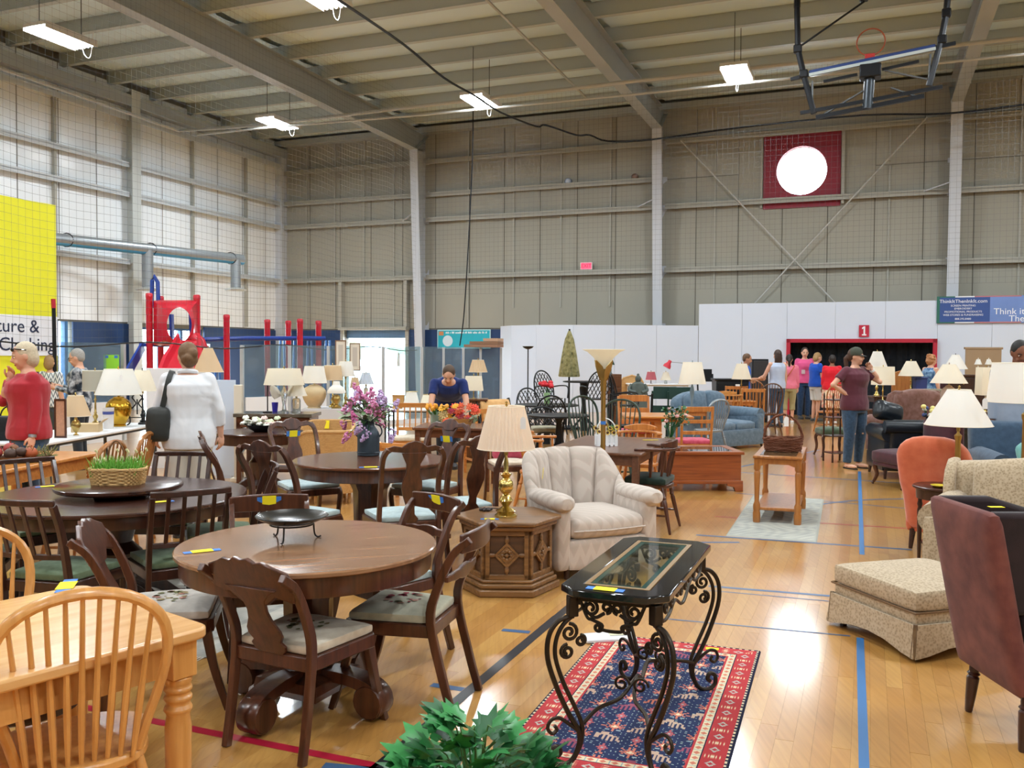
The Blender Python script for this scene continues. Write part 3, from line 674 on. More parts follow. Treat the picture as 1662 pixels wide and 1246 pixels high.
def windsor(label, loc, f, H=.94, sh=.45, w=.46, m=None, ms=None, n=8, group=None, sc=1., arms=False, name='windsor_chair', legs='turn', cushion=None, lowback=False):
    m = m or w_oak; ms = ms or m
    t = thing(name, label, 'chair', loc, face(*f), group, sc); hd = .21
    b = MB(); N = 24; pl = []
    for i in range(N): a = 2 * pi * i / N; k = 1 if sin(a) > 0 else .86; pl.append((w / 2 * (abs(cos(a)) ** .8) * math.copysign(1, cos(a)) * k, hd * (abs(sin(a)) ** .7) * math.copysign(1, sin(a))))
    b.prism(pl, sh - .038, sh); b.build('seat', ms, t, bev=.01)
    if cushion: b = MB(); b.rbox((0, .01, sh + .03), (w * .92, .4, .07), .03, 5, (0, 0, .02)); b.build('cushion', cushion, t)
    tilt = .22; hw = w / 2
    if lowback:                                # captain's chair: curved arm rail on spindles
        rail = [(hw * 1.12 * sin(a), -.16 * cos(a) - .06 + .16 * abs(sin(a)) ** 3, H - .02 + .0 * a) for a in [(-1.55 + 3.1 * i / 16) for i in range(17)]]
        b = MB(); b.rib(rail, .055, .026, up=(0, 0, 1)); b.build('arm_rail', m, t, bev=.008)
        b = MB(); cro = rail[4:13]; b.rib([(p[0], p[1] - .01, H + .025) for p in cro], .026, [.03 + .05 * sin(pi * i / 8) for i in range(9)]); b.build('crest', m, t, bev=.006)
        for i in range(1, 16, 2):
            p = rail[i]; q = (p[0] * .82, p[1] * .8 + .02, sh)
            b = MB(); b.tube([q, ((p[0] + q[0]) / 2, (p[1] + q[1]) / 2, (sh + H) / 2), (p[0], p[1], H - .02)], [.009, .015, .009], 7); b.build('spindle', m, t)
    else:
        hoop = lambda u: (hw * 1.07 * cos(u) * (.62 + .86 * max(0, sin(u))), -hd + .06 - tilt * (H - sh) * max(0, sin(u)) ** .8, sh + (H - sh) * max(0, sin(u)) ** .8)
        pts = [hoop(pi * i / 28) for i in range(29)]
        b = MB(); b.tube(pts, .0145, 8, flat=1.25); b.build('back_hoop', m, t); fine = [hoop(pi * i / 160) for i in range(18, 143)]
        for i in range(n):
            x = hw * (-1 + 2 * (i + 1) / (n + 1)) * .98; q = (x * .74, -hd + .03, sh - .01); p = min(fine, key=lambda v_: abs(v_[0] - x))
            b = MB(); mid = [(q[0] + (p[0] - q[0]) * k, q[1] + (p[1] - q[1]) * k, q[2] + (p[2] - q[2]) * k) for k in (0, .2, .4, .6, 1)]
            b.tube(mid, [.007, .0105, .011, .0085, .0065], 7); b.build('spindle', m, t)
    for sx in (-1, 1):
        for sy in (-1, 1):
            b = MB(); legturn(b, (sx * hw * .68, sy * hd * .68, 0), sh - .03, .021, legs, sx * .07, sy * .07 - (.02 if sy < 0 else 0)); b.build('leg', m, t)
        b = MB(); b.tube([(sx * hw * .86, -hd * .95, .16), (sx * hw * .84, 0, .165), (sx * hw * .86, hd * .9, .16)], [.008, .014, .008], 7); b.build('stretcher', m, t)
    b = MB(); b.tube([(-hw * .84, 0, .165), (0, 0, .165), (hw * .84, 0, .165)], [.008, .014, .008], 7); b.build('stretcher', m, t)
    return t

def ladder_chair(label, loc, f, H=.9, sh=.43, w=.44, d=.42, m=None, mp=None, n=3, group=None, sc=1., rail=.05, verts=0, name='ladder_back_chair'):
    m = m or w_hon; t = thing(name, label, 'chair', loc, face(*f), group, sc); hw, hd = w / 2, d / 2
    for s in (-1, 1):
        b = MB(); b.rib(cr([(s * (hw - .02), -hd - .03, 0), (s * (hw - .02), -hd + .02, sh), (s * (hw - .015), -hd - .05, H)], 4), .032, .034, up=(0, 1, 0)); b.build('back_post', m, t, bev=.005)
        b = MB(); b.box(s * (hw - .02) - .018, s * (hw - .02) + .018, hd - .04, hd - .004, 0, sh - .02); b.build('leg', m, t, bev=.004)
        b = MB(); b.beam((s * (hw - .02), -hd, .2), (s * (hw - .02), hd - .02, .2), .018, .03); b.build('stretcher', m, t, bev=.003)
    b = MB(); b.box(-hw + .01, hw - .01, -hd + .02, hd - .01, sh - .07, sh - .015); b.build('seat_frame', m, t, bev=.005)
    if mp: b = MB(); b.rbox((0, .01, sh + .01), (w, d, .06), .025, 6, (0, 0, .015)); b.build('seat', mp, t)
    else: b = MB(); b.rbox((0, .01, sh - .005), (w, d + .02, .03), .012, 4); b.build('seat', m, t)
    yb = lambda z: -hd + .02 - .07 * max(0, (z - sh) / (H - sh))
    zs = [H - .035] + ([sh + .12] if verts else [sh + .14 + (H - .05 - sh - .14) * i / (n - 1) for i in range(n - 1)])
    for z in zs: b = MB(); b.rib([(x * (hw - .03), yb(z) - .018 * (1 - x * x), z) for x in (-1, -.5, 0, .5, 1)], .016, rail * (1.3 if z > H - .05 else 1)); b.build('back_rail', m, t, bev=.005)
    for i in range(verts):
        x = (-1 + 2 * (i + 1) / (verts + 1)) * (hw - .03); b = MB(); b.rib([(x, yb(sh + .12) - .015, sh + .12), (x, yb(H - .04) - .015, H - .04)], .018, .012, up=(0, 1, 0)); b.build('back_slat', m, t)
    return t

# ---------------------------------------------------------------- lamps
SH = dict(white=shade_mat('shade_white', 'fbfaf6'), cream=shade_mat('shade_cream', 'fcf7ea'), tan=shade_mat('shade_tan', 'ecd9ba'), ivory=shade_mat('shade_ivory', 'fcf9f0'), bluewhite=shade_mat('shade_bluewhite', 'dfe6ef'), pink=shade_mat('shade_pink', 'd8818a'), brown=shade_mat('shade_brown', '5a3a2c'), grey=shade_mat('shade_grey', 'cfccc0'), green=shade_mat('shade_green', '24453c'), pleat=shade_mat('shade_pleat', 'fdf1e2'))
crystal = plain('crystal', 'e8f0f0', .05, trans=.85, ior=1.5); bulbm = plain('bulb_glass', 'f2f2ee', .3)
PROF = {
 'urn': [(.36, 0), (.36, .04), (.2, .08), (.14, .14), (.3, .2), (.62, .45), (.68, .6), (.5, .78), (.2, .88), (.24, .93), (.12, 1)],
 'jar': [(.42, 0), (.42, .04), (.37, .06), (.47, .14), (.58, .25), (.67, .37), (.73, .5), (.75, .62), (.71, .74), (.6, .84), (.44, .91), (.32, .94), (.31, .97), (.1, 1)],
 'stick': [(.62, 0), (.62, .03), (.56, .06), (.34, .09), (.44, .12), (.2, .16), (.16, .2), (.3, .27), (.34, .32), (.16, .38), (.22, .41), (.14, .44), (.12, .6), (.1, .78), (.2, .82), (.1, .86), (.06, 1)],
 'ball': [(.66, 0), (.66, .03), (.5, .06), (.6, .1), (.4, .13), (.2, .17), (.28, .2), (.42, .26), (.28, .33), (.16, .36), (.26, .38), (.46, .46), (.42, .56), (.2, .62), (.3, .66), (.36, .68), (.18, .7), (.14, .72), (.15, .86), (.12, .9), (.05, 1)],
 'col': [(.6, 0), (.6, .06), (.4, .1), (.34, .14), (.3, .2), (.26, .8), (.32, .84), (.36, .9), (.14, .94), (.1, 1)],
 'cyl': [(.5, 0), (.54, .03), (.5, .08), (.5, .8), (.4, .9), (.14, .94), (.1, 1)],
 'flare': [(.6, 0), (.6, .05), (.26, .1), (.2, .3), (.3, .5), (.42, .7), (.3, .85), (.1, 1)],
 'candle': [(.6, 0), (.55, .05), (.2, .1), (.12, .3), (.18, .5), (.12, .7), (.2, .9), (.1, 1)],
}
def lamp(label, loc, H, rt, rb, h, sh='cream', base='urn', bm=None, br=.08, group=None, name='table_lamp', pleat=0, bh=None, sq=False, fin=True, trim=None, htag=False, tilt=0, n=28, stemm=None, shade_bottom=None):
    """H = height of the shade's top"""
    t = thing(name, label, 'lamp', loc, 0, group); bm = bm or brass; zb = H - h
    bh = bh or zb * .92
    b = MB(); b.lathe([(r * br / .5 * .75, z * bh) for r, z in PROF[base]], 18); b.build('lamp_base', bm, t)
    b = MB(); b.tube([(0, 0, bh * .96), (0, 0, H - .01)], .006, 6); b.lathe([(.014, bh * .98), (.016, bh * .98 + .05)], 8)
    for s in (-1, 1): b.tube(cr([(0, 0, bh), (s * .05, 0, bh + (H - bh) * .4), (s * .045, 0, bh + (H - bh) * .7), (0, 0, H)], 4), .0025, 5)
    b.build('harp', stemm or brassd, t)
    b = MB()
    if sq:
        R = []
        for r, z in ((rb, zb), (rt, H), (rt - .003, H - .001), (rb - .003, zb + .001)): R.append([(r * c[0], r * c[1] * sq, z) for c in ((1, -1), (1, 1), (-1, 1), (-1, -1))])
        b.rings(R, closed=True)
    else:
        N = pleat * 2 if pleat else n; R = []
        for r, z in ((rb, zb), (rt, H), (rt - .003, H - .001), (rb - .003, zb + .001)): R.append([((r - (.012 * r / rb if pleat and k % 2 else 0)) * cos(2 * pi * k / N), (r - (.012 * r / rb if pleat and k % 2 else 0)) * sin(2 * pi * k / N), z) for k in range(N)])
        b.rings(R, closed=True)
    o = b.build('lamp_shade', SH[sh] if isinstance(sh, str) else sh, t, smooth=not pleat and not sq, ang=60)
    b = MB(); 
    for r, z in ((rb, zb), (rt, H)):
        if not sq: b.tube([(r * cos(2 * pi * k / 24), r * sin(2 * pi * k / 24), z) for k in range(24)], .003, 5, closed=True)
    for k in range(3): b.tube([(0, 0, H - .012), (rt * .99 * cos(k * 2.09), rt * .99 * sin(k * 2.09), H - .004)], .0018, 4)
    b.build('shade_trim', SH['cream'] if not trim else trim, t)
    b = MB(); b.ell((0, 0, bh + .09), .028, .028, .04, 8, 6); b.build('bulb', bulbm, t)
    if fin: b = MB(); b.lathe([(.006, 0), (.012, .008), (.005, .014), (.011, .024), (.002, .034)], 8, (0, 0, H)); b.build('finial', bm if bm != crystal else brass, t)
    if htag: hangtag(t, (rt * .9 + .0, -rb * .98, H - h * .35), 1.3)
    if tilt: t.rotation_euler = (tilt, 0, 0)
    return t

# ---------------------------------------------------------------- upholstery
def sofa(name, label, cat, loc, f, w, d, H, sh, ah, m, at=.16, bt=.2, lean=.15, seats=1, legs=.1, mleg=None, wing=0, skirt=0, camel=0, roll=True, mside=None, cush=None, group=None, ptag=None, back_cush=False, crown=0, lt='taper'):
    t = thing(name, label, cat, loc, face(*f), group); hw, hd = w / 2, d / 2; iw = w - 2 * at; mleg = mleg or w_dark
    def rake(p): k = max(0, p.z - sh * .6); return (p.x, p.y - lean * k, p.z)
    b = MB(); b.rbox((0, .02, (legs + sh - .12) / 2 + .0), (w - .02, d - .06, sh - .12 - legs), .025, 5); b.build('base', m, t)
    for i in range(seats):
        cw = iw / seats; b = MB(); b.rbox((-iw / 2 + cw * (i + .5), .06, sh - .075), (cw - .006, d - bt - .02, .16), .05, 6, (0, .01, .025)); b.build('seat_cushion', cush or m, t)
    def top(p):
        q = rake(p); u = p.x / hw; z = q[2]
        if p.z > sh + .1:
            if camel: z += camel * (cos(pi * u) * .5 + .5) - camel * .3
            if crown: z -= crown * abs(u) ** 3
        return (q[0], q[1], z)
    b = MB(); b.rbox((0, -hd + bt / 2, (legs + .03 + H) / 2), (w - (.0 if wing or not roll else at * .8), bt, H - legs - .03), .07 if not crown else .09, 9, (0, .015, 0), top); b.build('backrest', m, t)
    if back_cush:
        for i in range(seats): cw = iw / seats; b = MB(); b.rbox((-iw / 2 + cw * (i + .5), -hd + bt + .06, sh + (H - sh) * .5), (cw - .008, .14, (H - sh) * 1.0), .06, 7, (0, .03, .02), top); b.build('back_cushion', cush or m, t)
    for s in (-1, 1):
        b = MB(); b.rbox((s * (hw - at / 2), .0, (legs + .02 + ah) / 2), (at * .86, d - .04, ah - legs - .02), .04, 6); b.build('arm', mside or m, t)
        if roll: b = MB(); T = M.Translation((s * (hw - at / 2 + .015), 0, ah - .02)) @ M.Rotation(pi / 2, 4, 'X'); b.t(T); b.lathe([(.02, -hd + .06), (at * .5, -hd + .05), (at * .56, 0), (at * .56, hd - .03), (at * .5, hd - .005), (.02, hd)], 14); b.build('arm_roll', m, t)
        if wing:
            b = MB(); zz = [(-.02, ah - .05), (wing, ah - .05), (wing * 1.12, ah + (H - ah) * .5), (wing * .95, H - .06), (wing * .5, H), (-.02, H)]
            poly = zz; vs = []; x0 = s * (hw - .012); x1 = s * (hw - .085)
            A = [(x0, -hd + .05 + y - lean * max(0, z - sh * .6), z) for y, z in poly]; B_ = [(x1, -hd + .05 + y - lean * max(0, z - sh * .6), z) for y, z in poly]
            b.rings([A, B_]); b.build('wing', mside or m, t, bev=.022)
        for sy in (-1, 1):
            if legs > .02:
                b = MB(); legturn(b, (s * (hw - .06), sy * (hd - .07), 0), legs + .03, .028, lt, s * .01, sy * .02); b.build('leg', mleg, t)
    if skirt:
        b = MB(); b.rings([[(x * (hw + .004 + e), y * (hd - .005 + e), z) for x, y in ((-1, -1), (-.3, -1.0), (.3, -1), (1, -1), (1, 1), (.3, 1), (-.3, 1), (-1, 1))] for z, e in ((.015, .012), (skirt, 0))], caps=False); b.build('skirt', m, t, smooth=False)
    if ptag: price(t, ptag[0], ptag[1] if len(ptag) > 1 else 0, pi / 2, plainy=True, w=.05, h=.1)
    return t

def table_rect(label, loc, f, lx, ly, h, m, mt=None, name='dining_table', th=.03, ap=.09, leg='turn', lr=.045, inset=.06, r=.03, cat='table', trestle=False, group=None):
    t = thing(name, label, cat, loc, face(*f), group); mt = mt or m; x, y = lx / 2, ly / 2
    q = []
    for cx, cy, a0 in ((x - r, y - r, 0), (-x + r, y - r, 90), (-x + r, -y + r, 180), (x - r, -y + r, 270)): q += [(cx + r * cos(radians(a0 + k * 22.5)), cy + r * sin(radians(a0 + k * 22.5))) for k in range(5)]
    b = MB(); b.prism(q, h - th, h); b.build('tabletop', mt, t, bev=.008)
    i = inset
    if ap:
        for s in (-1, 1):
            b = MB(); b.box(-x + i + .03, x - i - .03, s * (y - i) - .011, s * (y - i) + .011, h - th - ap, h - th); b.build('apron', m, t, smooth=False)
            b = MB(); b.box(s * (x - i) - .011, s * (x - i) + .011, -y + i + .03, y - i - .03, h - th - ap, h - th); b.build('apron', m, t, smooth=False)
    if trestle:
        for s in (-1, 1):
            b = MB(); b.box(-.05, .05, s * (y * .6) - .025, s * (y * .6) + .025, .06, h - th); b.box(-x * .7, x * .7, s * y * .6 - .035, s * y * .6 + .035, 0, .07); b.box(-x * .7, x * .7, s * y * .6 - .035, s * y * .6 + .035, h - th - .06, h - th); b.build('trestle', m, t, bev=.01)
        b = MB(); b.box(-.015, .015, -y * .6, y * .6, .25, .34); b.build('stretcher', m, t, bev=.006)
        return t
    for sx in (-1, 1):
        for sy in (-1, 1):
            b = MB(); px_, py_ = sx * (x - i), sy * (y - i)
            if leg == 'turn':
                hh = h - th - ap - .01; b.box(px_ - lr, px_ + lr, py_ - lr, py_ + lr, hh, h - th)
                pr = [(.5, 0), (.6, .02), (.52, .05), (.72, .12), (.95, .5), (.98, .74), (.85, .8), (1.08, .83), (.85, .86), (1.08, .89), (.85, .91), (1.08, .935), (.9, .955), (1.05, .98), (1., 1)]
                b.lathe([(k * lr, q_ * hh) for k, q_ in pr], 16, (px_, py_, 0))
            elif leg == 'square': b.box(px_ - lr, px_ + lr, py_ - lr, py_ + lr, 0, h - th)
            elif leg == 'taper': legturn(b, (px_, py_, 0), h - th, lr, 'taper')
            b.build('leg', m, t, bev=.004)
    return t
def round_table(label, loc, R, h, m, mt, ap=.1, th=.025, ped=.12, feet=.5, style='scroll', name='round_table', rz=0, cat='table'):
    t = thing(name, label, cat, loc, rz)
    b = MB(); b.lathe([(R - .008, h - th), (R, h - th + .006), (R, h - .006), (R - .006, h)], 64); b.build('tabletop', mt, t)
    if ap: b = MB(); b.lathe([(R * .955, h - th - ap), (R * .96, h - th - ap + .006), (R * .96, h - th)], 64); b.build('apron', m, t)
    b = MB()
    if style == 'scroll': b.lathe([(ped * 1.0, .16), (ped * 1.1, .2), (ped * .9, .24), (ped * .95, .5), (ped * 1.15, .56), (ped * 1.2, h - th - ap + .02)], 8)
    else: b.lathe([(ped * 1.0, .1), (ped * 1.2, .14), (ped * .8, .2), (ped * 1.2, .32), (ped * 1.25, .4), (ped * .7, .46), (ped * .85, .52), (ped * 1.3, h - th - ap + .02)], 20)
    b.build('pedestal', m, t)
    if style == 'scroll': b = MB(); b.lathe([(R * .4, .09), (R * .42, .12), (R * .4, .16), (R * .2, .18)], 4); b.build('base_platform', m, t, smooth=False)
    for k in range(4):
        a = k * pi / 2 + pi / 4; b = MB(); b.t(M.Rotation(a, 4, 'Z'))
        if style == 'scroll':
            b.rib(cr([(ped * .5, 0, .17), (feet * .6, 0, .17), (feet * .95, 0, .14), (feet * 1.06, 0, .08), (feet * .98, 0, .035), (feet * .86, 0, .05), (feet * .88, 0, .09)], 4), .1, .05)
            b.t(M.Rotation(a, 4, 'Z') @ M.Translation((feet * .93, 0, .085)) @ M.Rotation(pi / 2, 4, 'X')); b.lathe([(.07, -.055), (.08, -.04), (.08, .04), (.07, .055)], 16)
        else: b.rib(cr([(ped * .6, 0, .2), (feet * .5, 0, .16), (feet * .85, 0, .05), (feet, 0, .03)], 5), .05, [.1, .1, .095, .09, .085, .08, .075, .07, .065, .06, .055, .05, .05, .05, .05, .05])
        b.build('foot', m, t, bev=.006)
    return t
# ================================================================ near furniture
def P(px, y, z=0): return V((X(px, y), y, z))
# light oak farmhouse table and its hoop-back chairs
N_ = G(342, 1014, .76); u = V((-.62, -.785, 0)); v = V((-.785, .62, 0)); c = N_ + u * .75 + v * .4; c.z = 0
ft = table_rect('light oak farmhouse table with turned legs beside the hoop back chairs', c, v, 1.5, .82, .76, w_oak, w_oakx, name='farmhouse_table', ap=.11, lr=.042, inset=.075, r=.05, th=.035)
ft.rotation_euler = (0, 0, face(v.x, v.y))
pt = G(108, 950, .762); lp = ft.matrix_basis.inverted() @ pt; price(ft, (lp.x, lp.y, .7605), radians(55), w=.11, h=.06)
ch = windsor('light oak hoop back chair, empty, turned away in front of the farmhouse table', V((-1.315, 2.68, 0)), (-.52, .855), m=w_oak, n=9, w=.47, H=.955)
ch2 = windsor('light oak hoop back chair cut by the frame beyond the farmhouse table', V((-1.9, 3.22, 0)), (.65, -.6), m=w_oak, n=9, w=.47, H=.95)

# round oak pedestal table with its chairs
TA = V((X(500, 4.1), 4.1, 0))
ta = round_table('round brown oak pedestal table with a black bowl on a stand', TA, .585, .75, w_mah, w_walx, ap=.085, ped=.12, feet=.38, rz=.35)
pt = G(328, 894, .752); lp = ta.matrix_basis.inverted() @ pt; price(ta, (lp.x, lp.y, .7505), .2, w=.09, h=.05)
bo = thing('footed_bowl', 'shallow black metal bowl on a three legged wire stand', 'bowl', G(474, 875, .75), .4)
b = MB(); b.lathe([(.02, .075), (.1, .078), (.15, .1), (.168, .112), (.166, .116), (.148, .106), (.1, .085), (.02, .082)], 36, caps=False); b.lathe([(.001, .0755), (.03, .0755)], 24, caps=False); b.lathe([(.001, .082), (.03, .082)], 24, caps=False); b.build('bowl', plain('bowl_black', '2b2926', .25, metal=.5), bo)
b = MB(); b.tube([(.1 * cos(2 * pi * k / 24), .1 * sin(2 * pi * k / 24), .073) for k in range(24)], .004, 6, closed=True); b.build('stand_ring', blackm, bo)
for k in range(3):
    a = 2 * pi * k / 3; b = MB(); b.tube(cr([(.1 * cos(a), .1 * sin(a), .073), (.105 * cos(a), .105 * sin(a), .02), (.12 * cos(a), .12 * sin(a), .004), (.135 * cos(a), .135 * sin(a), .008)], 4), .004, 6); b.build('leg', blackm, bo)
ROSE = ['7d2233', 'a03a48', '5a5d3d', 'b98a7a']; SMALL = ['6b6a45', '8d7a55', '9a6a5c']
c1 = G(495, 1200); 
side_chair('carved splat back antique chair with cream needlepoint seat, back turned, before the oak table', V((-.875, 3.8, 0)), (.45, .89), 'splat', H=.8, sh=.425, w=.46, d=.42, m=w_mah, mp=c_cream, floral=SMALL, name='antique_chair')
side_chair('antique rail back chair with dark red roses stitched on its pale seat', V((-.5, 4.19, 0)), (-.965, .26), 'klismos', H=.84, sh=.43, w=.44, d=.42, m=w_mah, mp=fabric('pad_sage', 'a9a893', 'bfbca6', 18), floral=ROSE, name='antique_chair')
side_chair('antique rail back chair with blue grey seat between oak table and hexagonal commode', V((-.68, 4.82, 0)), (-.72, -.69), 'klismos', H=.83, sh=.43, w=.44, d=.42, m=w_mah, mp=c_blue, ptag=(0.02, .79, True), name='antique_chair')
side_chair('antique rail back chair with price tag at the far side of the oak table', V((-1.25, 4.68, 0)), (.3, -.95), 'klismos', H=.83, sh=.43, w=.45, d=.42, m=w_mah, mp=c_green, ptag=(0, .79, True), name='antique_chair')
a5 = side_chair('carved splat back antique chair with grey floral seat, seen edge on between two tables', V((-1.6, 4.2, 0)), (.97, .21), 'splat', H=.82, sh=.43, w=.46, d=.43, m=w_mah, mp=fabric('pad_greyfl', 'a9a29a', 'c2bab0', 18), floral=SMALL, name='antique_chair', ptag=(.0, .68, False))

# dark round table with lazy susan
TB = V((X(190, 5.5), 5.5, 0))
round_table('dark mahogany round table carrying a lazy susan', TB, .76, .75, w_dark, w_darkx, ap=.07, ped=.11, feet=.5, style='turned', rz=.3)
ls = thing('lazy_susan', 'dark round lazy susan under the grass basket', 'lazy susan', TB + V((-.0, .02, .75)))
b = MB(); b.lathe([(.36, .03), (.37, .04), (.37, .055), (.36, .062)], 48); b.build('turntable', w_darkx, ls); b = MB(); b.lathe([(.14, 0), (.15, .01), (.14, .03)], 24); b.build('base', w_dark, ls)
for lab, x, y, f in (
    ('dark slat back chair with green seat, back turned, nearest the light oak table', -2.42, 4.86, (.22, .97)),
    ('dark slat back chair with green seat, back turned, beside the edge on antique chair', -1.93, 5.16, (-.55, .83)),
    ('dark slat back chair behind the lazy susan table, in front of the fruit table', -3.15, 6.02, (.75, -.66)),
    ('dark slat back chair behind the lazy susan table, before the woman in white', -2.46, 6.38, (0, -1)),
    ('dark slat back chair pushed in sideways between the two round wooden tables', -1.93, 5.92, (-.9, -.35)),
    ('dark slat back chair mostly cut by the frame beside the lazy susan table', -3.12, 5.15, (.95, .3))):
    side_chair(lab, V((x, y, 0)), f, 'slat', H=.86, sh=.44, w=.47, d=.44, m=w_dark, mp=c_green)

def woven(parent, rx, ry, h, z0=0, rows=9, col=None, n=40, flare=.1, r=.009, name='weave', rect=False):
    """basket wall of interlaced strands"""
    b = MB(); e = .5 if rect else 1
    se = lambda a: (math.copysign(abs(cos(a)) ** e, cos(a)), math.copysign(abs(sin(a)) ** e, sin(a)))
    for i in range(rows):
        z = z0 + h * (i + .5) / rows; k = 1 + flare * (z - z0) / h
        b.tube([((rx * k + .006 * (1 if (j + i) % 2 else -1)) * se(2 * pi * j / n)[0], (ry * k + .006 * (1 if (j + i) % 2 else -1)) * se(2 * pi * j / n)[1], z) for j in range(n)], r * .9, 5, closed=True)
    b.build(name, col, parent, kind='stuff')
    b = MB(); b.lathe([(1, 0), (1 + flare, h)], n, (0, 0, z0), caps=False); b.v = [(v_[0] * 0 + (rx - .006) * (1 + flare * (v_[2] - z0) / h) * se(2 * pi * (q % n) / n)[0], (ry - .006) * (1 + flare * (v_[2] - z0) / h) * se(2 * pi * (q % n) / n)[1], v_[2]) for q, v_ in enumerate(b.v)]
    b.f.append(tuple(range(n))); b.mi.append(0); b.build('basket_wall', col, parent)
    b = MB()
    for s in (0, 1): b.tube([((rx * (1 + flare) + .004) * se(2 * pi * j / n)[0], (ry * (1 + flare) + .004) * se(2 * pi * j / n)[1], z0 + h + .006 * sin(j * 2.5 + s * pi)) for j in range(n)], r, 6, closed=True)
    b.build('rim', col, parent)
def leafmesh(L, w, fold=.25, tip=.2, n=5):
    """one leaf: midrib folded, along +y"""
    b = MB(); vs = []; fs = []
    for i in range(n + 1):
        t = i / n; ww = w * (sin(pi * min(1, t * .95 + .05)) ** .8) / 2; z = -tip * L * t * t
        vs += [(-ww, L * t, z + fold * ww), (0, L * t, z), (ww, L * t, z + fold * ww)]
    for i in range(n): a = 3 * i; fs += [(a, a + 1, a + 4, a + 3), (a + 1, a + 2, a + 5, a + 4)]
    return b.add(vs, fs)
def ivymesh(L):
    o = [(0, 0), (.28, -.1), (.5, .12), (.34, .34), (.42, .62), (.16, .58), (0, 1), (-.16, .58), (-.42, .62), (-.34, .34), (-.5, .12), (-.28, -.1)]
    b = MB(); vs = [(0, .3 * L, .02 * L)] + [(x * L, y * L, -.22 * L * (x * x * 2 + max(0, y - .3) ** 2)) for x, y in o]
    return b.add(vs, [(0, i, i % 12 + 1) for i in range(1, 13)])
def scatter(name, mesh, parent, loc, rot, sc=1):
    o = bpy.data.objects.new(name, mesh); COL.objects.link(o); o.parent = parent; o.location = loc; o.rotation_euler = rot; o.scale = (sc,) * 3; return o
gr1 = plain('leaf_green', '3f7d33', .55, var=.25, sc=40); gr2 = plain('leaf_dark', '1f5a2c', .4, var=.3, sc=30); gr3 = plain('leaf_sage', '9aa886', .6, var=.2, sc=30)
bs = thing('grass_basket', 'oblong tan wicker basket of green grass and white blossoms on lazy susan', 'basket', TB + V((.0, .0, .812)), .05)
woven(bs, .14, .075, .095, 0, 9, plain('straw', 'c9a36c', .7, var=.3, sc=60), 44, .12, .007, rect=True)
b = MB(); rr = random.Random(5)
for i in range(420):
    x, y = rr.uniform(-.14, .14), rr.uniform(-.075, .075); a = rr.uniform(0, 2 * pi); q = rr.uniform(.0, .06); h = rr.uniform(.06, .13); b.tube([(x, y, .05), (x + q * .4 * cos(a), y + q * .4 * sin(a), .05 + h * .6), (x + q * cos(a), y + q * sin(a), .05 + h)], [.003, .0024, .0006], 3)
b.build('grass', plain('grass_bright', '6aa83a', .6, var=.25, sc=30), bs, kind='stuff')
b = MB()
for i in range(13):
    x, y, z = rr.uniform(-.13, .15), rr.uniform(-.06, .06), .13 + rr.uniform(0, .075)
    for k in range(5): a = 2 * pi * k / 5; b.ell((x + .006 * cos(a), y + .006 * sin(a), z + .003 * k), .004, .004, .008, 5, 4)
    b.tube([(x * .8, y, .08), (x, y, z)], .0015, 4)
b.build('blossoms', plain('blossom_pale', 'e6e0b0', .6), bs, kind='stuff')
b = MB(); b.tube([(.055 * cos(pi * k / 14) - .01, 0.0, .1 + .165 * sin(pi * k / 14)) for k in range(15)], .005, 6); b.build('handle', plain('handle_brown', '6d4a2c', .6), bs)

# second round table: milk can with lilacs, queen anne chairs
TCp = V((X(601, 7.4), 7.4, 0))
tc_ = round_table('round mahogany pedestal table under the milk can of lilacs', TCp, .63, .75, w_mah, w_mahx, ap=.095, ped=.15, feet=.45, rz=.2)
price(tc_, (-.02, -.54, .7505), 0, w=.1, h=.05)
for lab, x, y, f, tg in (
    ('queen anne chair, back turned, in front of the milk can at its near side', -1.56, 6.52, (.45, .89), None),
    ('queen anne chair, back turned, standing before the milk can table nearest the commode', -.8, 6.52, (-.35, .93), None),
    ('queen anne chair with tag on its splat, seen half sideways behind the slat back chairs', -2.02, 7.0, (.93, .35), (0, .84, True)),
    ('queen anne chair with a tag on its splat in front of the wicker chairs', -1.83, 8.0, (.55, -.83), (0, .88, True)),
    ('queen anne chair with glossy back and tag behind the milk can table', -.76, 7.98, (-.5, -.86), (0, .84, True)),
    ('queen anne chair with broad splat in front of the bright autumn bouquet', -.42, 6.98, (-.5, .86), None)):
    side_chair(lab, V((x, y, 0)), f, 'queen', H=1.0, sh=.45, w=.5, d=.45, m=w_mah, mp=c_blue, ptag=tg, name='queen_anne_chair', rad=.021)
mc = thing('milk_can', 'dark blue grey metal milk can on round mahogany table', 'milk can', G(598, 739, .75))
m_can = plain('can_slate', '36424c', .45, metal=.3, var=.15, sc=15)
b = MB(); b.lathe([(.09, 0), (.096, .008), (.094, .02), (.094, .175), (.088, .2), (.06, .245), (.052, .255), (.052, .285), (.06, .3), (.062, .31), (.056, .312), (.046, .29), (.046, .2)], 32); b.build('can_body', m_can, mc)
b = MB(); b.tube([(.0955 * cos(2 * pi * k / 32), .0955 * sin(2 * pi * k / 32), .03) for k in range(32)], .004, 5, closed=True); b.build('bottom_hoop', m_can, mc)
for s in (-1, 1): b = MB(); b.tube(cr([(s * .056, 0, .27), (s * .1, 0, .25), (s * .115, 0, .2), (s * .093, 0, .16)], 5), .006, 6); b.build('handle', m_can, mc)
lil = thing('lilac_bouquet', 'pink and lilac silk blossoms with sage leaves in the milk can', 'flowers', mc.location + V((0, 0, .2)))
pet = [plain('lilac_pink', 'd486ae', .6, var=.25, sc=40), plain('lilac_mauve', 'c0a4cc', .6, var=.2, sc=40), plain('lilac_rose', 'c56496', .6, var=.2, sc=40)]
rr = random.Random(11); lm = []
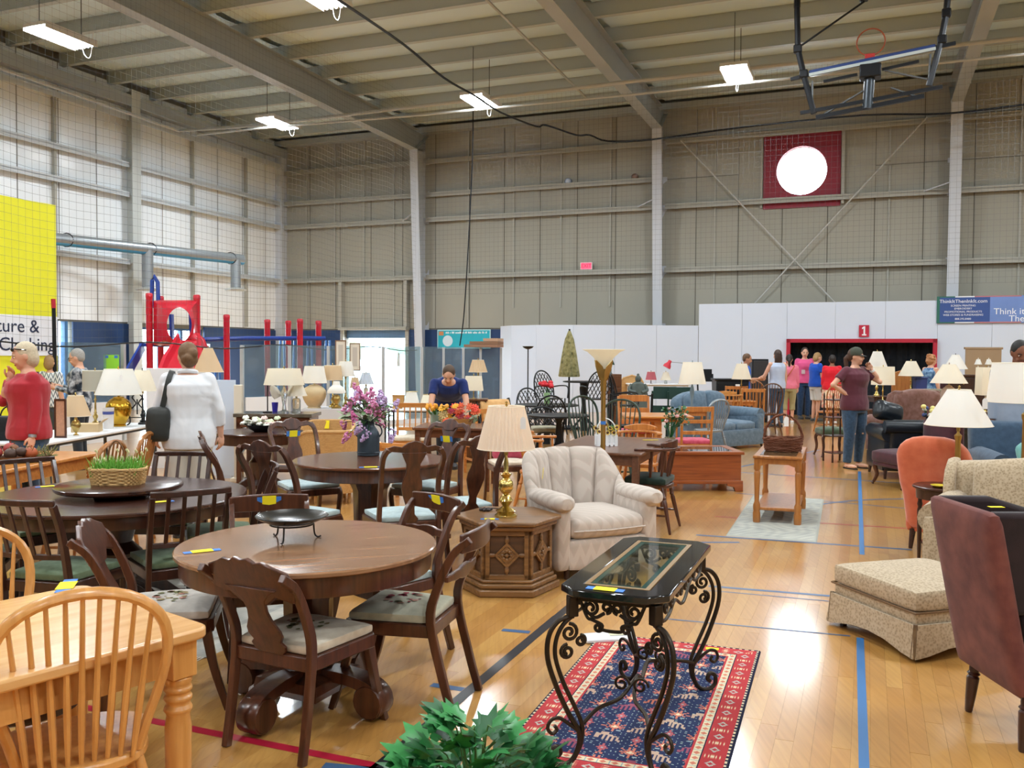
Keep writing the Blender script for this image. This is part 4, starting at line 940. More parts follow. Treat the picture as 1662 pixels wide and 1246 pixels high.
for q in pet:
    b = MB()
    for i in range(42):
        t = rr.random(); a = rr.uniform(0, 2 * pi); r = .032 * (1 - t * .75); b.ell((r * cos(a), r * sin(a), t * .11), .0115, .0115, .008, 5, 4, M.Rotation(rr.uniform(-1, 1), 4, 'X'))
    lm.append(b.mesh('blossom_cluster', q))
lfm = [leafmesh(.1, .05).mesh('leaf', gr3), leafmesh(.08, .045).mesh('leaf', plain('leaf_lilac', '5f7d52', .6, var=.2, sc=30))]
b = MB()
for i in range(26):
    a = rr.uniform(0, 2 * pi); r = rr.uniform(.05, .24); dn = i % 5 == 0; z = rr.uniform(.16, .36) - r * .35 if not dn else rr.uniform(.0, .1); r = r if not dn else rr.uniform(.2, .27)
    p = V((r * cos(a), r * sin(a), z)); b.tube([(0, 0, 0), (p.x * .3, p.y * .3, max(.1, z * .6)), tuple(p)], .003, 4)
    scatter('blossom_cluster', lm[rr.choice([0, 0, 1, 2]) if p.x < .08 else rr.choice([0, 1, 1])], lil, p, ((rr.uniform(-.5, .5) if not dn else 2.4), rr.uniform(-.5, .5), a), rr.uniform(.8, 1.15))
for i in range(100):
    a = rr.uniform(0, 2 * pi); r = rr.uniform(.02, .2); scatter('leaf', rr.choice(lfm), lil, (r * cos(a), r * sin(a), rr.uniform(.1, .26)), (rr.uniform(-.4, .9), rr.uniform(-.5, .5), a - pi / 2), rr.uniform(.7, 1.1))
b.build('stems', gr2, lil, kind='stuff')

# hexagonal commode with brass lamp
HX = V((X(826, 6.25), 6.25, 0)); hr = -.02
hx = thing('commode_table', 'hexagonal carved wooden commode table with brass lamp on top', 'table', HX, hr)
def hexa(R): return [(R * cos(radians(60 * k)), R * sin(radians(60 * k))) for k in range(6)]
b = MB(); b.prism(hexa(.375), .475, .505); b.build('tabletop', w_com, hx, bev=.01); b = MB(); b.prism(hexa(.345), .44, .475); b.build('top_moulding', w_com, hx, bev=.012)
b = MB(); b.prism(hexa(.365), 0, .05); b.prism(hexa(.345), .05, .085); b.prism(hexa(.325), .085, .11); b.build('plinth', w_com, hx, bev=.01)
b = MB(); b.prism(hexa(.295), .1, .45); b.build('carcass', wood('wood_comd', '432a18', '5a3a20', .5), hx, smooth=False)
for k in range(6):
    a = radians(60 * k + 30); ap_ = .295 * cos(pi / 6); T = M.Rotation(a - pi / 2, 4, 'Z') @ M.Translation((0, ap_, 0))
    b = MB(); b.t(T); wv = .145
    for x0, x1, z0, z1 in ((-wv, -wv + .03, .11, .44), (wv - .03, wv, .11, .44), (-wv, wv, .11, .145), (-wv, wv, .405, .44), (-.008, .008, .14, .41), (-wv + .02, wv - .02, .268, .282)): b.box(x0, x1, -.01, .018, z0, z1)
    b.build('door_panel', w_com, hx, bev=.004)
    b = MB(); b.t(T)
    for q, (rx, rz) in enumerate(((.075, .075), (.05, .05))): b.rib([(rx * s_, .012, .275 + rz * c_) for s_, c_ in ((1, 0), (0, 1), (-1, 0), (0, -1))], .022, .014 + .004 * q, up=(0, 1, 0), closed=True)
    for j in range(8): aa = pi / 4 * j; b.ell((.03 * cos(aa), .018, .275 + .03 * sin(aa)), .013, .008, .013, 8, 5)
    for sx, sz in ((1, 0), (-1, 0), (0, 1), (0, -1)): b.ell((.1 * sx, .012, .275 + .1 * sz), .016 + .012 * abs(sx), .01, .016 + .012 * abs(sz), 8, 5)
    b.ell((0, .02, .275), .014, .012, .014, 8, 5); b.build('carved_rosette', w_com, hx)
price(hx, (-.12, -.2, .5055), 0, w=.07, h=.045)
lamp('polished brass table lamp with ivory pleated shade on the hexagonal commode', G(821, 838, .505), .76, .125, .2, .29, 'pleat', 'ball', brass, .078, pleat=40, htag=True)
hd_ = thing('iron_flower', 'small dark iron flower ornament lying beside the brass lamp', 'ornament', G(788, 829, .505))
b = MB()
for k in range(7): a = k * .9; b.ell((.03 * cos(a), .03 * sin(a), .012), .022, .012, .01, 8, 5, M.Rotation(a, 4, 'Z'))
b.build('petals', plain('iron_dark', '3b3230', .5, metal=.5), hd_); b = MB(); b.tube(cr([(.0, 0, .02), (.06, .0, .02), (.1, .03, .01)], 4), .004, 5); b.build('stem', MT['iron_dark'], hd_)

# channel-backed barrel armchair
m_bar = fabric('barrel_flame', 'b8aca1', 'c6bab0', 34, kind='zig', c3='bcaca2'); BC = V((X(948, 6.85), 6.85, 0))
bc = thing('barrel_armchair', 'cream channel back barrel armchair with flame stitch cloth and yellow tag', 'armchair', BC, face(.42, -.9))
def hgt(a): k = max(0, min(1, (abs(a) - .75) / .75)); k = k * k * (3 - 2 * k); return .87 * (1 - k) + .6 * k
nch = 7; A0 = 1.72
for i in range(nch):
    a0, a1_ = -A0 + 2 * A0 * i / nch, -A0 + 2 * A0 * (i + 1) / nch; nu, nv = 6, 9; R = []
    for q in range(nu + 1):
        u_ = q / nu; a = a0 + (a1_ - a0) * (u_ * .985 + .0075); H_ = hgt(a); ring = []
        bul = .035 * sqrt(max(0, 1 - (2 * u_ - 1) ** 2)); ri, ro = .335 - bul, .425
        lean_ = lambda z: .09 * max(0, z - .35) / .5 * (cos(a / 2) ** 2)
        prof = [(ri, .3), (ri, .45), (ri, H_ - .1), (ri + .008, H_ - .05), (ri + .03, H_ - .015), ((ri + ro) / 2, H_ + bul * .3), (ro - .02, H_ - .015), (ro, H_ - .05), (ro - .01, H_ - .3), (ro - .03, .08), (ro - .06, .08), (ri + .03, .28)]
        R.append([((r_ + lean_(z)) * sin(a), -(r_ + lean_(z)) * cos(a) + .02, z) for r_, z in prof])
    b = MB(); b.rings(R); b.build('back_channel', m_bar, bc, ang=60)
for s in (-1, 1):
    b = MB(); b.rbox((s * .365, .18, .32), (.13, .42, .5), .05, 6, (.01, 0, 0)); b.build('arm', m_bar, bc)
    b = MB(); R = []
    for y_, r_ in ((-.06, .03), (-.05, .07), (.1, .082), (.3, .085), (.385, .078), (.415, .05), (.42, .012)): R.append([(s * .375 + r_ * 1.05 * cos(2 * pi * k / 14) * 1, y_ + .02, .565 + r_ * .8 * sin(2 * pi * k / 14)) for k in range(14)])
    b.rings(R); b.build('arm_roll', m_bar, bc)
b = MB(); b.rbox((0, .1, .375), (.62, .6, .16), .06, 8, (0, .015, .03)); b.build('seat_cushion', m_bar, bc)
b = MB(); b.rbox((0, .1, .185), (.66, .58, .23), .03, 6); b.build('base', m_bar, bc)
b = MB(); b.tube([(-.3, .405, .36), (0, .42, .355), (.3, .405, .36)], .006, 6); b.build('piping', m_bar, bc)
b = MB()
for s in (-1, 1):
    for y_ in (-.25, .3): b.lathe([(.02, 0), (.025, .08)], 10, (s * .3, y_, 0))
b.build('feet', w_dark, bc)
b = MB(); b.cb((0, 0, 0), (.035, .002, .085)); o = b.build('price_tag', YEL, bc, smooth=False); o.location = (.235, -.215, .7); o.rotation_euler = (-.1, .2, 1.0)

# wrought-iron console table
c0 = (G(895, 957, .72) + G(1084, 972, .72) + G(1159, 880, .72) + G(1017, 866, .72)) / 4; c0.z = 0; fd = (.366, .93)
ct = thing('console_table', 'wrought iron scroll console table with black stone top and glass panel', 'table', c0, face(*fd))
CW, CL, CZ = .43, 1.1, .72; hw, hl = CW / 2, CL / 2
def octo(w, l, k): return [(w - k, -l), (w, -l + k), (w, l - k), (w - k, l), (-w + k, l), (-w, l - k), (-w, -l + k), (-w + k, -l)]
def ring(b, o, i, z0, z1):
    n = len(o); vs = [(x, y, z0) for x, y in o] + [(x, y, z1) for x, y in o] + [(x, y, z0) for x, y in i] + [(x, y, z1) for x, y in i]; fs = []
    for k in range(n): j = (k + 1) % n; fs += [(k, j, n + j, n + k), (n + k, n + j, 3 * n + j, 3 * n + k), (3 * n + k, 3 * n + j, 2 * n + j, 2 * n + k), (2 * n + k, 2 * n + j, j, k)]
    return b.add(vs, fs)
stone = plain('black_stone', '17181c', .08, coat=.4); inl = plain('inlay_rope', '86663c', .35, var=.6, sc=140)
b = MB(); ring(b, octo(hw, hl, .07), octo(hw - .085, hl - .1, .004), CZ - .032, CZ); b.build('tabletop', stone, ct, bev=.006)
b = MB(); ring(b, octo(hw - .085, hl - .1, .004), octo(hw - .104, hl - .119, .004), CZ - .02, CZ + .0006); b.build('inlay_band', inl, ct, smooth=False)
b = MB(); ring(b, octo(hw - .1045, hl - .1195, .003), octo(hw - .125, hl - .14, .003), CZ - .012, CZ - .001); b.build('glass_bevel', plain('glass_edge', '12403c', .08, spec=.8), ct, smooth=False)
b = MB(); b.box(-hw + .125, hw - .125, -hl + .14, hl - .14, CZ - .006, CZ - .001); b.build('glass_panel', glass_mat('table_glass', 'eaf5f0', .03), ct, smooth=False)
price(ct, (-.03, -hl + .048, CZ + .0005), 0, w=.085, h=.05)
b = MB(); ring(b, octo(hw - .03, hl - .03, .06), octo(hw - .045, hl - .045, .06), CZ - .05, CZ - .03); b.build('top_rail', iron, ct, smooth=False)
r_ = .007
def scr(b, c, r0, r1, a0, turns, T=None): b.tube(spiral(c, r0, r1, a0, turns, 22), r_, 6)
zb = .585
for s in (-1, 1):
    # short ends
    b = MB(); b.t(M.Translation((0, s * (hl - .04), 0))); w_ = hw - .085
    b.tube(cr([(-w_, 0, .68), (-w_ + .03, 0, .61), (-.08, 0, .6), (-.04, 0, .585), (-.035, 0, .565), (.035, 0, .565), (.04, 0, .585), (.08, 0, .6), (w_ - .03, 0, .61), (w_, 0, .68)], 5), r_, 6)
    for q in (-1, 1): scr(b, (q * .085, 0, .645), .03, .008, pi / 2 + q * .4, 1.4 * q); scr(b, (q * .022, 0, .652), .022, .006, -pi / 2, -1.3 * q); scr(b, (q * .055, 0, .572), .016, .005, 0, 1.2 * q); b.tube(cr([(q * .115, 0, .645), (q * .07, 0, .61), (q * .03, 0, .63)], 4), r_, 6)
    b.build('apron_scrollwork', iron, ct)
    b = MB(); b.t(M.Translation((s * (hw - .04), 0, 0)) @ M.Rotation(pi / 2, 4, 'Z')); L_ = hl - .1
    b.tube(cr([(-L_, 0, .68), (-L_ + .03, 0, .6), (-.3, 0, .59), (-.18, 0, .62), (-.06, 0, .575), (0, 0, .565), (.06, 0, .575), (.18, 0, .62), (.3, 0, .59), (L_ - .03, 0, .6), (L_, 0, .68)], 5), r_, 6)
    for q in (-1, 1):
        for x_, z_, R_ in ((.36, .64, .034), (.25, .635, .03), (.13, .645, .028), (.05, .63, .026)): scr(b, (q * x_, 0, z_), R_, .007, pi / 2, 1.4 * q)
    b.build('apron_scrollwork', iron, ct)
    for t_ in (-1, 1):
        a = atan2(t_ * .75, s * 1.0); T = M.Translation((s * (hw - .05), t_ * (hl - .06), 0)) @ M.Rotation(a, 4, 'Z')
        b = MB(); b.t(T)
        o_ = lambda pts: [(x_, 0, z_) for x_, z_ in pts]
        b.tube(cr(o_([(-.005, .6), (.055, .585), (.095, .53), (.1, .44), (.065, .33), (.015, .22), (-.03, .14), (-.03, .08), (.0, .025), (.05, .012), (.085, .035), (.085, .075), (.058, .088), (.045, .065), (.06, .05)]), 5), .0105, 8)
        b.tube(cr(o_([(0, .6), (.04, .565), (.066, .51), (.068, .44), (.035, .34), (-.015, .235), (-.045, .16), (-.04, .09), (-.01, .03)]), 5), .009, 8)
        b.tube(cr(o_([(-.03, .14), (.0, .165), (.05, .2), (.085, .195), (.098, .165), (.08, .142), (.06, .155), (.07, .172)]), 5), .0075, 7)
        for cx, cz, R_, tn in ((.012, .535, .036, 1.5), (.02, .46, .03, -1.5), (-.035, .5, .022, 1.4)): b.tube(spiral((cx, 0, cz), R_, .007, pi / 2, tn, 22), .0075, 6)
        b.build('leg', iron, ct)
        b = MB(); b.t(T); b.box(-.02, .02, -.02, .02, .6, CZ - .04); b.build('corner_block', iron, ct, bev=.004)
        b = MB(); b.tube(cr([(s * (hw - .075), t_ * (hl - .09), .15), (s * .1, t_ * (hl - .2), .19), (s * .03, t_ * .25, .21), (0, t_ * .1, .25), (0, 0, .21)], 5), .0085, 7); b.tube([(v_[0] + s * .02, v_[1] + t_ * .02, v_[2]) for v_ in spiral((s * .02, t_ * .18, .25), .035, .008, 0, 1.4, 20)], .006, 6); b.build('stretcher', iron, ct)

# patterned rug under it
def rugmesh(w, l, fn, nx, ny, th=.008, wob=.0):
    vs = []; fs = []; cs = []
    for j in range(ny + 1):
        for i in range(nx + 1): vs.append((w * (i / nx - .5), l * (j / ny - .5), th if 0 < i < nx and 0 < j < ny else 0))
    for j in range(ny):
        for i in range(nx): a = j * (nx + 1) + i; fs.append((a, a + 1, a + nx + 2, a + nx + 1)); cs.append(fn(w * ((i + .5) / nx - .5), l * ((j + .5) / ny - .5)))
    me = bpy.data.meshes.new('rug'); me.from_pydata(vs, [], fs); ca = me.color_attributes.new('Col', 'BYTE_COLOR', 'CORNER')
    arr = np.repeat(np.array(cs, dtype=np.float32), 4, 0); ca.data.foreach_set('color', arr.ravel()); return me
def orient(w, l):
    navy, red, ivory, coral, sky, dk = [lin(q) for q in ('232c4e', 'b0383c', 'd8c6a4', 'c2705c', '93a4a8', '1b1f38')]
    MOT = ["....1.1....|.1..1.1..1.|..1.111.1..|...11211...|.1112221 11|...11211...|..1.111.1..|.....1.....|..33.1.33..|.....1.....",
           ".4444......|4444444....|44.4.4444..|4..4.4.4.4.|4..4.4.4.4.|...4.4.4.44|.....4.4..4|...........", ".....5.....|....555....|...55355...|....555....|.....5.....|.....1.....|....1.1...."]
    MOT = [q.split('|') for q in MOT]; cmap = {'1': coral, '2': ivory, '3': sky, '4': coral, '5': lin('a8565a')}
    rr = random.Random(4); place = {}
    def fn(x, y):
        ex, ey = w / 2 - abs(x), l / 2 - abs(y); e = min(ex, ey); along = y if ex < ey else x
        if e < .022: return dk if int(along * 60) % 2 or e < .008 else ivory
        if e < .03: return red
        if e < .115:
            k = (along / .135) % 1 - .5; q = (e - .0725) / .045; d = abs(k) * 2 + abs(q) * .9
            if d < .22: return red
            if d < .36: return ivory if d > .28 else sky
            if d < .5 and int(abs(k) * 20 + abs(q) * 8) % 2: return sky
            if abs(abs(k) - .5) < .14 and abs(q) < .75 and int(abs(q) * 7) % 2 == 0: return ivory if abs(abs(k) - .5) < .08 else coral
            return red
        if e < .122: return dk
        if e < .155:
            k = (along / .05) % 1; q = (e - .138) / .017
            return coral if abs(k - .5) + abs(q) * .4 < .3 else (sky if abs(k) < .12 else ivory)
        if e < .163: return red
        cx, cy = .118, .115; gx, gy = math.floor(x / cx + 50), math.floor(y / cy + 50); lx, ly = (x / cx + 50) % 1, (y / cy + 50) % 1
        key = (gx, gy)
        if key not in place: place[key] = ((gx + gy * 2) % 3, rr.random() < .5, rr.choice([coral, lin('b99a86'), lin('8e4a5c'), ivory]))
        k, fl, c1 = place[key]; mo = MOT[k]; R_, C_ = len(mo), 11; px_ = int((lx - .05) / .9 * C_); py_ = int((1 - ly - .06) / .8 * R_)
        if fl: px_ = C_ - 1 - px_
        if 0 <= px_ < C_ and 0 <= py_ < R_ and px_ < len(mo[py_]) and mo[py_][px_] in cmap:
            ch_ = mo[py_][px_]; return c1 if ch_ == '4' else cmap[ch_]
        if (math.sin(gx * 3.1 + lx * 19) * math.sin(ly * 23 + gy)) > .86: return lin('9fb0aa')
        return navy
    return fn
RW, RLn = .9, 1.75; rd = V((.345, .94, 0)).normalized(); rx = V((rd.y, -rd.x, 0)); tr_ = G(1235, 1058); rc = tr_ - rd * RLn / 2 - rx * RW / 2
ro = bpy.data.objects.new('oriental_rug', rugmesh(RW, RLn, orient(RW, RLn), 180, 350)); COL.objects.link(ro); ro.data.materials.append(vcol('rug_wool')); ro.location = rc; ro.rotation_euler = (0, 0, face(rd.x, rd.y))
tag(ro, 'navy and red oriental rug with small figures under the iron console', 'rug')
pt = G(1156, 1053, .009); lp = ro.matrix_basis.inverted() @ pt; price(ro, (lp.x, lp.y, .0085), .1, plainy=True, w=.07, h=.035)
lb = thing('folded_linen', 'white folded linen in clear wrapping on the floor behind the console', 'linen', G(988, 1037), face(-.2, .98))
b = MB(); b.rbox((0, 0, .012), (.3, .14, .024), .01, 5, (0, 0, .008)); b.build('bundle', plain('linen_white', 'e4e6ea', .35, coat=.5, bump=.5, bsc=25), lb); b = MB(); b.cb((.06, -.01, .032), (.12, .05, .001)); b.build('printed_flap', plain('flap_cream', 'd9d2b0', .5), lb)
# crumpled wrapping under the oak table
pw = thing('plastic_wrap', 'crumpled clear white plastic wrapping under the round oak table', 'wrapping', G(425, 1150)); rr = random.Random(9); b = MB(); b.ell((0, 0, .05), .07, .06, .06, 14, 10); b.v = [(x * (1 + rr.uniform(-.3, .3)), y * (1 + rr.uniform(-.3, .3)), max(0, z * (1 + rr.uniform(-.3, .3)))) for x, y, z in b.v]; b.build('wrap', plain('wrap_white', 'dfe6ea', .2, coat=.6), pw, ang=15)

# ivy close to the lens
iv = thing('potted_ivy', 'bushy green ivy in a low pot nearest the camera', 'plant', V((X(778, 2.75), 2.75, 0)))
b = MB(); b.lathe([(.1, 0), (.13, .2), (.14, .205), (.14, .235), (.125, .235), (.12, .2), (.02, .2)], 28); b.build('pot', plain('terracotta', '9a5a3c', .7), iv)
b = MB(); b.lathe([(.001, .2), (.12, .2)], 24, caps=False); b.build('soil', plain('soil', '2e2219', .9), iv, kind='stuff')
ivm = [ivymesh(.1).mesh('leaf', gr2, ang=80), ivymesh(.085).mesh('leaf', plain('leaf_ivy', '2f7a3e', .35, var=.3, sc=25), ang=80), ivymesh(.092).mesh('leaf', plain('leaf_ivy2', '3d8a4a', .35, var=.2, sc=20), ang=80)]
b = MB(); rr = random.Random(21)
for i in range(190):
    a = rr.uniform(0, 2 * pi); q = sqrt(rr.random()); x, y = .31 * q * cos(a), .2 * q * sin(a); z = .24 + .32 * (1 - q * q) * rr.uniform(.5, 1.0) - .05 * q
    if i % 3 == 0: b.tube(cr([(x * .2, y * .2, .2), (x * .6, y * .6, z * .95), (x, y, z)], 3), .0025, 4)
    scatter('leaf', ivm[i % 3], iv, (x, y, z), (rr.uniform(.2, 1.0), rr.uniform(-.5, .5), a - pi / 2 + rr.uniform(-.9, .9)), rr.uniform(.75, 1.2))
b.build('vines', plain('vine', '4d6b33', .6), iv, kind='stuff')

# faded fringed rug beneath the two dark tables
def fadedrug(x, y):
    ex_, ey_ = .95 - abs(x), 1.2 - abs(y); e = min(ex_, ey_); a = sin(x * 26 + 3 * sin(y * 11)) * sin(y * 21); k = .5 + .25 * a + (.15 if .1 < e < .2 else 0) - (.2 if .2 < e < .23 else 0)
    c1, c2 = lin('c9c4b8'), lin('8e8f8c'); k = max(0, min(1, k)); return tuple(c1[i] * k + c2[i] * (1 - k) for i in range(3)) + (1,)
fc = V((-1.62, 4.72, 0)) - E2 * .95 + E1 * 1.2; fo = bpy.data.objects.new('faded_rug', rugmesh(1.9, 2.4, fadedrug, 80, 100, .006)); COL.objects.link(fo); fo.data.materials.append(MT['rug_wool']); fo.location = fc; fo.rotation_euler = (0, 0, YAW); tag(fo, 'faded pale rug with knotted fringe under the lazy susan table', 'rug')
b = MB()
for i in range(95): x = -.94 + i * .02; b.add([(x - .006, -1.2, .005), (x + .006, -1.2, .005), (x + .003, -1.26, .002), (x - .003, -1.26, .002)], [(0, 1, 2, 3)])
b.build('fringe', plain('fringe_cream', 'd2ccbc', .9), fo, smooth=False, kind='stuff')

tbo = [o for o in COL.objects if o.name == 'round_table.001'][0]
for px, py in ((77, 789), (262, 814)): lp = (M.Translation(tbo.location) @ M.Rotation(tbo.rotation_euler.z, 4, 'Z')).inverted() @ G(px, py, .752); price(tbo, (lp.x, lp.y, .7505), .3, w=.08, h=.045)
so = thing('wooden_stool', 'dark round wooden stool tucked under the farmhouse table', 'stool', V((-1.63, 2.98, 0))); b = MB(); b.lathe([(.15, .42), (.17, .43), (.17, .45), (.15, .458)], 24); b.build('seat', w_dark, so)
for k in range(4): a = k * pi / 2 + .6; b = MB(); b.tube([(.17 * cos(a), .17 * sin(a), 0), (.1 * cos(a), .1 * sin(a), .42)], [.014, .018], 8); b.build('leg', w_end, so)
# ================================================================ the right side
m_orn = fabric('velvet_orange', 'c4603f', 'd2714e', 12, sheen=.5); m_mar = fabric('velvet_maroon', '5a3230', '77473f', 10, sheen=.1); m_mardk = fabric('velvet_shade', '1e1416', '2a1c1e', 10)  # velvet_shade: maroon of the wing chair's sides, with their shade put into the colour
m_bur = fabric('velvet_burgundy', '33121d', '481a28', 12); m_tap = fabric('tapestry_beige', '86735a', 'b7a48a', 70, kind='vor', c3='a8957a'); m_bl = fabric('cloth_blue', '4f6476', '66798a', 18)
m_nav = fabric('cloth_navy', '34465a', '41556a', 18); m_ol = fabric('cloth_olive', '6e6650', '7f765e', 18); m_brw = fabric('cloth_taupe', '6b4a3e', '82605a', 18); m_lth = plain('leather_black', '1b2128', .28, var=.2, sc=8, bump=.3, bsc=60)
# maroon wing chair, seen from its back and side
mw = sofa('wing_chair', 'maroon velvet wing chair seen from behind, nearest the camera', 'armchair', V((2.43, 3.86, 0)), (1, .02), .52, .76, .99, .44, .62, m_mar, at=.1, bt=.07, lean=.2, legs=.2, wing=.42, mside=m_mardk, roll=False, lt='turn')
price(mw, (.1, -.4, .99), 0, plainy=True, w=.03, h=.06)
# patterned ottoman with pleated skirt
ot = thing('ottoman', 'beige patterned ottoman with pleated skirt beside the blue floor tape', 'ottoman', V((2.37, 5.16, 0)), face(-.29, .957))
ow, ol = .68, .7
b = MB(); b.rbox((0, 0, .315), (ow, ol, .12), .03, 6, (0, 0, .025)); b.build('cushion', m_tap, ot); b = MB(); b.tube([(x * (ow / 2 + .002), y * (ol / 2 + .002), .257) for x, y in ((-1, -1), (1, -1), (1, 1), (-1, 1))], .006, 6, closed=True); b.build('piping', fabric('piping_brown', '6d5236'), ot)
b = MB(); b.box(-ow / 2 + .01, ow / 2 - .01, -ol / 2 + .01, ol / 2 - .01, .09, .255); b.build('band', m_tap, ot, bev=.01)
for k in range(4):
    W2, D2 = (ow / 2, ol / 2) if k % 2 == 0 else (ol / 2, ow / 2)
    poly = [(-W2 * 1.05, .02), (-W2 * .8, .03), (-W2 * .4, .06), (0, .07), (W2 * .4, .06), (W2 * .8, .03), (W2 * 1.05, .02), (W2 * .99, .195), (-W2 * .99, .195)]
    b = MB(); b.plate(poly, -.006, .006); b.v = [(x, y - D2 - .004 - (.2 - z) * .1, z) for x, y, z in b.v]; b.t(None); R_ = M.Rotation(k * pi / 2, 4, 'Z'); b.v = [tuple(R_ @ V(q)) for q in b.v]; b.build('skirt_panel', m_tap, ot, smooth=False)
    a = R_ @ V((W2 * 1.0, -D2 * 1.0, 0)); b = MB(); b.t(M.Translation(a)); b.rings([[(.03 * cos(j * pi / 3), .03 * sin(j * pi / 3), .02) for j in range(6)], [(.012 * cos(j * pi / 3), .012 * sin(j * pi / 3), .2) for j in range(6)]]); b.build('corner_pleat', fabric('tapestry_dark', '5d4a36', '796449', 26, kind='vor'), ot, smooth=False)
    a = R_ @ V((W2 * .86, -D2 * .86, 0)); b = MB(); b.lathe([(.02, 0), (.028, .1)], 8, tuple(a)); b.build('foot', w_dark, ot)
sofa('loveseat', 'beige patterned camel back loveseat with rolled arms behind the ottoman', 'sofa', V((3.45, 5.66, 0)), (-.6, -.8), 1.45, .86, .9, .45, .6, m_tap, seats=2, camel=.06, wing=.2, back_cush=True, at=.2, skirt=.1, legs=.08)
sofa('slipper_chair', 'orange velvet high back chair turned away beside the dark lamp table', 'armchair', V((3.74, 7.55, 0)), (.75, .66), .6, .62, .98, .44, .5, m_orn, at=.08, bt=.16, lean=.3, legs=.14, roll=False, crown=.12)
def pedestal_table(name, label, loc, R, h, m, legs=3):
    t = thing(name, label, 'table', loc, .4); b = MB(); b.lathe([(R - .012, h - .025), (R, h - .018), (R, h - .006), (R - .008, h)], 32); b.build('tabletop', m, t); b = MB(); b.lathe([(R * .88, h - .1), (R * .9, h - .025)], 32); b.build('apron', m, t)
    for k in range(4): a = k * pi / 2 + .5; b = MB(); legturn(b, (R * .78 * cos(a), R * .78 * sin(a), 0), h - .03, .02, 'turn'); b.build('leg', m, t)
    b = MB(); b.lathe([(R * .7, .16), (R * .72, .17), (R * .7, .18)], 24); b.build('shelf', m, t); return t
LT = P(1540, 6.95); pedestal_table('lamp_table', 'round dark mahogany lamp table between orange chair and loveseat', LT, .24, .62, w_dark)
lamp('brass column lamp with wide white shade on the round dark lamp table', P(1558, 6.98, .62), .745, .085, .245, .275, 'white', 'col', brassd, .052, htag=True)
b = thing('glass_dish', 'yellow glass dish on the round dark lamp table', 'dish', P(1528, 6.85, .62)); q = MB(); q.lathe([(.01, .004), (.04, .004), (.06, .02), (.058, .022), (.038, .008), (.01, .008)], 20); q.build('dish', plain('dish_yellow', 'c9b338', .15), b)
DL = P(1668, 7.7); pedestal_table('side_table', 'dark end table under the large white drum lamp', DL, .25, .62, w_dark); lamp('large white drum lamp cut by the frame beside the blue sofa', P(1668, 7.7, .62), .95, .27, .31, .335, 'white', 'col', brassd, .07)
sofa('blue_sofa', 'slate blue sofa cut by the frame behind the loveseat', 'sofa', V((5.72, 8.75, 0)), (-.2, -.98), 2.1, .9, .96, .46, .62, m_nav, seats=2, wing=.1, at=.18)
for i, (x, y, z) in enumerate(((4.98, 8.45, .64), (5.3, 8.3, .62))):
    o = MB().rbox((0, 0, 0), (.42, .16, .36), .07, 6, (0, .05, 0)).build('throw_pillow', fabric('pillow_teal', '6aa8a6', '83bdb8', 15), ang=60); o.location = (x, y, z); o.rotation_euler = (-.5, .1 + i * .3, .3 - i * .5); tag(o, ['pale teal pillow leaning on the slate blue sofa arm', 'pale teal pillow flat on the slate blue sofa seat'][i], 'pillow')
bu = thing('slipper_chair', 'burgundy velvet armless chair with cabriole legs behind the orange chair', 'chair', P(1492, 11.2), face(-.96, -.2)); b = MB(); b.rbox((0, .05, .36), (.66, .78, .16), .05, 6, (0, 0, .03)); b.build('seat', m_bur, bu); b = MB(); b.rbox((0, -.36, .55), (.66, .13, .56), .05, 7, (0, .02, 0)); b.build('backrest', m_bur, bu); b = MB(); b.box(-.31, .31, -.36, .42, .24, .3); b.build('seat_frame', m_bur, bu, bev=.02)
for sx in (-1, 1):
    for sy in (-1, 1): b = MB(); legturn(b, (sx * .27, sy * .34 + .03, 0), .27, .034, 'cab', sx * .03, sy * .04); b.build('leg', w_mah, bu)
sofa('leather_sofa', 'black leather sofa seen from behind beside the woman on the phone', 'sofa', P(1497, 12.15), (.12, .99), 1.22, .85, .79, .44, .62, m_lth, seats=2, at=.2)
ls_ = [o for o in COL.objects if o.name == 'leather_sofa'][0]; b = MB(); b.tube([(-.6, -.46, .7), (.6, -.46, .7)], .085, 14); b.build('back_roll', m_lth, ls_)
o = MB().rbox((0, 0, 0), (.44, .18, .28), .09, 7, (0, .05, 0)).build('leather_pillow', m_lth, ang=60); o.location = D(1441, 668, 12.4); o.rotation_euler = (-.3, .25, .2); tag(o, 'black leather pillow slumped on top of the black sofa', 'pillow')
sofa('wing_sofa', 'brown wing chair with pale piping behind the black leather sofa', 'armchair', P(1464, 14.4), (-.25, .97), .76, .8, 1.09, .45, .62, m_brw, wing=.3, camel=.05, lean=.1)
sofa('olive_sofa', 'olive taupe sofa back beyond the brown wing chair', 'sofa', P(1503, 16.2), (.1, 1), 1.1, .85, 1.06, .45, .62, m_ol, seats=2, crown=.08)
# what-not stand and green stool
et = thing('whatnot_shelf', 'slender dark wood whatnot shelf beside the woman on the phone', 'shelf', P(1360, 13.8), .2)
for sx in (-1, 1):
    for sy in (-1, 1): b = MB(); b.lathe([(.016, 0), (.016, .1), (.009, .14), (.015, .25), (.009, .3), (.015, .52), (.009, .58), (.015, .8), (.009, .86), (.015, 1.0), (.006, 1.06)], 8, (sx * .14, sy * .13, 0)); b.build('post', w_dark, et)
for z in (.14, .4, .68, .95): b = MB(); b.cb((0, 0, z), (.31, .29, .016)); b.build('shelf_board', w_dark, et, bev=.004)
gs = thing('green_stool', 'stool with green padded seat and curved legs behind whatnot shelf', 'stool', P(1352, 14.5)); b = MB(); b.rbox((0, 0, .41), (.44, .4, .1), .04, 6, (0, 0, .03)); b.build('seat', fabric('pad_forest', '3c4a38', '4b5a46', 15), gs); b = MB(); b.box(-.2, .2, -.18, .18, .33, .37); b.build('frame', w_mah, gs, bev=.01)
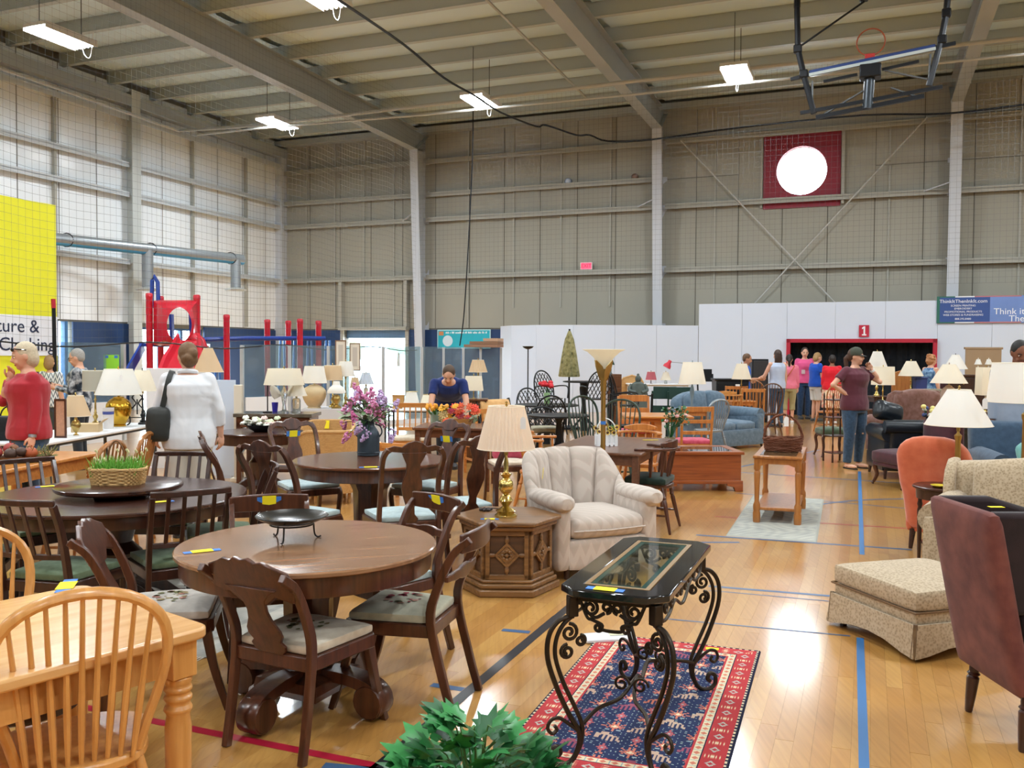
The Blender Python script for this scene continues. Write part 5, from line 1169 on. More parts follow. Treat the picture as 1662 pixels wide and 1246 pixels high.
for sx in (-1, 1):
    for sy in (-1, 1): b = MB(); legturn(b, (sx * .18, sy * .16, 0), .35, .03, 'cab', sx * .03, sy * .03); b.build('leg', w_mah, gs)
# oak end table with twig basket on the grey rug
er = V((2.73, 9.08, 0)); sfd = (.35, .94)
def greyrug(x, y):
    a = sin(x * 31 + 4 * sin(y * 9)) * sin(y * 17 + 3 * sin(x * 13)) + .6 * sin(x * 90 + y * 70) * sin(y * 120); k = .5 + .3 * a
    if x > .37 or x < -.37 or abs(y) > 1.2: k = .45
    c1, c2 = lin('b9b8ac'), lin('8f9290'); return tuple(c1[i] * k + c2[i] * (1 - k) for i in range(3)) + (1,)
g = bpy.data.objects.new('grey_rug', rugmesh(.78, 2.5, greyrug, 60, 160)); COL.objects.link(g); g.data.materials.append(MT['rug_wool']); g.location = er; g.rotation_euler = (0, 0, face(*sfd)); tag(g, 'pale grey mottled rug under the oak end table', 'rug')
st = thing('end_table', 'narrow oak end table with lower shelf holding the twig basket', 'table', er + V((0, 0, .008)), face(*sfd)); x, y, h = .2, .5, .65
b = MB(); b.box(-x - .03, x + .03, -y - .03, y + .03, h - .03, h); b.build('tabletop', w_end, st, bev=.01); b = MB(); b.box(-x + .03, x - .03, -y + .04, y - .04, h, h + .003); b.build('glass_inset', plain('smoked_glass', '5a4630', .06), st, smooth=False)
for s in (-1, 1):
    b = MB(); b.plate([(-x, h - .03), (x, h - .03), (x, h - .1), (x - .05, h - .1), (x - .1, h - .08), (-x + .1, h - .08), (-x + .05, h - .1), (-x, h - .1)], -.01, .01); b.v = [(q[0], q[1] + s * y, q[2]) for q in b.v]; b.build('apron', w_end, st, smooth=False); b = MB(); b.box(s * x - .01, s * x + .01, -y, y, h - .1, h - .03); b.build('apron', w_end, st, smooth=False)
    for q in (-1, 1): b = MB(); b.lathe([(.034, 0), (.036, .03), (.036, .09), (.03, .11), (.034, .13), (.034, .17), (.022, .2), (.024, .3), (.03, .48), (.022, .5), (.032, .52), (.032, h - .03)], 12, (s * (x - .01), q * (y - .01), 0)); b.build('leg', w_end, st)
b = MB(); b.box(-x, x, -y, y, .12, .15); b.build('shelf', w_end, st, bev=.006)
tb = thing('twig_basket', 'reddish brown twig basket with tall looped handle on the end table', 'basket', er + V((.0, -.05, .661)), face(*sfd) + .1); tw = plain('twig', '6b3d26', .7, var=.4, sc=60); rr = random.Random(2)
for k in range(1):
    b = MB()
    for i in range(60): z = .01 + .13 * (i / 60); n_ = 26; b.tube([((.17 + .02 * z / .13 + rr.uniform(-.008, .008)) * cos(2 * pi * j / n_), (.12 + .02 * z / .13 + rr.uniform(-.008, .008)) * sin(2 * pi * j / n_), z + rr.uniform(-.01, .01)) for j in range(n_)], .0045, 4, closed=True)
    b.lathe([(.01, .004), (.15, .004)], 20, sy=.7, caps=False); b.build('twig_wall', tw, tb, kind='stuff')
b = MB()
for i in range(9): b.tube([((.185 + rr.uniform(-.014, .014)) * cos(pi * k / 18), rr.uniform(-.014, .014), .12 + (.25 + rr.uniform(-.012, .012)) * sin(pi * k / 18)) for k in range(19)], .005, 4)
b.build('handle', tw, tb, kind='stuff'); hangtag(tb, (.03, -.02, .3), 1.6)

# ================================================================ the middle
cf = thing('chest_table', 'cherry wood coffee chest with glass top and bracket feet', 'coffee table', P(1130, 11.05), .03)
b = MB(); b.box(-.47, .47, -.37, .37, .1, .44); b.build('body', w_chr, cf, bev=.006); b = MB(); ring(b, [(-.5, -.4), (.5, -.4), (.5, .4), (-.5, .4)], [(-.4, -.3), (.4, -.3), (.4, .3), (-.4, .3)], .44, .475); b.build('top_frame', w_chr, cf, bev=.006); b = MB(); b.box(-.4, .4, -.3, .3, .45, .47); b.build('glass_top', plain('glass_dark', '20242a', .04), cf, smooth=False)
b = MB(); ring(b, [(-.49, -.39), (.49, -.39), (.49, .39), (-.49, .39)], [(-.4, -.3), (.4, -.3), (.4, .3), (-.4, .3)], .09, .13); b.build('base_moulding', w_chr, cf, bev=.006)
for sx in (-1, 1):
    for sy in (-1, 1): b = MB(); b.plate([(sx * .49, 0), (sx * .4, 0), (sx * .38, .05), (sx * .3, .07), (sx * .3, .1), (sx * .49, .1)], -.03, .03); b.v = [(q[0], q[1] + sy * .36, q[2]) for q in b.v]; b.build('bracket_foot', w_chr, cf, bev=.004)
rp = thing('rose_pot', 'small potted rose with pale pink blooms on the coffee chest', 'plant', P(1089, 10.82, .475)); b = MB(); b.rings([[(q * c[0], q * c[1], z) for c in ((-1, -1), (1, -1), (1, 1), (-1, 1))] for q, z in ((.04, 0), (.055, .16), (.045, .16), (.04, .12))]); b.build('pot', plain('pot_olive', '7d765c', .6), rp)
rr = random.Random(8); lfm2 = leafmesh(.05, .03).mesh('leaf', gr2); b = MB()
for i in range(150): a = rr.uniform(0, 7); q = rr.uniform(.02, .16); p = (q * cos(a) + .06, q * sin(a), .28 + rr.uniform(0, .24)); scatter('leaf', lfm2, rp, p, (rr.uniform(-.5, 1), rr.uniform(-.5, .5), a), rr.uniform(.8, 1.3)); (i % 6 == 0) and b.tube([(0, 0, .12), (p[0] * .4, p[1] * .4, .28), p], .003, 4)
b.build('stems', gr2, rp, kind='stuff'); rm = [MB().ell((0, 0, 0), .022, .022, .018, 8, 6).mesh('rose', plain('rose_' + c, c, .6)) for c in ('e3b0b4', 'e8dcae')]
for x, y, z in ((.06, -.12, .42), (-.06, -.08, .36), (.18, -.04, .42), (.0, .05, .5), (.13, .1, .36)): scatter('rose', rm[int(x * 100) % 2], rp, (x, y, z), (0, 0, 0), 1.2)
bt_ = table_rect('brown laminate dining table carrying the picket fence basket', V((.97, 8.8, 0)), (.33, .944), .92, 1.6, .75, w_brn, w_brn, th=.025, leg='square', lr=.03, r=.015); price(bt_, (.3, .5, .751), .4, plainy=True, w=.16, h=.03)
pk = thing('picket_basket', 'small white picket fence basket of yellow sunflowers on the brown table', 'basket', P(985, 8.62, .75), .1); wp = plain('paint_white', 'eceef0', .5)
for s in (-1, 1):
    for i in range(5): x = -.085 + i * .0425; b = MB(); b.plate([(x - .014, .0), (x + .014, 0), (x + .014, .1), (x, .118), (x - .014, .1)], -.004, .004); b.v = [(q[0], q[1] + s * .06, q[2]) for q in b.v]; b.build('picket', wp, pk, smooth=False)
    for y in (-.03, .03): b = MB(); b.box(s * .1 - .004, s * .1 + .004, y - .014, y + .014, 0, .1); b.build('picket', wp, pk, smooth=False)
b = MB(); b.box(-.1, .1, -.06, .06, .01, .02); b.box(-.1, .1, -.056, -.052, .03, .045); b.box(-.1, .1, .052, .056, .03, .045); b.box(-.1, .1, -.056, -.052, .07, .085); b.build('rails', wp, pk, smooth=False); b = MB(); b.tube(cr([(-.1, 0, .08), (-.08, 0, .2), (0, 0, .26), (.08, 0, .2), (.1, 0, .08)], 5), .006, 5); b.build('handle', wp, pk)
b = MB()
for k in range(14): a = 2 * pi * k / 14; b.add([(.014 * cos(a - .2), .014 * sin(a - .2), 0), (.036 * cos(a), .036 * sin(a), .004), (.014 * cos(a + .2), .014 * sin(a + .2), 0)], [(0, 1, 2)])
b.m(1).ell((0, 0, .002), .015, .015, .006, 8, 4); sfm = b.mesh('sunflower', [plain('petal_yellow', 'e6b92c', .6), plain('seed_brown', '4a2d18', .8)]); rr = random.Random(3)
for x, y, z in ((-.08, -.06, .14), (-.05, -.05, .19), (.0, -.07, .13), (.03, -.04, .17), (.09, -.06, .18), (.06, -.07, .13), (-.1, 0, .17), (.1, .02, .14), (0, .02, .2), (-.03, .05, .16)): scatter('sunflower', sfm, pk, (x, y, z), (1.1 + rr.uniform(-.4, .3), 0, rr.uniform(-.5, .5)))
for i in range(24): a = rr.uniform(0, 7); scatter('leaf', lfm2, pk, (.08 * cos(a), .04 * sin(a), rr.uniform(.09, .17)), (rr.uniform(0, 1), 0, a))
tf = thing('torchiere', 'brass torchiere floor lamp with white glass bowl behind the barrel armchair', 'floor lamp', P(980, 7.75))
b = MB(); b.lathe([(.13, 0), (.135, .015), (.12, .03), (.03, .05), (.022, .07)], 28); b.build('base', brassd, tf); b = MB(); b.lathe([(.021, .06), (.021, 1.3), (.027, 1.32), (.027, 1.4), (.034, 1.42)], 14); b.build('pole', brassd, tf)
for k in range(4): a = k * pi / 2 + pi / 4; b = MB(); b.t(M.Rotation(a, 4, 'Z')); b.rib([(.02, 0, 1.4), (.035, 0, 1.46), (.06, 0, 1.52), (.1, 0, 1.575)], [.05, .08, .075, .005], .004, up=(1, 0, 0)); b.build('cup_leaf', brassd, tf)
b = MB(); b.lathe([(.03, 1.5), (.05, 1.54), (.09, 1.6), (.14, 1.645), (.185, 1.665), (.183, 1.669), (.13, 1.65), (.08, 1.605), (.04, 1.545), (.02, 1.51)], 36); b.build('glass_bowl', shade_mat('glass_bowl', 'f1ebdc'), tf); b = MB(); b.lathe([(.0225, 1.02), (.0225, 1.05)], 12); b.build('price_tag', TAPE, tf)
windsor('captains chair with dark green cushion, at the near corner of the brown table', V((1.3, 8.36, 0)), (-.93, .37), H=.78, sh=.44, m=w_mah, lowback=True, cushion=c_dkgreen, name='captains_chair')
windsor('captains chair at the far end of the brown laminate table', V((1.4, 9.95, 0)), (-.33, -.94), H=.78, sh=.44, m=w_hon, lowback=True, name='captains_chair')
windsor('captains chair with only its rail showing behind the barrel armchair', V((.3, 9.2, 0)), (.94, -.3), H=.78, sh=.44, m=w_hon, lowback=True, name='captains_chair')
ladder_chair('ladder back chair with pink seat, back turned, behind the coffee chest', P(1127, 12.4), (0, 1), H=.93, mp=c_pink, m=w_hon)
ladder_chair('broad ladder back chair with pink seat beyond the green hoop chairs', P(1036, 14.0), (.15, -1), H=.97, w=.52, mp=c_pink, m=w_hon, rail=.08)
table_rect('honey oak trestle table between the two pink seat chairs', P(1066, 13.2), (.05, 1), .98, .9, .75, w_honx, w_honx, ap=0, trestle=True, name='trestle_table')
m_gw = plain('paint_dkgreen', '2f4038', .35)
windsor('dark green hoop back chair, left one of the pair behind the brown table', P(964, 11.95), (.5, -.85), H=1.06, m=m_gw, ms=blackm, n=7, w=.48)
windsor('dark green hoop back chair behind the brass torchiere pole', P(1003, 11.2), (-.3, -.95), H=1.05, m=m_gw, ms=blackm, n=7, w=.5)
ladder_chair('black metal frame chair behind the broad pink seat chair', P(1022, 15.2), (0, 1), H=.98, w=.72, m=blackm, n=1, rail=.02, name='metal_chair')
windsor('grey metal spindle chair in front of the blue loveseat', P(1152, 14.3), (-.5, .86), H=.93, m=plain('metal_grey', '8d969c', .35, metal=.6), n=7, w=.44, name='metal_spindle_chair')
sofa('blue_loveseat', 'worn blue loveseat with two rounded back cushions', 'sofa', P(1166, 15.9), (.6, -.8), 1.5, .95, .98, .46, .6, m_bl, seats=2, crown=.22, back_cush=True, at=.22, legs=.05)
# patio sets of dark metal
def patio_chair(label, loc, f, H=.93, sh=.42, padm=None, tilt=0, w=.5, bar=False):
    t = thing('patio_chair', label, 'chair', loc, face(*f)); hw = w / 2
    if padm: b = MB(); b.rbox((0, 0, sh + .03), (w * .9, .44, .08), .03, 5, (0, 0, .015)); b.build('cushion', padm, t)
    b = MB(); b.lathe([(.22, sh - .02), (.24, sh - .01), (.24, sh), (.2, sh + .004)], 20); b.build('seat', blackm, t)
    arch = lambda u: (hw * cos(u) * (1 + .15 * sin(u)), -.2 - .12 * sin(u), sh + (H - sh) * (sin(u) ** .7 if sin(u) > 0 else 0))
    b = MB(); b.tube([arch(pi * i / 20) for i in range(21)], .016, 6); b.build('back_frame', blackm, t); b = MB()
    for k in range(-6, 7):
        for s in (-1, 1):
            pts = []
            for i in range(13):
                z = i / 12; x = k / 3.2 + s * (z - .5) * 1.1; lim = sqrt(max(0, 1 - z ** 2.6)) * 1.02
                if abs(x) < lim: pts.append((hw * x, -.2 - .12 * z - .015, sh + .02 + (H - sh - .03) * z))
            if len(pts) > 1: b.tube(pts, .009, 4)
    b.build('lattice', blackm, t, kind='stuff')
    for s in (-1, 1):
        b = MB(); b.tube(cr([(s * hw * .9, -.22, sh + .22), (s * hw * 1.1, 0, sh + .25), (s * hw * 1.1, .2, sh + .22), (s * hw, .22, sh)], 4), .014, 6); b.build('arm', blackm, t)
        for y in (-.22, .2): b = MB(); b.tube(cr([(s * hw * .95, y * 1.15, 0), (s * hw * .8, y, sh * .5), (s * hw * .85, y * .9, sh)], 4), .015, 6); b.build('leg', blackm, t)
    t.rotation_euler.x = tilt; return t
def patio_table(label, loc, R, h):
    t = thing('patio_table', label, 'table', loc); b = MB(); b.lathe([(R - .03, h - .03), (R, h - .025), (R, h - .005), (R - .02, h)], 40); b.build('tabletop', blackm, t); b = MB(); b.lathe([(.07, 0), (.05, .2), (.06, .4), (.04, .6), (.09, h - .03)], 12); b.build('pedestal', blackm, t)
    for k in range(4): a = k * pi / 2 + .6; b = MB(); b.tube(cr([(.04 * cos(a), .04 * sin(a), .3), (.25 * cos(a), .25 * sin(a), .12), (.36 * cos(a), .36 * sin(a), .015)], 4), .02, 6); b.build('foot', blackm, t)
c_bei = fabric('pad_beige', 'a29a80', 'b8b096', 15)
patio_table('round black metal patio table with red roses', P(888, 16.3), .58, .72); patio_table('round black metal patio table nearest the pleated lamp', P(908, 13.5), .47, .72); patio_table('tall round black patio table under the folded umbrella', P(948, 19.2), .45, 1.06)
for a in (('tall lattice back patio chair before the white wall', P(895, 18.2), (.6, -.75), 1.29, .74), ('lattice patio chair left of the red roses', P(867, 17.1), (.4, -.9), .97, .42), ('lattice patio chair, back turned, in front of the red roses table', P(894, 15.2), (0, 1), .94, .42), ('tall lattice patio chair under the brass torchiere bowl', P(968, 18.1), (-.2, .97), 1.3, .74), ('black patio chair tipped back beyond the torchiere', P(1016, 18.4), (.95, -.3), 1.22, .6)): patio_chair(*a)
patio_chair('patio chair with beige cushion under the near black patio table', P(885, 14.1), (.1, -1), .78, .42, c_bei)
vz = thing('green_vase', 'pale green vase on the black patio table', 'vase', P(888, 16.3, .72)); b = MB(); b.lathe([(.035, 0), (.05, .02), (.06, .2), (.05, .21), (.045, .15)], 16); b.build('vase', plain('vase_green', '9cc08a', .3), vz)
rs_ = thing('red_roses', 'bunch of red silk roses in the pale green vase', 'flowers', P(888, 16.3, .9)); rr = random.Random(6); rdm = MB().ell((0, 0, 0), .05, .05, .04, 8, 6).mesh('rose', plain('rose_red', 'c41f2c', .6))
for i in range(9): a = rr.uniform(0, 7); scatter('rose', rdm, rs_, (rr.uniform(-.11, .11), .06 * sin(a), rr.uniform(.1, .24)), (0, 0, 0))
for i in range(16): a = rr.uniform(0, 7); scatter('leaf', lfm2, rs_, (.1 * cos(a), .06 * sin(a), rr.uniform(.03, .14)), (.5, 0, a), 1.6)
b = MB(); b.tube([(0, 0, -.1), (0, 0, .12)], .012, 5); b.build('stems', gr2, rs_)
um = thing('patio_umbrella', 'closed olive patterned patio umbrella standing in the tall black table', 'umbrella', P(924, 19.6)); b = MB(); b.lathe([(.2, 1.14), (.21, 1.16), (.15, 1.6), (.09, 1.95), (.03, 2.12), (.01, 2.16)], 32, flute=.12, fn=8); b.build('canopy', fabric('umbrella_olive', '4c4a2a', 'a39b6e', 14, c3='7c774c'), um); b = MB(); b.tube([(0, 0, 0.02), (0, 0, 2.18)], .02, 8); b.build('pole', blackm, um); b = MB(); b.lathe([(.25, 0), (.25, .05), (.05, .08)], 20); b.build('base', blackm, um)
bt2 = thing('black_torchiere', 'slim black torchiere floor lamp against the white wall', 'floor lamp', P(857, 20.8)); b = MB(); b.lathe([(.14, 0), (.14, .02), (.02, .04)], 20); b.build('base', blackm, bt2); b = MB(); b.tube([(0, 0, .03), (0, 0, 1.76)], .014, 8); b.build('pole', blackm, bt2); b = MB(); b.lathe([(.03, 1.74), (.1, 1.77), (.135, 1.81), (.13, 1.812), (.09, 1.78), (.02, 1.755)], 24); b.build('bowl', blackm, bt2)
# lamps and chairs in the far middle
def box_table(label, loc, lx, ly, h, m, f=(0, 1), **k): return table_rect(label, loc, f, lx, ly, h, m, m, leg='taper', lr=.022, ap=.06, inset=.04, r=.01, name=k.get('name', 'side_table'))
box_table('small honey wood table under the tall cream lamp with slate base', P(1124, 14.9), .5, .5, .72, w_hon)
lamp('tall cream lamp with slate blue base beside the blue loveseat', P(1124, 14.9, .72), .785, .155, .225, .355, 'ivory', 'flare', plain('slate_blue', '6f8490', .4), .06, bh=.43)
box_table('small oak table under the brass lamp by the boy in blue', P(1204, 17.7), .5, .5, .74, w_hon); lamp('brass stick lamp with cream shade in front of boy in blue', P(1204, 17.7, .74), .72, .1, .19, .3, 'cream', 'stick', brassd, .06)
cbk = thing('black_cabinet', 'low black cabinet with white tag behind the oak chairs', 'cabinet', P(1186, 18.9)); b = MB(); b.box(-.34, .34, -.2, .2, 0, 1.1); b.build('body', blackm, cbk, bev=.01); b = MB(); b.box(-.37, .37, -.23, .23, 1.1, 1.14); b.build('top', blackm, cbk, bev=.01)
for s in (-1, 1): b = MB(); b.box(s * .165 - .15, s * .165 + .15, -.215, -.2, .1, .8); b.build('door', blackm, cbk, bev=.006)
for s in (-.16, 0.16): b = MB(); b.box(s - .15, s + .15, -.215, -.2, .84, 1.05); b.build('drawer', blackm, cbk, bev=.006)
b = MB(); b.cb((.1, -.218, .98), (.09, .003, .09)); b.build('price_tag', WHT, cbk)
windsor('low curved back honey oak chair beside the blue loveseat arm', P(1181, 16.9), (.3, .95), H=.9, sh=.45, m=w_honx, lowback=True, name='captains_chair')
ladder_chair('honey oak slat back chair behind the low curved back chair', P(1193, 18.0), (.1, 1), H=1.02, m=w_hon, verts=5); ladder_chair('honey oak slat back chair, back turned, at the end of the blue loveseat', P(1222, 17.2), (.2, .98), H=1.0, m=w_hon, verts=5)
windsor('dark bow back chair near the woman in khaki shorts', P(1248, 18.4), (0, 1), H=1.06, m=w_wal, n=7); windsor('bow back oak chair with yellow tag before the boy in blue', P(1224, 19.3), (.3, .95), H=1.1, m=w_end, n=7)
windsor('bow back honey chair beside the red shirted woman', P(1347, 19.2), (-.3, .95), H=1.02, m=w_end, n=7)
bp_ = thing('black_hutch', 'tall black upright cabinet beside the boy in blue', 'cabinet', P(1231, 22.0)); b = MB(); b.box(-.2, .2, -.18, .18, .0, 1.54); b.build('body', blackm, bp_, bev=.01); b = MB(); b.box(-.17, .17, -.195, -.18, .1, 1.5); b.build('door', plain('panel_black', '2b2a2b', .5), bp_, bev=.008); b = MB(); b.ell((.13, -.2, .8), .012); b.build('knob', brassd, bp_)
table_rect('white folding table against the white wall under the pink lamp', P(1068, 21.9), (0, 1), 1.5, .6, .93, plain('plastic_white', 'dfe1e4', .4), MT['plastic_white'], leg='square', lr=.02, ap=.03, name='folding_table')
lamp('small pink lamp on the white table', P(1057, 21.8, .93), .29, .09, .135, .2, 'pink', 'candle', w_mah, .05); lamp('small cream lamp beside the pink lamp', P(1081, 21.8, .93), .28, .06, .13, .19, 'cream', 'cyl', crystal, .05)
rl = thing('desk_lamp', 'red jointed desk lamp on the white table', 'lamp', P(1106, 21.7, .93)); b = MB(); b.lathe([(.08, 0), (.08, .02), (.02, .03)], 16); b.build('base', steel, rl); b = MB(); b.tube([(0, 0, .02), (.06, 0, .5)], .012, 6); b.tube([(.06, 0, .5), (-.28, 0, .53)], .01, 6); b.build('arm', steel, rl); b = MB(); b.t(M.Translation((-.3, 0, .5)) @ M.Rotation(.5, 4, 'Y')); b.lathe([(.1, -.12), (.09, -.06), (.05, .0), (.04, .07), (.01, .08)], 16); b.build('lamp_head', plain('enamel_red', 'c02c3c', .3), rl)
ladder_chair('black office style chair by the cream lamp', P(1152, 20.3), (.2, -1), H=1.2, w=.4, m=blackm, mp=m_lth, n=2, rail=.22)
for i, px in enumerate((1076, 1104)): ladder_chair(['dark green metal chair behind the trestle table, nearer the torchiere', 'dark green metal chair behind the trestle table, beside the tall cream lamp'][i], P(px, 17.4 - .2 * i), (.1 * i, 1), H=.94, w=.5, m=plain('paint_forest', '1d3a34', .4), n=2, rail=.18, name='metal_chair')
bx_ = thing('brown_chest', 'narrow brown chest behind the torchiere pole', 'chest', P(997, 20.8)); b = MB(); b.box(-.16, .16, -.15, .15, 0, 1.18); b.build('body', w_wal, bx_, bev=.01)
for k in range(4): b = MB(); b.box(-.14, .14, -.165, -.15, .05 + k * .28, .3 + k * .28); b.build('drawer', w_wal, bx_, bev=.006)
lamp('tiny dark green lamp on the narrow brown chest', P(992, 20.8, 1.18), .34, .03, .085, .13, 'green', 'candle', m_gw, .05)
hb = thing('wicker_headboard', 'rounded tan wicker headboard near the white wall', 'headboard', P(1026, 22.2)); b = MB(); b.plate([(-.3, 0), (-.3, .9), (-.22, 1.05), (0, 1.12), (.22, 1.05), (.3, .9), (.3, 0)], -.02, .02); b.build('panel', w_tan, hb, bev=.01); b = MB(); b.tube([(-.3, -.02, 0), (-.3, -.02, .9), (-.22, -.02, 1.05), (0, -.02, 1.12), (.22, -.02, 1.05), (.3, -.02, .9), (.3, -.02, 0)], .02, 6); b.build('frame', w_tan, hb)
# lamps in the far right
cs = table_rect('long dark console carrying lamps behind the olive sofa', P(1490, 17.6), (0, 1), 1.9, .5, .85, w_dark, w_darkx, leg='taper', lr=.03, name='console')
lamp('tall white empire shade lamp behind the woman on the phone', P(1424, 17.6, .85), .865, .08, .19, .3, 'white', 'stick', brass, .06); lamp('cream lamp with brass base beside the blue bin', P(1479, 17.5, .85), .68, .09, .23, .285, 'cream', 'stick', brass, .07)
bb = thing('blue_bin', 'blue box on the long dark console', 'box', P(1494, 17.6, .85)); b = MB(); b.rings([[(x * q, y * q * .7, z) for x, y in ((-1, -1), (1, -1), (1, 1), (-1, 1))] for q, z in ((.1, 0), (.115, .34))]); b.build('bin', plain('bin_blue', '33427e', .5), bb, bev=.01); b = MB(); b.box(-.125, .125, -.09, .09, .34, .37); b.build('lid', MT['bin_blue'], bb, bev=.008)
box_table('small table behind the brown wing chair under a drum lamp', P(1434, 15.6), .45, .45, .7, w_mah); lamp('cream drum shade lamp with brass base close behind the woman on the phone', P(1434, 15.6, .7), .74, .185, .195, .31, 'cream', 'stick', brass, .06)
box_table('small table beyond the brown wing chair under a taupe urn lamp', P(1541, 14.6), .5, .5, .74, w_mah); lamp('taupe ceramic urn lamp with wide cream shade', P(1541, 14.6, .74), .755, .1, .28, .3, 'cream', 'jar', plain('ceramic_taupe', 'b59a86', .4), .11)
lamp('white lamp with black finial behind the taupe urn lamp', P(1551, 18.6, 1.24), .42, .07, .235, .29, 'white', 'urn', blackm, .06)
box_table('small table at the far end under a square cream lamp', P(1601, 15.2), .45, .45, .7, w_mah); lamp('tall square cream lamp left of the man in grey', P(1601, 15.2, .7), .745, .115, .125, .47, 'cream', 'candle', brass, .05, sq=1.)
dr = thing('dresser', 'dark wood dresser with two tiny lamps on it', 'dresser', P(1573, 19.3)); b = MB(); b.box(-.5, .5, -.24, .24, 0, 1.2); b.build('body', w_dark, dr, bev=.01); b = MB(); b.box(-.53, .53, -.27, .27, 1.2, 1.24); b.build('top', w_darkx, dr, bev=.008)
for k in range(4):
    for s in (-1, 1): b = MB(); b.box(s * .24 - .22, s * .24 + .22, -.255, -.24, .12 + k * .27, .36 + k * .27); q = b.build('drawer', w_dark, dr, bev=.006); b = MB(); b.ell((s * .24, -.27, .24 + k * .27), .015); b.build('knob', brassd, q)
for i, px in enumerate((1588, 1605)): lamp(['tiny white lamp on the dark dresser, nearer the urn lamp', 'tiny white lamp on the dark dresser, nearer the man in grey'][i], P(px, 19.3, 1.24), .33, .035, .075, .11, 'white', 'candle', plain('porcelain', 'e8e6e0', .3), .04)
hp = thing('headboard_panel', 'plain tan headboard panel behind the tiny lamps', 'headboard', P(1596, 21.2)); b = MB(); b.box(-.42, .42, -.02, .02, .0, 1.82); b.build('panel', plain('board_tan', '9c8468', .6, var=.05, sc=5), hp, bev=.006); b = MB(); b.box(-.45, .45, -.03, .03, 1.8, 1.85); b.build('cap', MT['board_tan'], hp, bev=.006)
oh = thing('orange_headboard', 'orange brown wooden headboard behind the blue bin', 'headboard', P(1464, 18.4)); b = MB(); b.plate([(-.2, 0), (-.2, 1.2), (-.15, 1.3), (0, 1.34), (.15, 1.3), (.2, 1.2), (.2, 0)], -.02, .02); b.build('panel', w_end, oh, bev=.01)
fp = thing('flower_arrangement', 'small blue and yellow flower arrangement behind the black sofa', 'flowers', P(1514, 13.5, .62)); box_table('low dark table behind the black leather sofa', P(1514, 13.6), .5, .45, .62, w_dark); rr = random.Random(5); b = MB(); b.lathe([(.05, 0), (.09, .05), (.07, .1), (.06, .06)], 14); b.build('bowl', blackm, fp)
for c in ('e6d98a', '3c4a7c', 'e4e4da'):
    q = MB().ell((0, 0, 0), .04, .04, .035, 7, 5).mesh('bloom', plain('bloom_' + c, c, .6))
    for i in range(5): scatter('bloom', q, fp, (rr.uniform(-.13, .13), rr.uniform(-.06, .06), rr.uniform(.1, .26)), (0, 0, 0))
for i in range(14): a = rr.uniform(0, 7); scatter('leaf', lfm2, fp, (.11 * cos(a), .05 * sin(a), rr.uniform(.07, .18)), (.5, 0, a), 1.5)
# ================================================================ the left side
fr = table_rect('honey oak farm table with a fruit garland, cut by the frame', V((-4.07, 7.15, 0)), (.1, .99), .82, 1.5, .75, w_honx, w_honx, leg='turn', ap=.1, name='farmhouse_table')
fg = thing('fruit_garland', 'long centrepiece of dried fruit and gourds on the honey oak table', 'centrepiece', V((-4.0, 7.05, .75)), .3); rr = random.Random(4); b = MB(); b.lathe([(.2, 0), (.24, .02), (.25, .05), (.23, .045), (.2, .02)], 24, sx=1.4, sy=.6); b.build('tray', w_wal, fg)
for k, c in enumerate(('6b2c2a', '7a4a2a', 'b0562e', '9c3a34', '8a6a3c', '4a3328')):
    for i in range(3): b = MB(); r = rr.uniform(.035, .055); b.ell((0, 0, 0), r, r, r * .9, 10, 7); b.tube([(0, 0, r * .8), (.005, 0, r * 1.15)], .004, 4); o = b.build('gourd', plain('fruit_' + c, c, .5, var=.2, sc=20), fg); o.location = (rr.uniform(-.27, .27), rr.uniform(-.08, .08), .05 + rr.uniform(0, .06))
b = MB(); 
for i in range(60): a = rr.uniform(0, 7); x = rr.uniform(.18, .34); b.tube([(x, 0, .04), (x + .06 * cos(a), .07 * sin(a), rr.uniform(.04, .14))], .003, 3)
b.build('moss', plain('moss', '7b7a4a', .8), fg, kind='stuff')
for lab, x, y, f in (('brown hoop back chair in front of the honey oak table, nearer the lazy susan', -3.28, 6.85, (-1, .1)), ('brown hoop back chair beside the grass basket handle', -3.32, 7.55, (-1, -.1)), ('brown hoop back chair at the far end of the honey oak table', -3.3, 8.25, (-.8, -.6))): windsor(lab, V((x, y, 0)), f, m=w_end, n=7, H=.94)
wt = table_rect('long white folding table covered with lamps behind the woman in red', V((-4.82, 9.95, 0)), (.05, 1), .76, 2.6, .74, plain('steel_leg', '3c3d40', .4), plain('plastic_table', 'e3e5e8', .4), leg='square', lr=.015, ap=.03, name='folding_table')
b = MB()
for y in (-1.0, .2): b.tube([(.3, y, .05), (-.1, y + .6, .68)], .01, 5)
b.build('brace', MT['steel_leg'], wt)
Tz_ = .74
def onw_(px, y): return P(px, y, Tz_)
lamp('small beige lamp with antique brass base, at the near end of the white table', onw_(122, 9.5), .42, .075, .15, .215, 'tan', 'urn', brassd, .05)
lamp('gold ginger jar lamp with wide white shade on the white table', onw_(192, 10.7), .68, .16, .265, .3, 'white', 'jar', gold, .13, sq=0, htag=True, bh=.36)
lamp('grey drum shade lamp on the white table behind the beige lamp', onw_(154, 10.7), .66, .14, .14, .24, 'grey', 'stick', brassd, .06)
lamp('cream lamp at the far end of the white folding table', onw_(231, 11.0), .66, .085, .165, .25, 'cream', 'stick', blackm, .06)
cu = thing('ceramic_vase', 'white cylindrical vase with blue wave band on the white table', 'vase', onw_(175, 10.35)); b = MB(); b.lathe([(.05, 0), (.055, .01), (.062, .23), (.064, .24), (.056, .24), (.05, .1)], 24); b.build('vase', plain('glaze_white', 'd6d0cc', .4), cu); b = MB(); b.lathe([(.0612, .165), (.0628, .2)], 24, caps=False); b.build('blue_band', plain('glaze_blue', '4a5596', .4), cu)
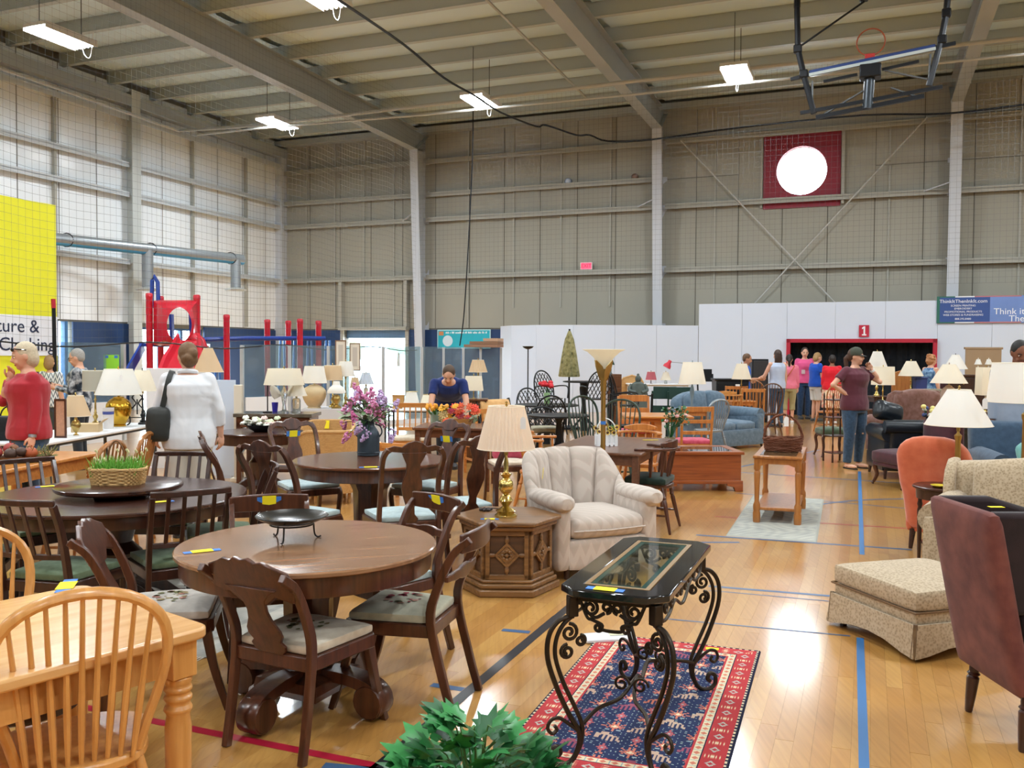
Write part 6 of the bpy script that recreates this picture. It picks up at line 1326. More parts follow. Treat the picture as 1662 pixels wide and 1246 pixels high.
pf = thing('framed_picture', 'narrow red brown framed picture standing beside the woman in red', 'picture', onw_(97, 9.2)); b = MB(); ring(b, [(-.06, 0), (.06, 0), (.06, .4), (-.06, .4)], [(-.045, .02), (.045, .02), (.045, .38), (-.045, .38)], -.01, .01); b.v = [(x, z, y) for x, y, z in b.v]; b.build('frame', w_mah, pf); b = MB(); b.box(-.046, .046, -.003, .003, .018, .382); b.build('print', plain('print_coral', 'c08a6a', .6, var=.3, sc=50), pf)
sc_ = thing('scroll_stand', 'black wrought iron scroll stand on the white table', 'stand', onw_(222, 10.75))
for s in (-1, 1): b = MB(); b.tube(cr([(s * .03, 0, .38), (s * .06, 0, .34), (s * .03, 0, .3), (s * .02, 0, .26), (s * .09, 0, .17), (s * .085, 0, .05), (s * .12, 0, .01)], 5), .008, 6); b.build('scroll', blackm, sc_)
b = MB(); b.tube([(0, 0, .32), (0, 0, .14)], .008, 6); b.tube([(-.09, 0, .1), (.09, 0, .1)], .006, 5); b.build('crossbar', blackm, sc_)
cx_ = thing('carton', 'open cream carton lying behind the beige lamp', 'box', onw_(140, 9.95), .2); b = MB(); b.box(-.14, .14, -.1, .1, 0, .09); b.build('box', plain('card_cream', 'c8ad84', .8), cx_); b = MB(); b.beam((.14, 0, .09), (.2, 0, .14), .2, .004); b.build('flap', MT['card_cream'], cx_)
fgn = thing('figurine', 'small dark bird figurine in front of the grey drum lamp', 'figurine', onw_(158, 10.1)); b = MB(); b.lathe([(.05, 0), (.05, .012), (.02, .02)], 14); b.build('base', w_dark, fgn); b = MB(); b.ell((0, 0, .06), .03, .05, .03, 10, 7); b.ell((0, .05, .09), .016, .02, .016, 8, 6); b.tube([(0, -.04, .06), (0, -.09, .04)], [.015, .004], 6); b.build('bird', plain('bird_brown', '4a4238', .5), fgn)
tb_ = thing('black_tote', 'black bag on the white table in front of the woman in red', 'bag', V((-5.0, 8.95, .74))); b = MB(); b.rbox((0, 0, .12), (.36, .2, .24), .04, 5); b.build('bag_body', fabric('cloth_black', '151617', '222325', 20), tb_); b = MB(); b.tube([(.1 * cos(pi * k / 10), 0, .22 + .12 * sin(pi * k / 10)) for k in range(11)], .008, 5); b.build('handle', MT['cloth_black'], tb_)
# white boards behind the woman in white, sideboard
for lab, px, y, w_, h_, c in (('white display board leaning behind the woman in white', 288, 12.6, .85, 1.4, 'dfe1e6'), ('pale blue display board to the right of the woman in white', 363, 11.6, .3, 1.27, 'c6d3e6')):
    t = thing('display_board', lab, 'board', P(px, y)); b = MB(); b.box(-w_ / 2, w_ / 2, -.02, .02, .03, h_); b.build('panel', plain('board_' + c, c, .5), t, bev=.004); b = MB(); b.box(-w_ / 2 + .05, w_ / 2 - .05, -.02, .35, 0, .03); b.build('foot', MT['board_' + c], t)
tl = lamp('tilted tan lampshade lamp beyond the woman in white', P(338, 12.2, .0), 1.68, .06, .2, .32, 'tan', 'stick', brassd, .09, bh=1.3)
m_marb = plain('marble_dark', '5c5347', .12, var=.5, sc=14); SBp = P(451, 11.35); SBz = .87
sb = thing('sideboard', 'mahogany sideboard with dark marble top under a row of lamps', 'sideboard', SBp, -.02); b = MB(); b.box(-.49, .49, -.26, .26, SBz - .045, SBz); b.build('marble_top', m_marb, sb, bev=.006)
b = MB(); b.box(-.46, .46, -.23, .23, SBz - .17, SBz - .045); b.build('frieze', w_mahx, sb, bev=.005)
for sx in (-1, 1):
    for sy in (-1, 1): b = MB(); b.box(sx * .43 - .03, sx * .43 + .03, sy * .2 - .03, sy * .2 + .03, 0, SBz - .1); b.build('leg', w_mah, sb, bev=.005)
b = MB(); b.box(-.44, .44, -.21, .21, .14, .18); b.build('shelf', w_mah, sb, bev=.005); b = MB(); b.box(-.4, .4, .18, .2, .2, SBz - .17); b.build('back_panel', plain('panel_pale', 'b9a996', .7), sb)
def onb(px, y): return P(px, y, SBz)
lamp('crystal lamp with broad cream shade on the marble sideboard', onb(461, 11.3), .555, .2, .25, .2, 'cream', 'flare', crystal, .07, bh=.34)
lamp('short cream lamp with glass base on the marble sideboard', onb(481, 11.45), .36, .075, .135, .15, 'ivory', 'cyl', crystal, .07)
dl = thing('desk_lamp', 'black desk lamp with white tulip shade on the marble sideboard', 'lamp', onb(434, 11.35)); b = MB(); b.lathe([(.06, 0), (.06, .012), (.015, .02)], 16); b.build('base', blackm, dl); b = MB(); b.tube(cr([(0, 0, .02), (0, 0, .3), (.01, 0, .36), (.04, 0, .35)], 5), .008, 6); b.build('stem', blackm, dl); b = MB(); b.t(M.Translation((.05, 0, .34)) @ M.Rotation(-.5, 4, 'Y')); b.lathe([(.02, 0), (.05, -.05), (.06, -.12), (.05, -.17), (.046, -.165), (.055, -.12), (.045, -.05)], 18); b.build('lamp_shade', SH['white'], dl)
pc = thing('purple_cup', 'purple plastic cup beside the black desk lamp', 'cup', onb(446, 11.5)); b = MB(); b.lathe([(.03, 0), (.032, .004), (.042, .12), (.039, .12), (.03, .01)], 18); b.build('cup', plain('plastic_purple', '4038b0', .35), pc)
cl2 = table_rect('cloth sided table behind the sideboard carrying more lamps', P(562, 14.5), (0, 1), 1.3, .7, .75, plain('steel_leg2', '55585c', .4), plain('cloth_grey', 'c4c4c8', .8), leg='square', lr=.015, ap=.02, name='folding_table'); b = MB(); b.box(-.66, .66, -.36, -.35, .12, .74); b.build('cloth_drop', MT['cloth_grey'], cl2)
def onc(px, y): return P(px, y, .75)
lamp('beige ginger jar lamp with white shade on the cloth sided table', onc(510, 14.3), .665, .15, .2, .265, 'white', 'jar', plain('ceramic_sand', 'c2ab84', .5, var=.15, sc=12), .17, bh=.38)
lamp('tan shade brass lamp next to the ginger jar lamp', onc(540, 14.55), .675, .13, .16, .235, 'tan', 'stick', brass, .07); lamp('white tilted shade brass lamp in front of the bright doorway', onc(561, 14.75), .74, .1, .15, .24, 'white', 'stick', brassd, .06)
lamp('small tan pleated lamp in front of the bright doorway', onc(576, 14.6), .48, .055, .085, .165, 'tan', 'candle', brassd, .05, pleat=16); lamp('blue white fluted shade lamp in front of the bright doorway', onc(594, 14.7), .56, .06, .13, .19, 'bluewhite', 'cyl', plain('stone_pale', 'b8ae98', .5), .05, pleat=12)
hu = thing('hurricane_lamp', 'brass hurricane lamp with white glass dome', 'lamp', onc(546, 14.25)); b = MB(); b.lathe([(.08, 0), (.08, .02), (.03, .06), (.07, .14), (.06, .19), (.03, .22)], 18); b.build('lamp_base', brassd, hu); b = MB(); b.lathe([(.14, .24), (.145, .27), (.11, .33), (.06, .37), (.05, .43), (.045, .43), (.055, .36), (.1, .325), (.135, .265)], 24); b.build('glass_dome', SH['white'], hu)
# wicker tub chairs
def tub(label, loc, f):
    t = thing('wicker_chair', label, 'chair', loc, face(*f)); R = []; N = 26
    for i in range(N + 1):
        a = -2.2 + 4.4 * i / N; H_ = .78 - .13 * max(0, abs(a) - .9); ro, ri = .33, .30
        R.append([((ri) * sin(a), -ri * cos(a), .3), (ri * 1.05 * sin(a), -ri * 1.08 * cos(a), H_), (ro * 1.08 * sin(a), -ro * 1.1 * cos(a), H_), (ro * sin(a), -ro * cos(a), .12)])
    b = MB(); b.rings(R); b.build('wicker_shell', w_tan, t); b = MB(); b.tube([(.345 * sin(-2.2 + 4.4 * i / N), -.35 * cos(-2.2 + 4.4 * i / N), .785 - .13 * max(0, abs(-2.2 + 4.4 * i / N) - .9)) for i in range(N + 1)], .022, 8); b.build('rolled_rim', w_tan, t)
    b = MB(); b.lathe([(.28, .36), (.3, .38), (.29, .43), (.2, .445)], 24); b.build('seat_cushion', fabric('pad_wheat', 'b9a27a', 'cbb68f', 18), t)
    for k in range(4): a = k * pi / 2 + .8; b = MB(); b.tube([(.25 * cos(a), .25 * sin(a), 0), (.27 * cos(a), .27 * sin(a), .34)], .018, 7); b.build('leg', w_tan, t)
    return t
w1 = tub('tan wicker tub chair with tag, farther of the two behind the milk can', P(527, 10.8), (-.2, -.97)); price(w1, (.1, -.3, .74), 0, -1.4, w=.06, h=.1, plainy=True); tub('tan wicker tub chair, back turned, right behind the milk can table', P(536, 9.85), (-.3, .95))
round_table('dark round table with a bowl of white flowers', P(420, 10.1), .49, .74, w_dark, w_darkx, style='turned', ped=.09, feet=.4)
wf = thing('flower_bowl', 'dark bowl of white and blush silk flowers', 'flowers', P(424, 10.05, .74)); b = MB(); b.lathe([(.08, 0), (.14, .04), (.17, .08), (.16, .08), (.12, .04)], 24); b.build('bowl', blackm, wf); rr = random.Random(12)
for c, n_ in (('e9e8dc', 26), ('dcc0b8', 8), ('cfd6b4', 12)):
    q = MB(); [q.ell((.018 * cos(k * 1.26), .018 * sin(k * 1.26), 0), .016, .016, .012, 6, 4) for k in range(5)]; me = q.mesh('bloom', plain('wf_' + c, c, .6))
    for i in range(n_): scatter('bloom', me, wf, (rr.uniform(-.2, .2), rr.uniform(-.1, .1), rr.uniform(.07, .16)), (rr.uniform(-.5, .5), 0, 0), 1.2)
for i in range(24): a = rr.uniform(0, 7); scatter('leaf', lfm2, wf, (.18 * cos(a), .1 * sin(a), rr.uniform(.06, .1)), (.4, 0, a), 1.4)
side_chair('dark chair with pale seat and pink pillow behind the pleated lamp', P(826, 9.7), (.3, -.95), 'slat', H=.86, sh=.45, m=w_mah, mp=c_cream)
o = MB().rbox((0, 0, 0), (.36, .12, .26), .05, 6, (0, .03, 0)).build('pink_pillow', c_pink, ang=60); o.location = P(826, 9.86, .6); o.rotation_euler = (.2, 0, .3); tag(o, 'pink pillow on the chair behind the pleated lamp', 'pillow')
# flowers by the bending man, rattan chairs, lamps
table_rect('dark brown table with tulips and autumn flowers', P(742, 10.95), (.1, 1), .95, .8, .75, w_mahx, w_mahx, leg='square', lr=.03)
tv = thing('tulip_vase', 'clear glass vase of orange yellow tulips', 'flowers', P(709, 10.85, .75)); b = MB(); b.lathe([(.06, 0), (.075, .005), (.08, .15), (.085, .17), (.08, .17), (.07, .01)], 20); b.build('vase', plain('glass_green', 'd6ecd8', .05, trans=.7), tv); b = MB(); tm = MB().ell((0, 0, 0), .022, .022, .035, 8, 6).mesh('tulip', plain('tulip_orange', 'e39a2c', .5, var=.2, sc=30)); rr = random.Random(2)
for i in range(16): a = rr.uniform(0, 7); q = rr.uniform(.02, .15); p = (q * cos(a), q * .7 * sin(a), .22 + rr.uniform(0, .06) - q * .25); scatter('tulip', tm, tv, p, (q * sin(a) * -4, q * cos(a) * 4, 0)); b.tube([(p[0] * .2, p[1] * .2, .02), p], .005, 5)
b.build('stems', gr1, tv, kind='stuff'); lm3 = leafmesh(.16, .035).mesh('leaf', gr1)
for i in range(10): a = i * .65; scatter('leaf', lm3, tv, (.04 * cos(a), .04 * sin(a), .1), (.9, 0, a - pi / 2))
af = thing('autumn_bouquet', 'bouquet of red and gold gerberas in a brown basket', 'flowers', P(747, 10.7, .75)); b = MB(); b.lathe([(.12, 0), (.16, .1), (.17, .11), (.15, .1)], 24); b.build('basket', w_tan, af)
for c, n_ in (('d8452f', 7), ('e0a52e', 6), ('d9603a', 6), ('a8324a', 4), ('c9b27a', 6)):
    q = MB(); [q.ell((.028 * cos(k * .785), .028 * sin(k * .785), 0), .02, .011, .008, 6, 4, M.Rotation(k * .785, 4, 'Z')) for k in range(8)]; q.ell((0, 0, .004), .015, .015, .01, 6, 4); me = q.mesh('gerbera', plain('ger_' + c, c, .6))
    for i in range(n_): scatter('gerbera', me, af, (rr.uniform(-.22, .22), rr.uniform(-.12, .08), rr.uniform(.08, .26)), (rr.uniform(.5, 1.3), rr.uniform(-.4, .4), 0), rr.uniform(.9, 1.3))
for i in range(60): a = rr.uniform(0, 7); scatter('leaf', lfm2 if i % 3 else lfm[0], af, (.2 * cos(a), .13 * sin(a), rr.uniform(.05, .25)), (rr.uniform(0, 1), 0, a), 1.0)
ladder_chair('rattan grid back chair in front of the white lampshades', P(667, 12.6), (0, -1), H=.92, w=.46, m=w_honx, mp=c_cream, verts=4, n=2, name='rattan_chair'); ladder_chair('rattan chair right of the autumn bouquet', P(787, 12.2), (-.4, .9), H=.9, w=.46, m=w_honx, verts=5, mp=c_cream, name='rattan_chair')
ladder_chair('low honey bench chair with beige seat behind the lilacs', P(668, 9.9), (.3, .95), H=.66, w=.55, m=w_honx, mp=c_cream, name='bench_chair')
table_rect('white folding table holding loose lampshades behind the rattan chair', P(690, 14.4), (0, 1), 1.2, .7, .75, MT['steel_leg'], MT['plastic_table'], leg='square', lr=.015, ap=.02, name='folding_table')
def loose(label, px, y, z, rt, rb, h, c, sq=0):
    t = thing('lampshade', label, 'lampshade', P(px, y, z)); b = MB(); N = 4 if sq else 24; b.rings([[(r * cos(2 * pi * (k + .5) / N), r * sin(2 * pi * (k + .5) / N), zz) for k in range(N)] for r, zz in ((rb, 0), (rt, h), (rt - .004, h), (rb - .004, 0))], closed=True); b.build('shade', SH[c], t, smooth=not sq); b = MB(); b.tube([(rt * cos(k / 4), rt * sin(k / 4), h) for k in range(25)], .004, 5, closed=True); b.build('ring', brassd, t)
loose('white square lampshade without a base behind the rattan chair', 668, 14.3, .75, .1, .19, .27, 'white', 1); loose('cream loose lampshade beside the bending man', 697, 14.4, .75, .1, .17, .22, 'cream')
bx2 = thing('tan_box', 'small tan box beside the white square lampshade', 'box', P(647, 14.3, .75)); b = MB(); b.box(-.09, .09, -.06, .06, 0, .2); b.build('box', plain('card_tan', 'b98c54', .7), bx2, bev=.004); b = MB(); b.box(-.095, .095, -.065, .065, .2, .215); b.build('lid', MT['card_tan'], bx2)
ch3 = thing('nightstand', 'brown nightstand under a cream square lamp', 'nightstand', P(772, 13.6)); b = MB(); b.box(-.17, .17, -.17, .17, 0, .92); b.build('body', w_wal, ch3, bev=.008); b = MB(); b.box(-.19, .19, -.19, .19, .92, .95); b.build('top', w_wal, ch3, bev=.006)
for k in range(3): b = MB(); b.box(-.15, .15, -.185, -.17, .1 + .27 * k, .34 + .27 * k); b.build('drawer', w_wal, ch3, bev=.005)
lamp('cream square shade lamp on the brown nightstand', P(769, 13.6, .95), .34, .12, .145, .22, 'cream', 'candle', brassd, .04, sq=.8)
lamp('beige pleated lamp on a glass base in front of the turquoise poster', P(776, 15.6, .75), .77, .1, .165, .21, 'tan', 'flare', crystal, .06, pleat=20); box_table('small table beneath the beige pleated lamp', P(776, 15.6), .5, .5, .75, w_mah)

lc_ = thing('lounge_chair', 'low tan cushioned lounge chair with black bent frame behind the pleated lamp', 'chair', P(826, 13.3), face(.6, -.8))
for s in (-1, 1): b = MB(); b.rib(cr([(s * .3, .35, 0), (s * .3, .32, .38), (s * .3, 0, .42), (s * .3, -.25, .5), (s * .3, -.42, .95)], 4), .04, .03, up=(1, 0, 0)); b.rib([(s * .3, -.1, .42), (s * .3, -.35, 0)], .04, .03, up=(1, 0, 0)); b.build('side_frame', blackm, lc_)
b = MB(); b.rbox((0, .05, .43), (.54, .56, .1), .04, 5, (0, 0, .02)); b.build('seat_cushion', fabric('pad_apricot', 'c99a62', 'd9ad76', 15), lc_); b = MB(); b.rbox((0, 0, 0), (.54, .1, .5), .04, 5, (0, .02, 0)); o = b.build('back_cushion', MT['pad_apricot'], lc_); o.location = (0, -.3, .7); o.rotation_euler = (.32, 0, 0)
gs_ = thing('garden_statue', 'dark grey seated garden statue in front of the wicker headboard', 'statue', P(1036, 19.6)); m_st = plain('stone_grey', '4f5854', .8, var=.3, sc=12)
b = MB(); b.lathe([(.22, 0), (.22, .62), (.2, .66)], 8); b.build('plinth', m_st, gs_); b = MB(); b.ell((0, 0, .76), .22, .18, .12, 16, 10); b.lathe([(.17, .78), (.16, .9), (.13, 1.0), (.05, 1.05)], 16); b.ell((0, -.01, 1.1), .065, .07, .085, 14, 10); b.ell((0, 0, 1.19), .03, n=10, k=7)
for s in (-1, 1): b.tube(cr([(s * .14, 0, .98), (s * .19, -.05, .86), (s * .06, -.17, .8)], 4), .04, 8)
b.build('figure', m_st, gs_)
pst = thing('wooden_post', 'pale wooden post standing between display board and sideboard', 'post', P(387, 11.3)); b = MB(); b.box(-.05, .05, -.04, .04, 0, 1.22); b.box(-.09, .09, -.06, .06, 0, .05); b.build('post', plain('wood_pale', 'd9cfbd', .6), pst, bev=.006)
# ================================================================ people
DG = None
def remesh(b, vox, smooth=3):
    """one closed skin over overlapping volumes"""
    me = b.mesh('tmp', plain('tag_white', 'e8e8e8'), False); o = bpy.data.objects.new('tmp', me); COL.objects.link(o)
    r = o.modifiers.new('r', 'REMESH'); r.mode = 'VOXEL'; r.voxel_size = vox
    if smooth: s = o.modifiers.new('s', 'SMOOTH'); s.iterations = smooth; s.factor = .5
    dg = bpy.context.evaluated_depsgraph_get(); ev = o.evaluated_get(dg).to_mesh(); nv = len(ev.vertices)
    co = np.empty(nv * 3, np.float32); ev.vertices.foreach_get('co', co); fs = [tuple(p.vertices) for p in ev.polygons]
    bpy.data.objects.remove(o); bpy.data.meshes.remove(me)
    q = MB(); q.add([tuple(v) for v in co.reshape(-1, 3)], fs); return q
def limb(b, pts, rs, n=12):
    P_ = [V(p) for p in pts]; b.tube(P_, rs, n)
    for p, r in zip(P_, rs): b.ell(tuple(p), r * .99, n=10, k=6)
def hand(b, w, d, nrm, s=1., curl=.5):
    """palm, four unequal fingers bent at the knuckle, and a thumb from the side of the palm"""
    d = V(d).normalized(); nrm = V(nrm); nrm = (nrm - d * nrm.dot(d)).normalized(); x = d.cross(nrm); w = V(w)
    T = M((( x.x, d.x, nrm.x, w.x), (x.y, d.y, nrm.y, w.y), (x.z, d.z, nrm.z, w.z), (0, 0, 0, 1)))
    b.t(T); b.ell((0, .045, 0), .04, .055, .017, 12, 8)
    for i, (fx, L) in enumerate(((-.028, .068), (-.01, .08), (.009, .074), (.027, .058))):
        c1, c2 = curl * .8, curl * 1.7; p0 = V((fx, .075, 0)); p1 = p0 + V((fx * .15, cos(c1), sin(c1))) * L * .5; p2 = p1 + V((0, cos(c2), sin(c2))) * L * .5
        b.tube([p0, p1, p2], [.0095, .009, .0065], 7); b.ell(tuple(p2), .0066, n=6, k=5)
    b.tube([(-.022, .02, .004), (-.05, .045, .012), (-.052, .078, .02)], [.013, .0105, .008], 7); b.ell((-.052, .078, .02), .008, n=6, k=5); b.t(None)
def person(label, loc, f, H, top, bot, hair, skin='d6a48a', lean=0, armL=None, armR=None, head=(0, 0), g=1., vox=.011, sleeve='short', hem=.86, botk='pants', shoe='3a3a3c', male=False, legs=.09, extra=None, step=0, topm=None, botm=None, cap=None):
    t = thing('person', label, 'person', loc, face(*f), None, H / 1.7)
    m_sk = plain('skin_' + skin, skin, .55, var=.04, sc=20); mt = topm or fabric('top_' + top, top, None, 20, bump=.1, wr=.45); mb = botm or fabric('bot_' + bot, bot, None, 25, bump=.1, wr=.35)
    def U(p):
        p = V(p); k = max(0, min(1, (p.z - .86) / .28)); k = k * k * (3 - 2 * k); a = -lean * k
        y, z = p.y, p.z - .93; return V((p.x, y * cos(a) - z * sin(a), .93 + y * sin(a) + z * cos(a)))
    sw = (.185 if male else .165) * (.85 + .15 * g)
    prof = [(.80, .15, .11), (.88, .17, .12), (.95, .168, .115), (1.05, .145 + .012 * male, .1), (1.15, .143 + .02 * male, .1), (1.26, .16 + .01 * male, .112), (1.34, .165 + .012 * male, .105), (1.4, .135, .08), (1.44, .07, .06)]
    def torso(b, z0, inf, z1=1.45, belly=0):
        R = []; zs = [z0] + [q[0] for q in prof if q[0] > z0 + .02 and q[0] < z1 - .005] + [z1]
        for z in zs:
            rx = np.interp(z, [q[0] for q in prof], [q[1] for q in prof]); ry = np.interp(z, [q[0] for q in prof], [q[2] for q in prof])
            gg = g if z < 1.38 else 1; R.append([U(((rx * gg + inf) * cos(2 * pi * k / 22), (ry * gg + inf) * sin(2 * pi * k / 22) * (1.12 if sin(2 * pi * k / 22) > 0 and 1.18 < z < 1.36 and not male else 1), z)) for k in range(22)])
        b.rings(R)
    sh = {s: U((s * sw, -.005, 1.385)) for s in (-1, 1)}; A = {}
    for s, a in ((-1, armL), (1, armR)):            # local +X is the person's right
        d1, d2 = a or ((s * .12, .02, -1), (s * .05, .2, -1)); e = sh[s] + V(d1).normalized() * .285; w = e + V(d2).normalized() * .245; A[s] = (sh[s], e, w, V(d2).normalized())
    hp = {s: V((s * .088 * (.8 + .2 * g), 0, .88)) for s in (-1, 1)}; kn = {s: V((s * legs, .02 + step * s * .5, .48)) for s in (-1, 1)}; an = {s: V((s * legs, -.015 + step * s, .085)) for s in (-1, 1)}
    # body
    b = MB(); torso(b, .80, 0)
    nk = U((0, -.005, 1.43)); hb = U((0, .005, 1.50)); limb(b, [nk, hb + (hb - nk) * .3], [.052, .05])
    HM = M.Translation(U((0, .0, 1.475))) @ M.Rotation(-lean * .55, 4, 'X') @ M.Rotation(head[0], 4, 'Z') @ M.Rotation(-head[1], 4, 'X'); b.t(HM)
    b.ell((0, .012, .118), .073, .09, .108, 18, 14); b.ell((0, .04, .055), .052, .058, .052, 14, 10); b.ell((0, .072, .02), .026, .024, .02, 10, 8)
    b.tube([(0, .096, .125), (0, .117, .088), (0, .098, .078)], [.01, .016, .012], 8)
    for s in (-1, 1): b.ell((s * .076, .0, .105), .012, .024, .032, 8, 6); b.ell((s * .035, .083, .07), .024, .02, .02, 8, 6)
    b.t(None)
    for s in (-1, 1):
        S0, e, w, d = A[s]; gg = .9 + .1 * g; limb(b, [U((s * sw * .55, 0, 1.37)), S0, (S0 + e) / 2, e, (e * .6 + w * .4), w], [.06, .054 * gg, .046 * gg, .039 * gg, .037 * gg, .025])
        limb(b, [hp[s], (hp[s] * .5 + kn[s] * .5), kn[s], (kn[s] * .65 + an[s] * .35), an[s]], [.088 * g, .073 * g, .052 * gg, .05 * gg, .033])
        b.ell((an[s].x, an[s].y + .06, .035), .043, .115, .035, 12, 8)
    q = remesh(b, vox)
    for s in (-1, 1): S0, e, w, d = A[s]; hand(q, w - d * .012, d, (-s * .8, .5, .3), 1, .45)
    q.build('body', m_sk, t, ang=180)
    # clothes
    b = MB(); torso(b, hem, .009 + .017 * g, 1.425)
    if sleeve != 'none':
        for s in (-1, 1):
            S0, e, w, d = A[s]; lim = {'short': [S0, S0 + (e - S0) * .62], 'long': [S0, e, w - d * .03], 'threeq': [S0, e, e + d * .14]}[sleeve]; rr_ = {'short': [.068, .064], 'long': [.066, .055, .043], 'threeq': [.066, .056, .05]}[sleeve]
            limb(b, [U((s * sw * .6, 0, 1.375))] + lim[:1], [.062, rr_[0]]); b.tube(lim, rr_, 12)
            if len(lim) == 3: b.ell(tuple(e), rr_[1], n=10, k=6)
    remesh(b, vox * .9, 7).build('shirt', mt, t, ang=180)
    b = MB(); R = []
    if botk == 'skirt': b.rings([[(rx * g * cos(2 * pi * k / 20), ry * g * sin(2 * pi * k / 20), z) for k in range(20)] for z, rx, ry in ((.4, .2, .17), (.7, .2, .15), (.88, .185, .135), (1.0, .16, .118))])
    else:
        b.rings([[(rx * g * cos(2 * pi * k / 20), ry * g * sin(2 * pi * k / 20), z) for k in range(20)] for z, rx, ry in ((.79, .158, .118), (.88, .182, .13), (.96, .178, .124), (1.0, .16, .115))])
        zl = {'pants': .07, 'capri': .33, 'shorts': .5}[botk]
        for s in (-1, 1):
            end = an[s] + (kn[s] - an[s]) * max(0, (zl - .085) / .395) if zl < .48 else kn[s] + (hp[s] - kn[s]) * .12
            pts = [hp[s], (hp[s] + kn[s]) / 2] + ([kn[s]] if zl < .45 else []) + [end]; b.tube(pts, [.1 * g, .086 * g] + ([.066 * g] if zl < .45 else []) + [.058 if zl < .2 else (.068 * g if zl < .45 else .082 * g)], 14); b.ell(tuple(hp[s]), .098 * g, n=12, k=8)
    remesh(b, vox, 2).build('skirt' if botk == 'skirt' else ('shorts' if botk == 'shorts' else 'trousers'), mb, t, ang=180)
    for s in (-1, 1):
        b = MB(); x, y = an[s].x, an[s].y
        if shoe == 'flip': b.rings([[(x + .044 * cos(2 * pi * k / 16), y + .06 + .125 * sin(2 * pi * k / 16), z) for k in range(16)] for z in (0, .015)]); b.tube([(x - .04, y + .03, .03), (x, y + .12, .055), (x + .04, y + .03, .03)], .006, 5); b.build('sandal', plain('sandal_black', '1a1a1c'), t)
        else: b.ell((x, y + .06, .04), .05, .128, .045, 14, 8); b.rings([[(x + .05 * cos(2 * pi * k / 16), y + .06 + .13 * sin(2 * pi * k / 16), z) for k in range(16)] for z in (0, .022)]); b.build('shoe', plain('shoe_' + shoe, shoe, .6), t)
    # face and hair
    m_hair = plain('hair_' + hair[1], hair[1], .6, var=.3, sc=60); m_ey = plain('eye_dark', '2a1d18', .2); m_ew = plain('eye_white', 'e6e2dc', .3); m_lip = plain('lip', 'a8594f', .5)
    for s in (-1, 1):
        b = MB(); b.t(HM); b.ell((s * .032, .087, .118), .0125, .009, .0062, 10, 6); e_ = b.build('eye', m_ew, t); b = MB(); b.t(HM); b.ell((s * .032, .0955, .118), .0065, .004, .0065, 8, 6); b.build('iris', m_ey, e_)
        b = MB(); b.t(HM); b.tube([(s * .016, .1, .136), (s * .034, .096, .141), (s * .052, .082, .136)], .0045, 5); b.build('eyebrow', m_hair, t)
    b = MB(); b.t(HM); b.ell((0, .094, .048), .024, .009, .008, 10, 6); b.build('mouth', m_lip, t)
    b = MB(); b.t(HM); st = hair[0]
    b.ell((0, -.016, .142), .083, .098, .1, 18, 12)
    if st in ('bob', 'long', 'curly'):
        b.ell((0, -.04, .09), .086, .072, .1, 16, 12)
        if st == 'long': b.rings([[(rx * cos(2 * pi * k / 16), -.045 + ry * sin(2 * pi * k / 16), z) for k in range(16)] for z, rx, ry in ((-.16, .075, .03), (-.05, .09, .045), (.06, .09, .065))])
        if st == 'curly':
            rr_ = random.Random(3)
            for i in range(24): a = rr_.uniform(0, 7); zz = rr_.uniform(.06, .22); b.ell((.08 * cos(a), -.03 + .07 * sin(a), zz), .03, n=8, k=6)
    elif st == 'pony': b.ell((0, -.07, .1), .06, .04, .06, 12, 8); b.tube([(0, -.1, .12), (0, -.13, .08), (0, -.12, -.02), (0, -.1, -.08)], [.03, .036, .03, .01], 10)
    elif st == 'updo': b.ell((0, -.055, .085), .076, .06, .075, 14, 10); b.ell((.015, -.095, .13), .05, .04, .05, 12, 8); b.ell((-.02, -.1, .09), .04, .035, .04, 12, 8)
    elif st == 'short': b.ell((0, -.04, .11), .079, .064, .08, 14, 10)
    remesh(b, .008, 1).build('hair', m_hair, t, ang=180)
    if cap:
        b = MB(); b.t(HM); b.lathe([(.092, .13), (.094, .16), (.085, .2), (.06, .235), (.02, .25), (.002, .251)], 22); c_ = b.build('cap', plain('cap_' + cap, cap, .8), t); b = MB(); b.t(HM); b.rings([[(.075 * sin(a), .07 + q * .09 * cos(a), .145 - .02 * q) for a in [(-1.4 + 2.8 * i / 10) for i in range(11)]] + [] for q in (0, 1)], caps=False); b.v += [(v[0], v[1], v[2] - .006) for v in b.v]; b.build('cap_brim', plain('brim_dark', '2b2d2a', .8), c_)
    t['HMinv'] = 0; del t['HMinv']
    if extra: extra(t, U, A, HM)
    return t
def strap(t, pts, w, m, name='strap'): b = MB(); b.rib(cr(pts, 5), w, .012, up=(0, 1, 0)); return b.build(name, m, t)
def bag(t, c, sz, m, name='handbag', pts=None, w=.03):
    b = MB(); b.rbox(c, sz, min(sz) * .4, 6, (.01, .01, 0)); o = b.build(name, m, t, ang=60)
    if pts: b = MB(); b.rib(cr(pts, 5), w, .008, up=(0, 1, 0)); b.build('strap', m, o)
    return o
m_bagk = plain('leather_bag', '2c2d2a', .5, var=.2, sc=20); m_bago = plain('bag_orange', 'b0502a', .55); m_bagb = plain('bag_brown', '7a452a', .5); m_den = fabric('denim', '2e4258', '3d5570', 30, wr=.35)
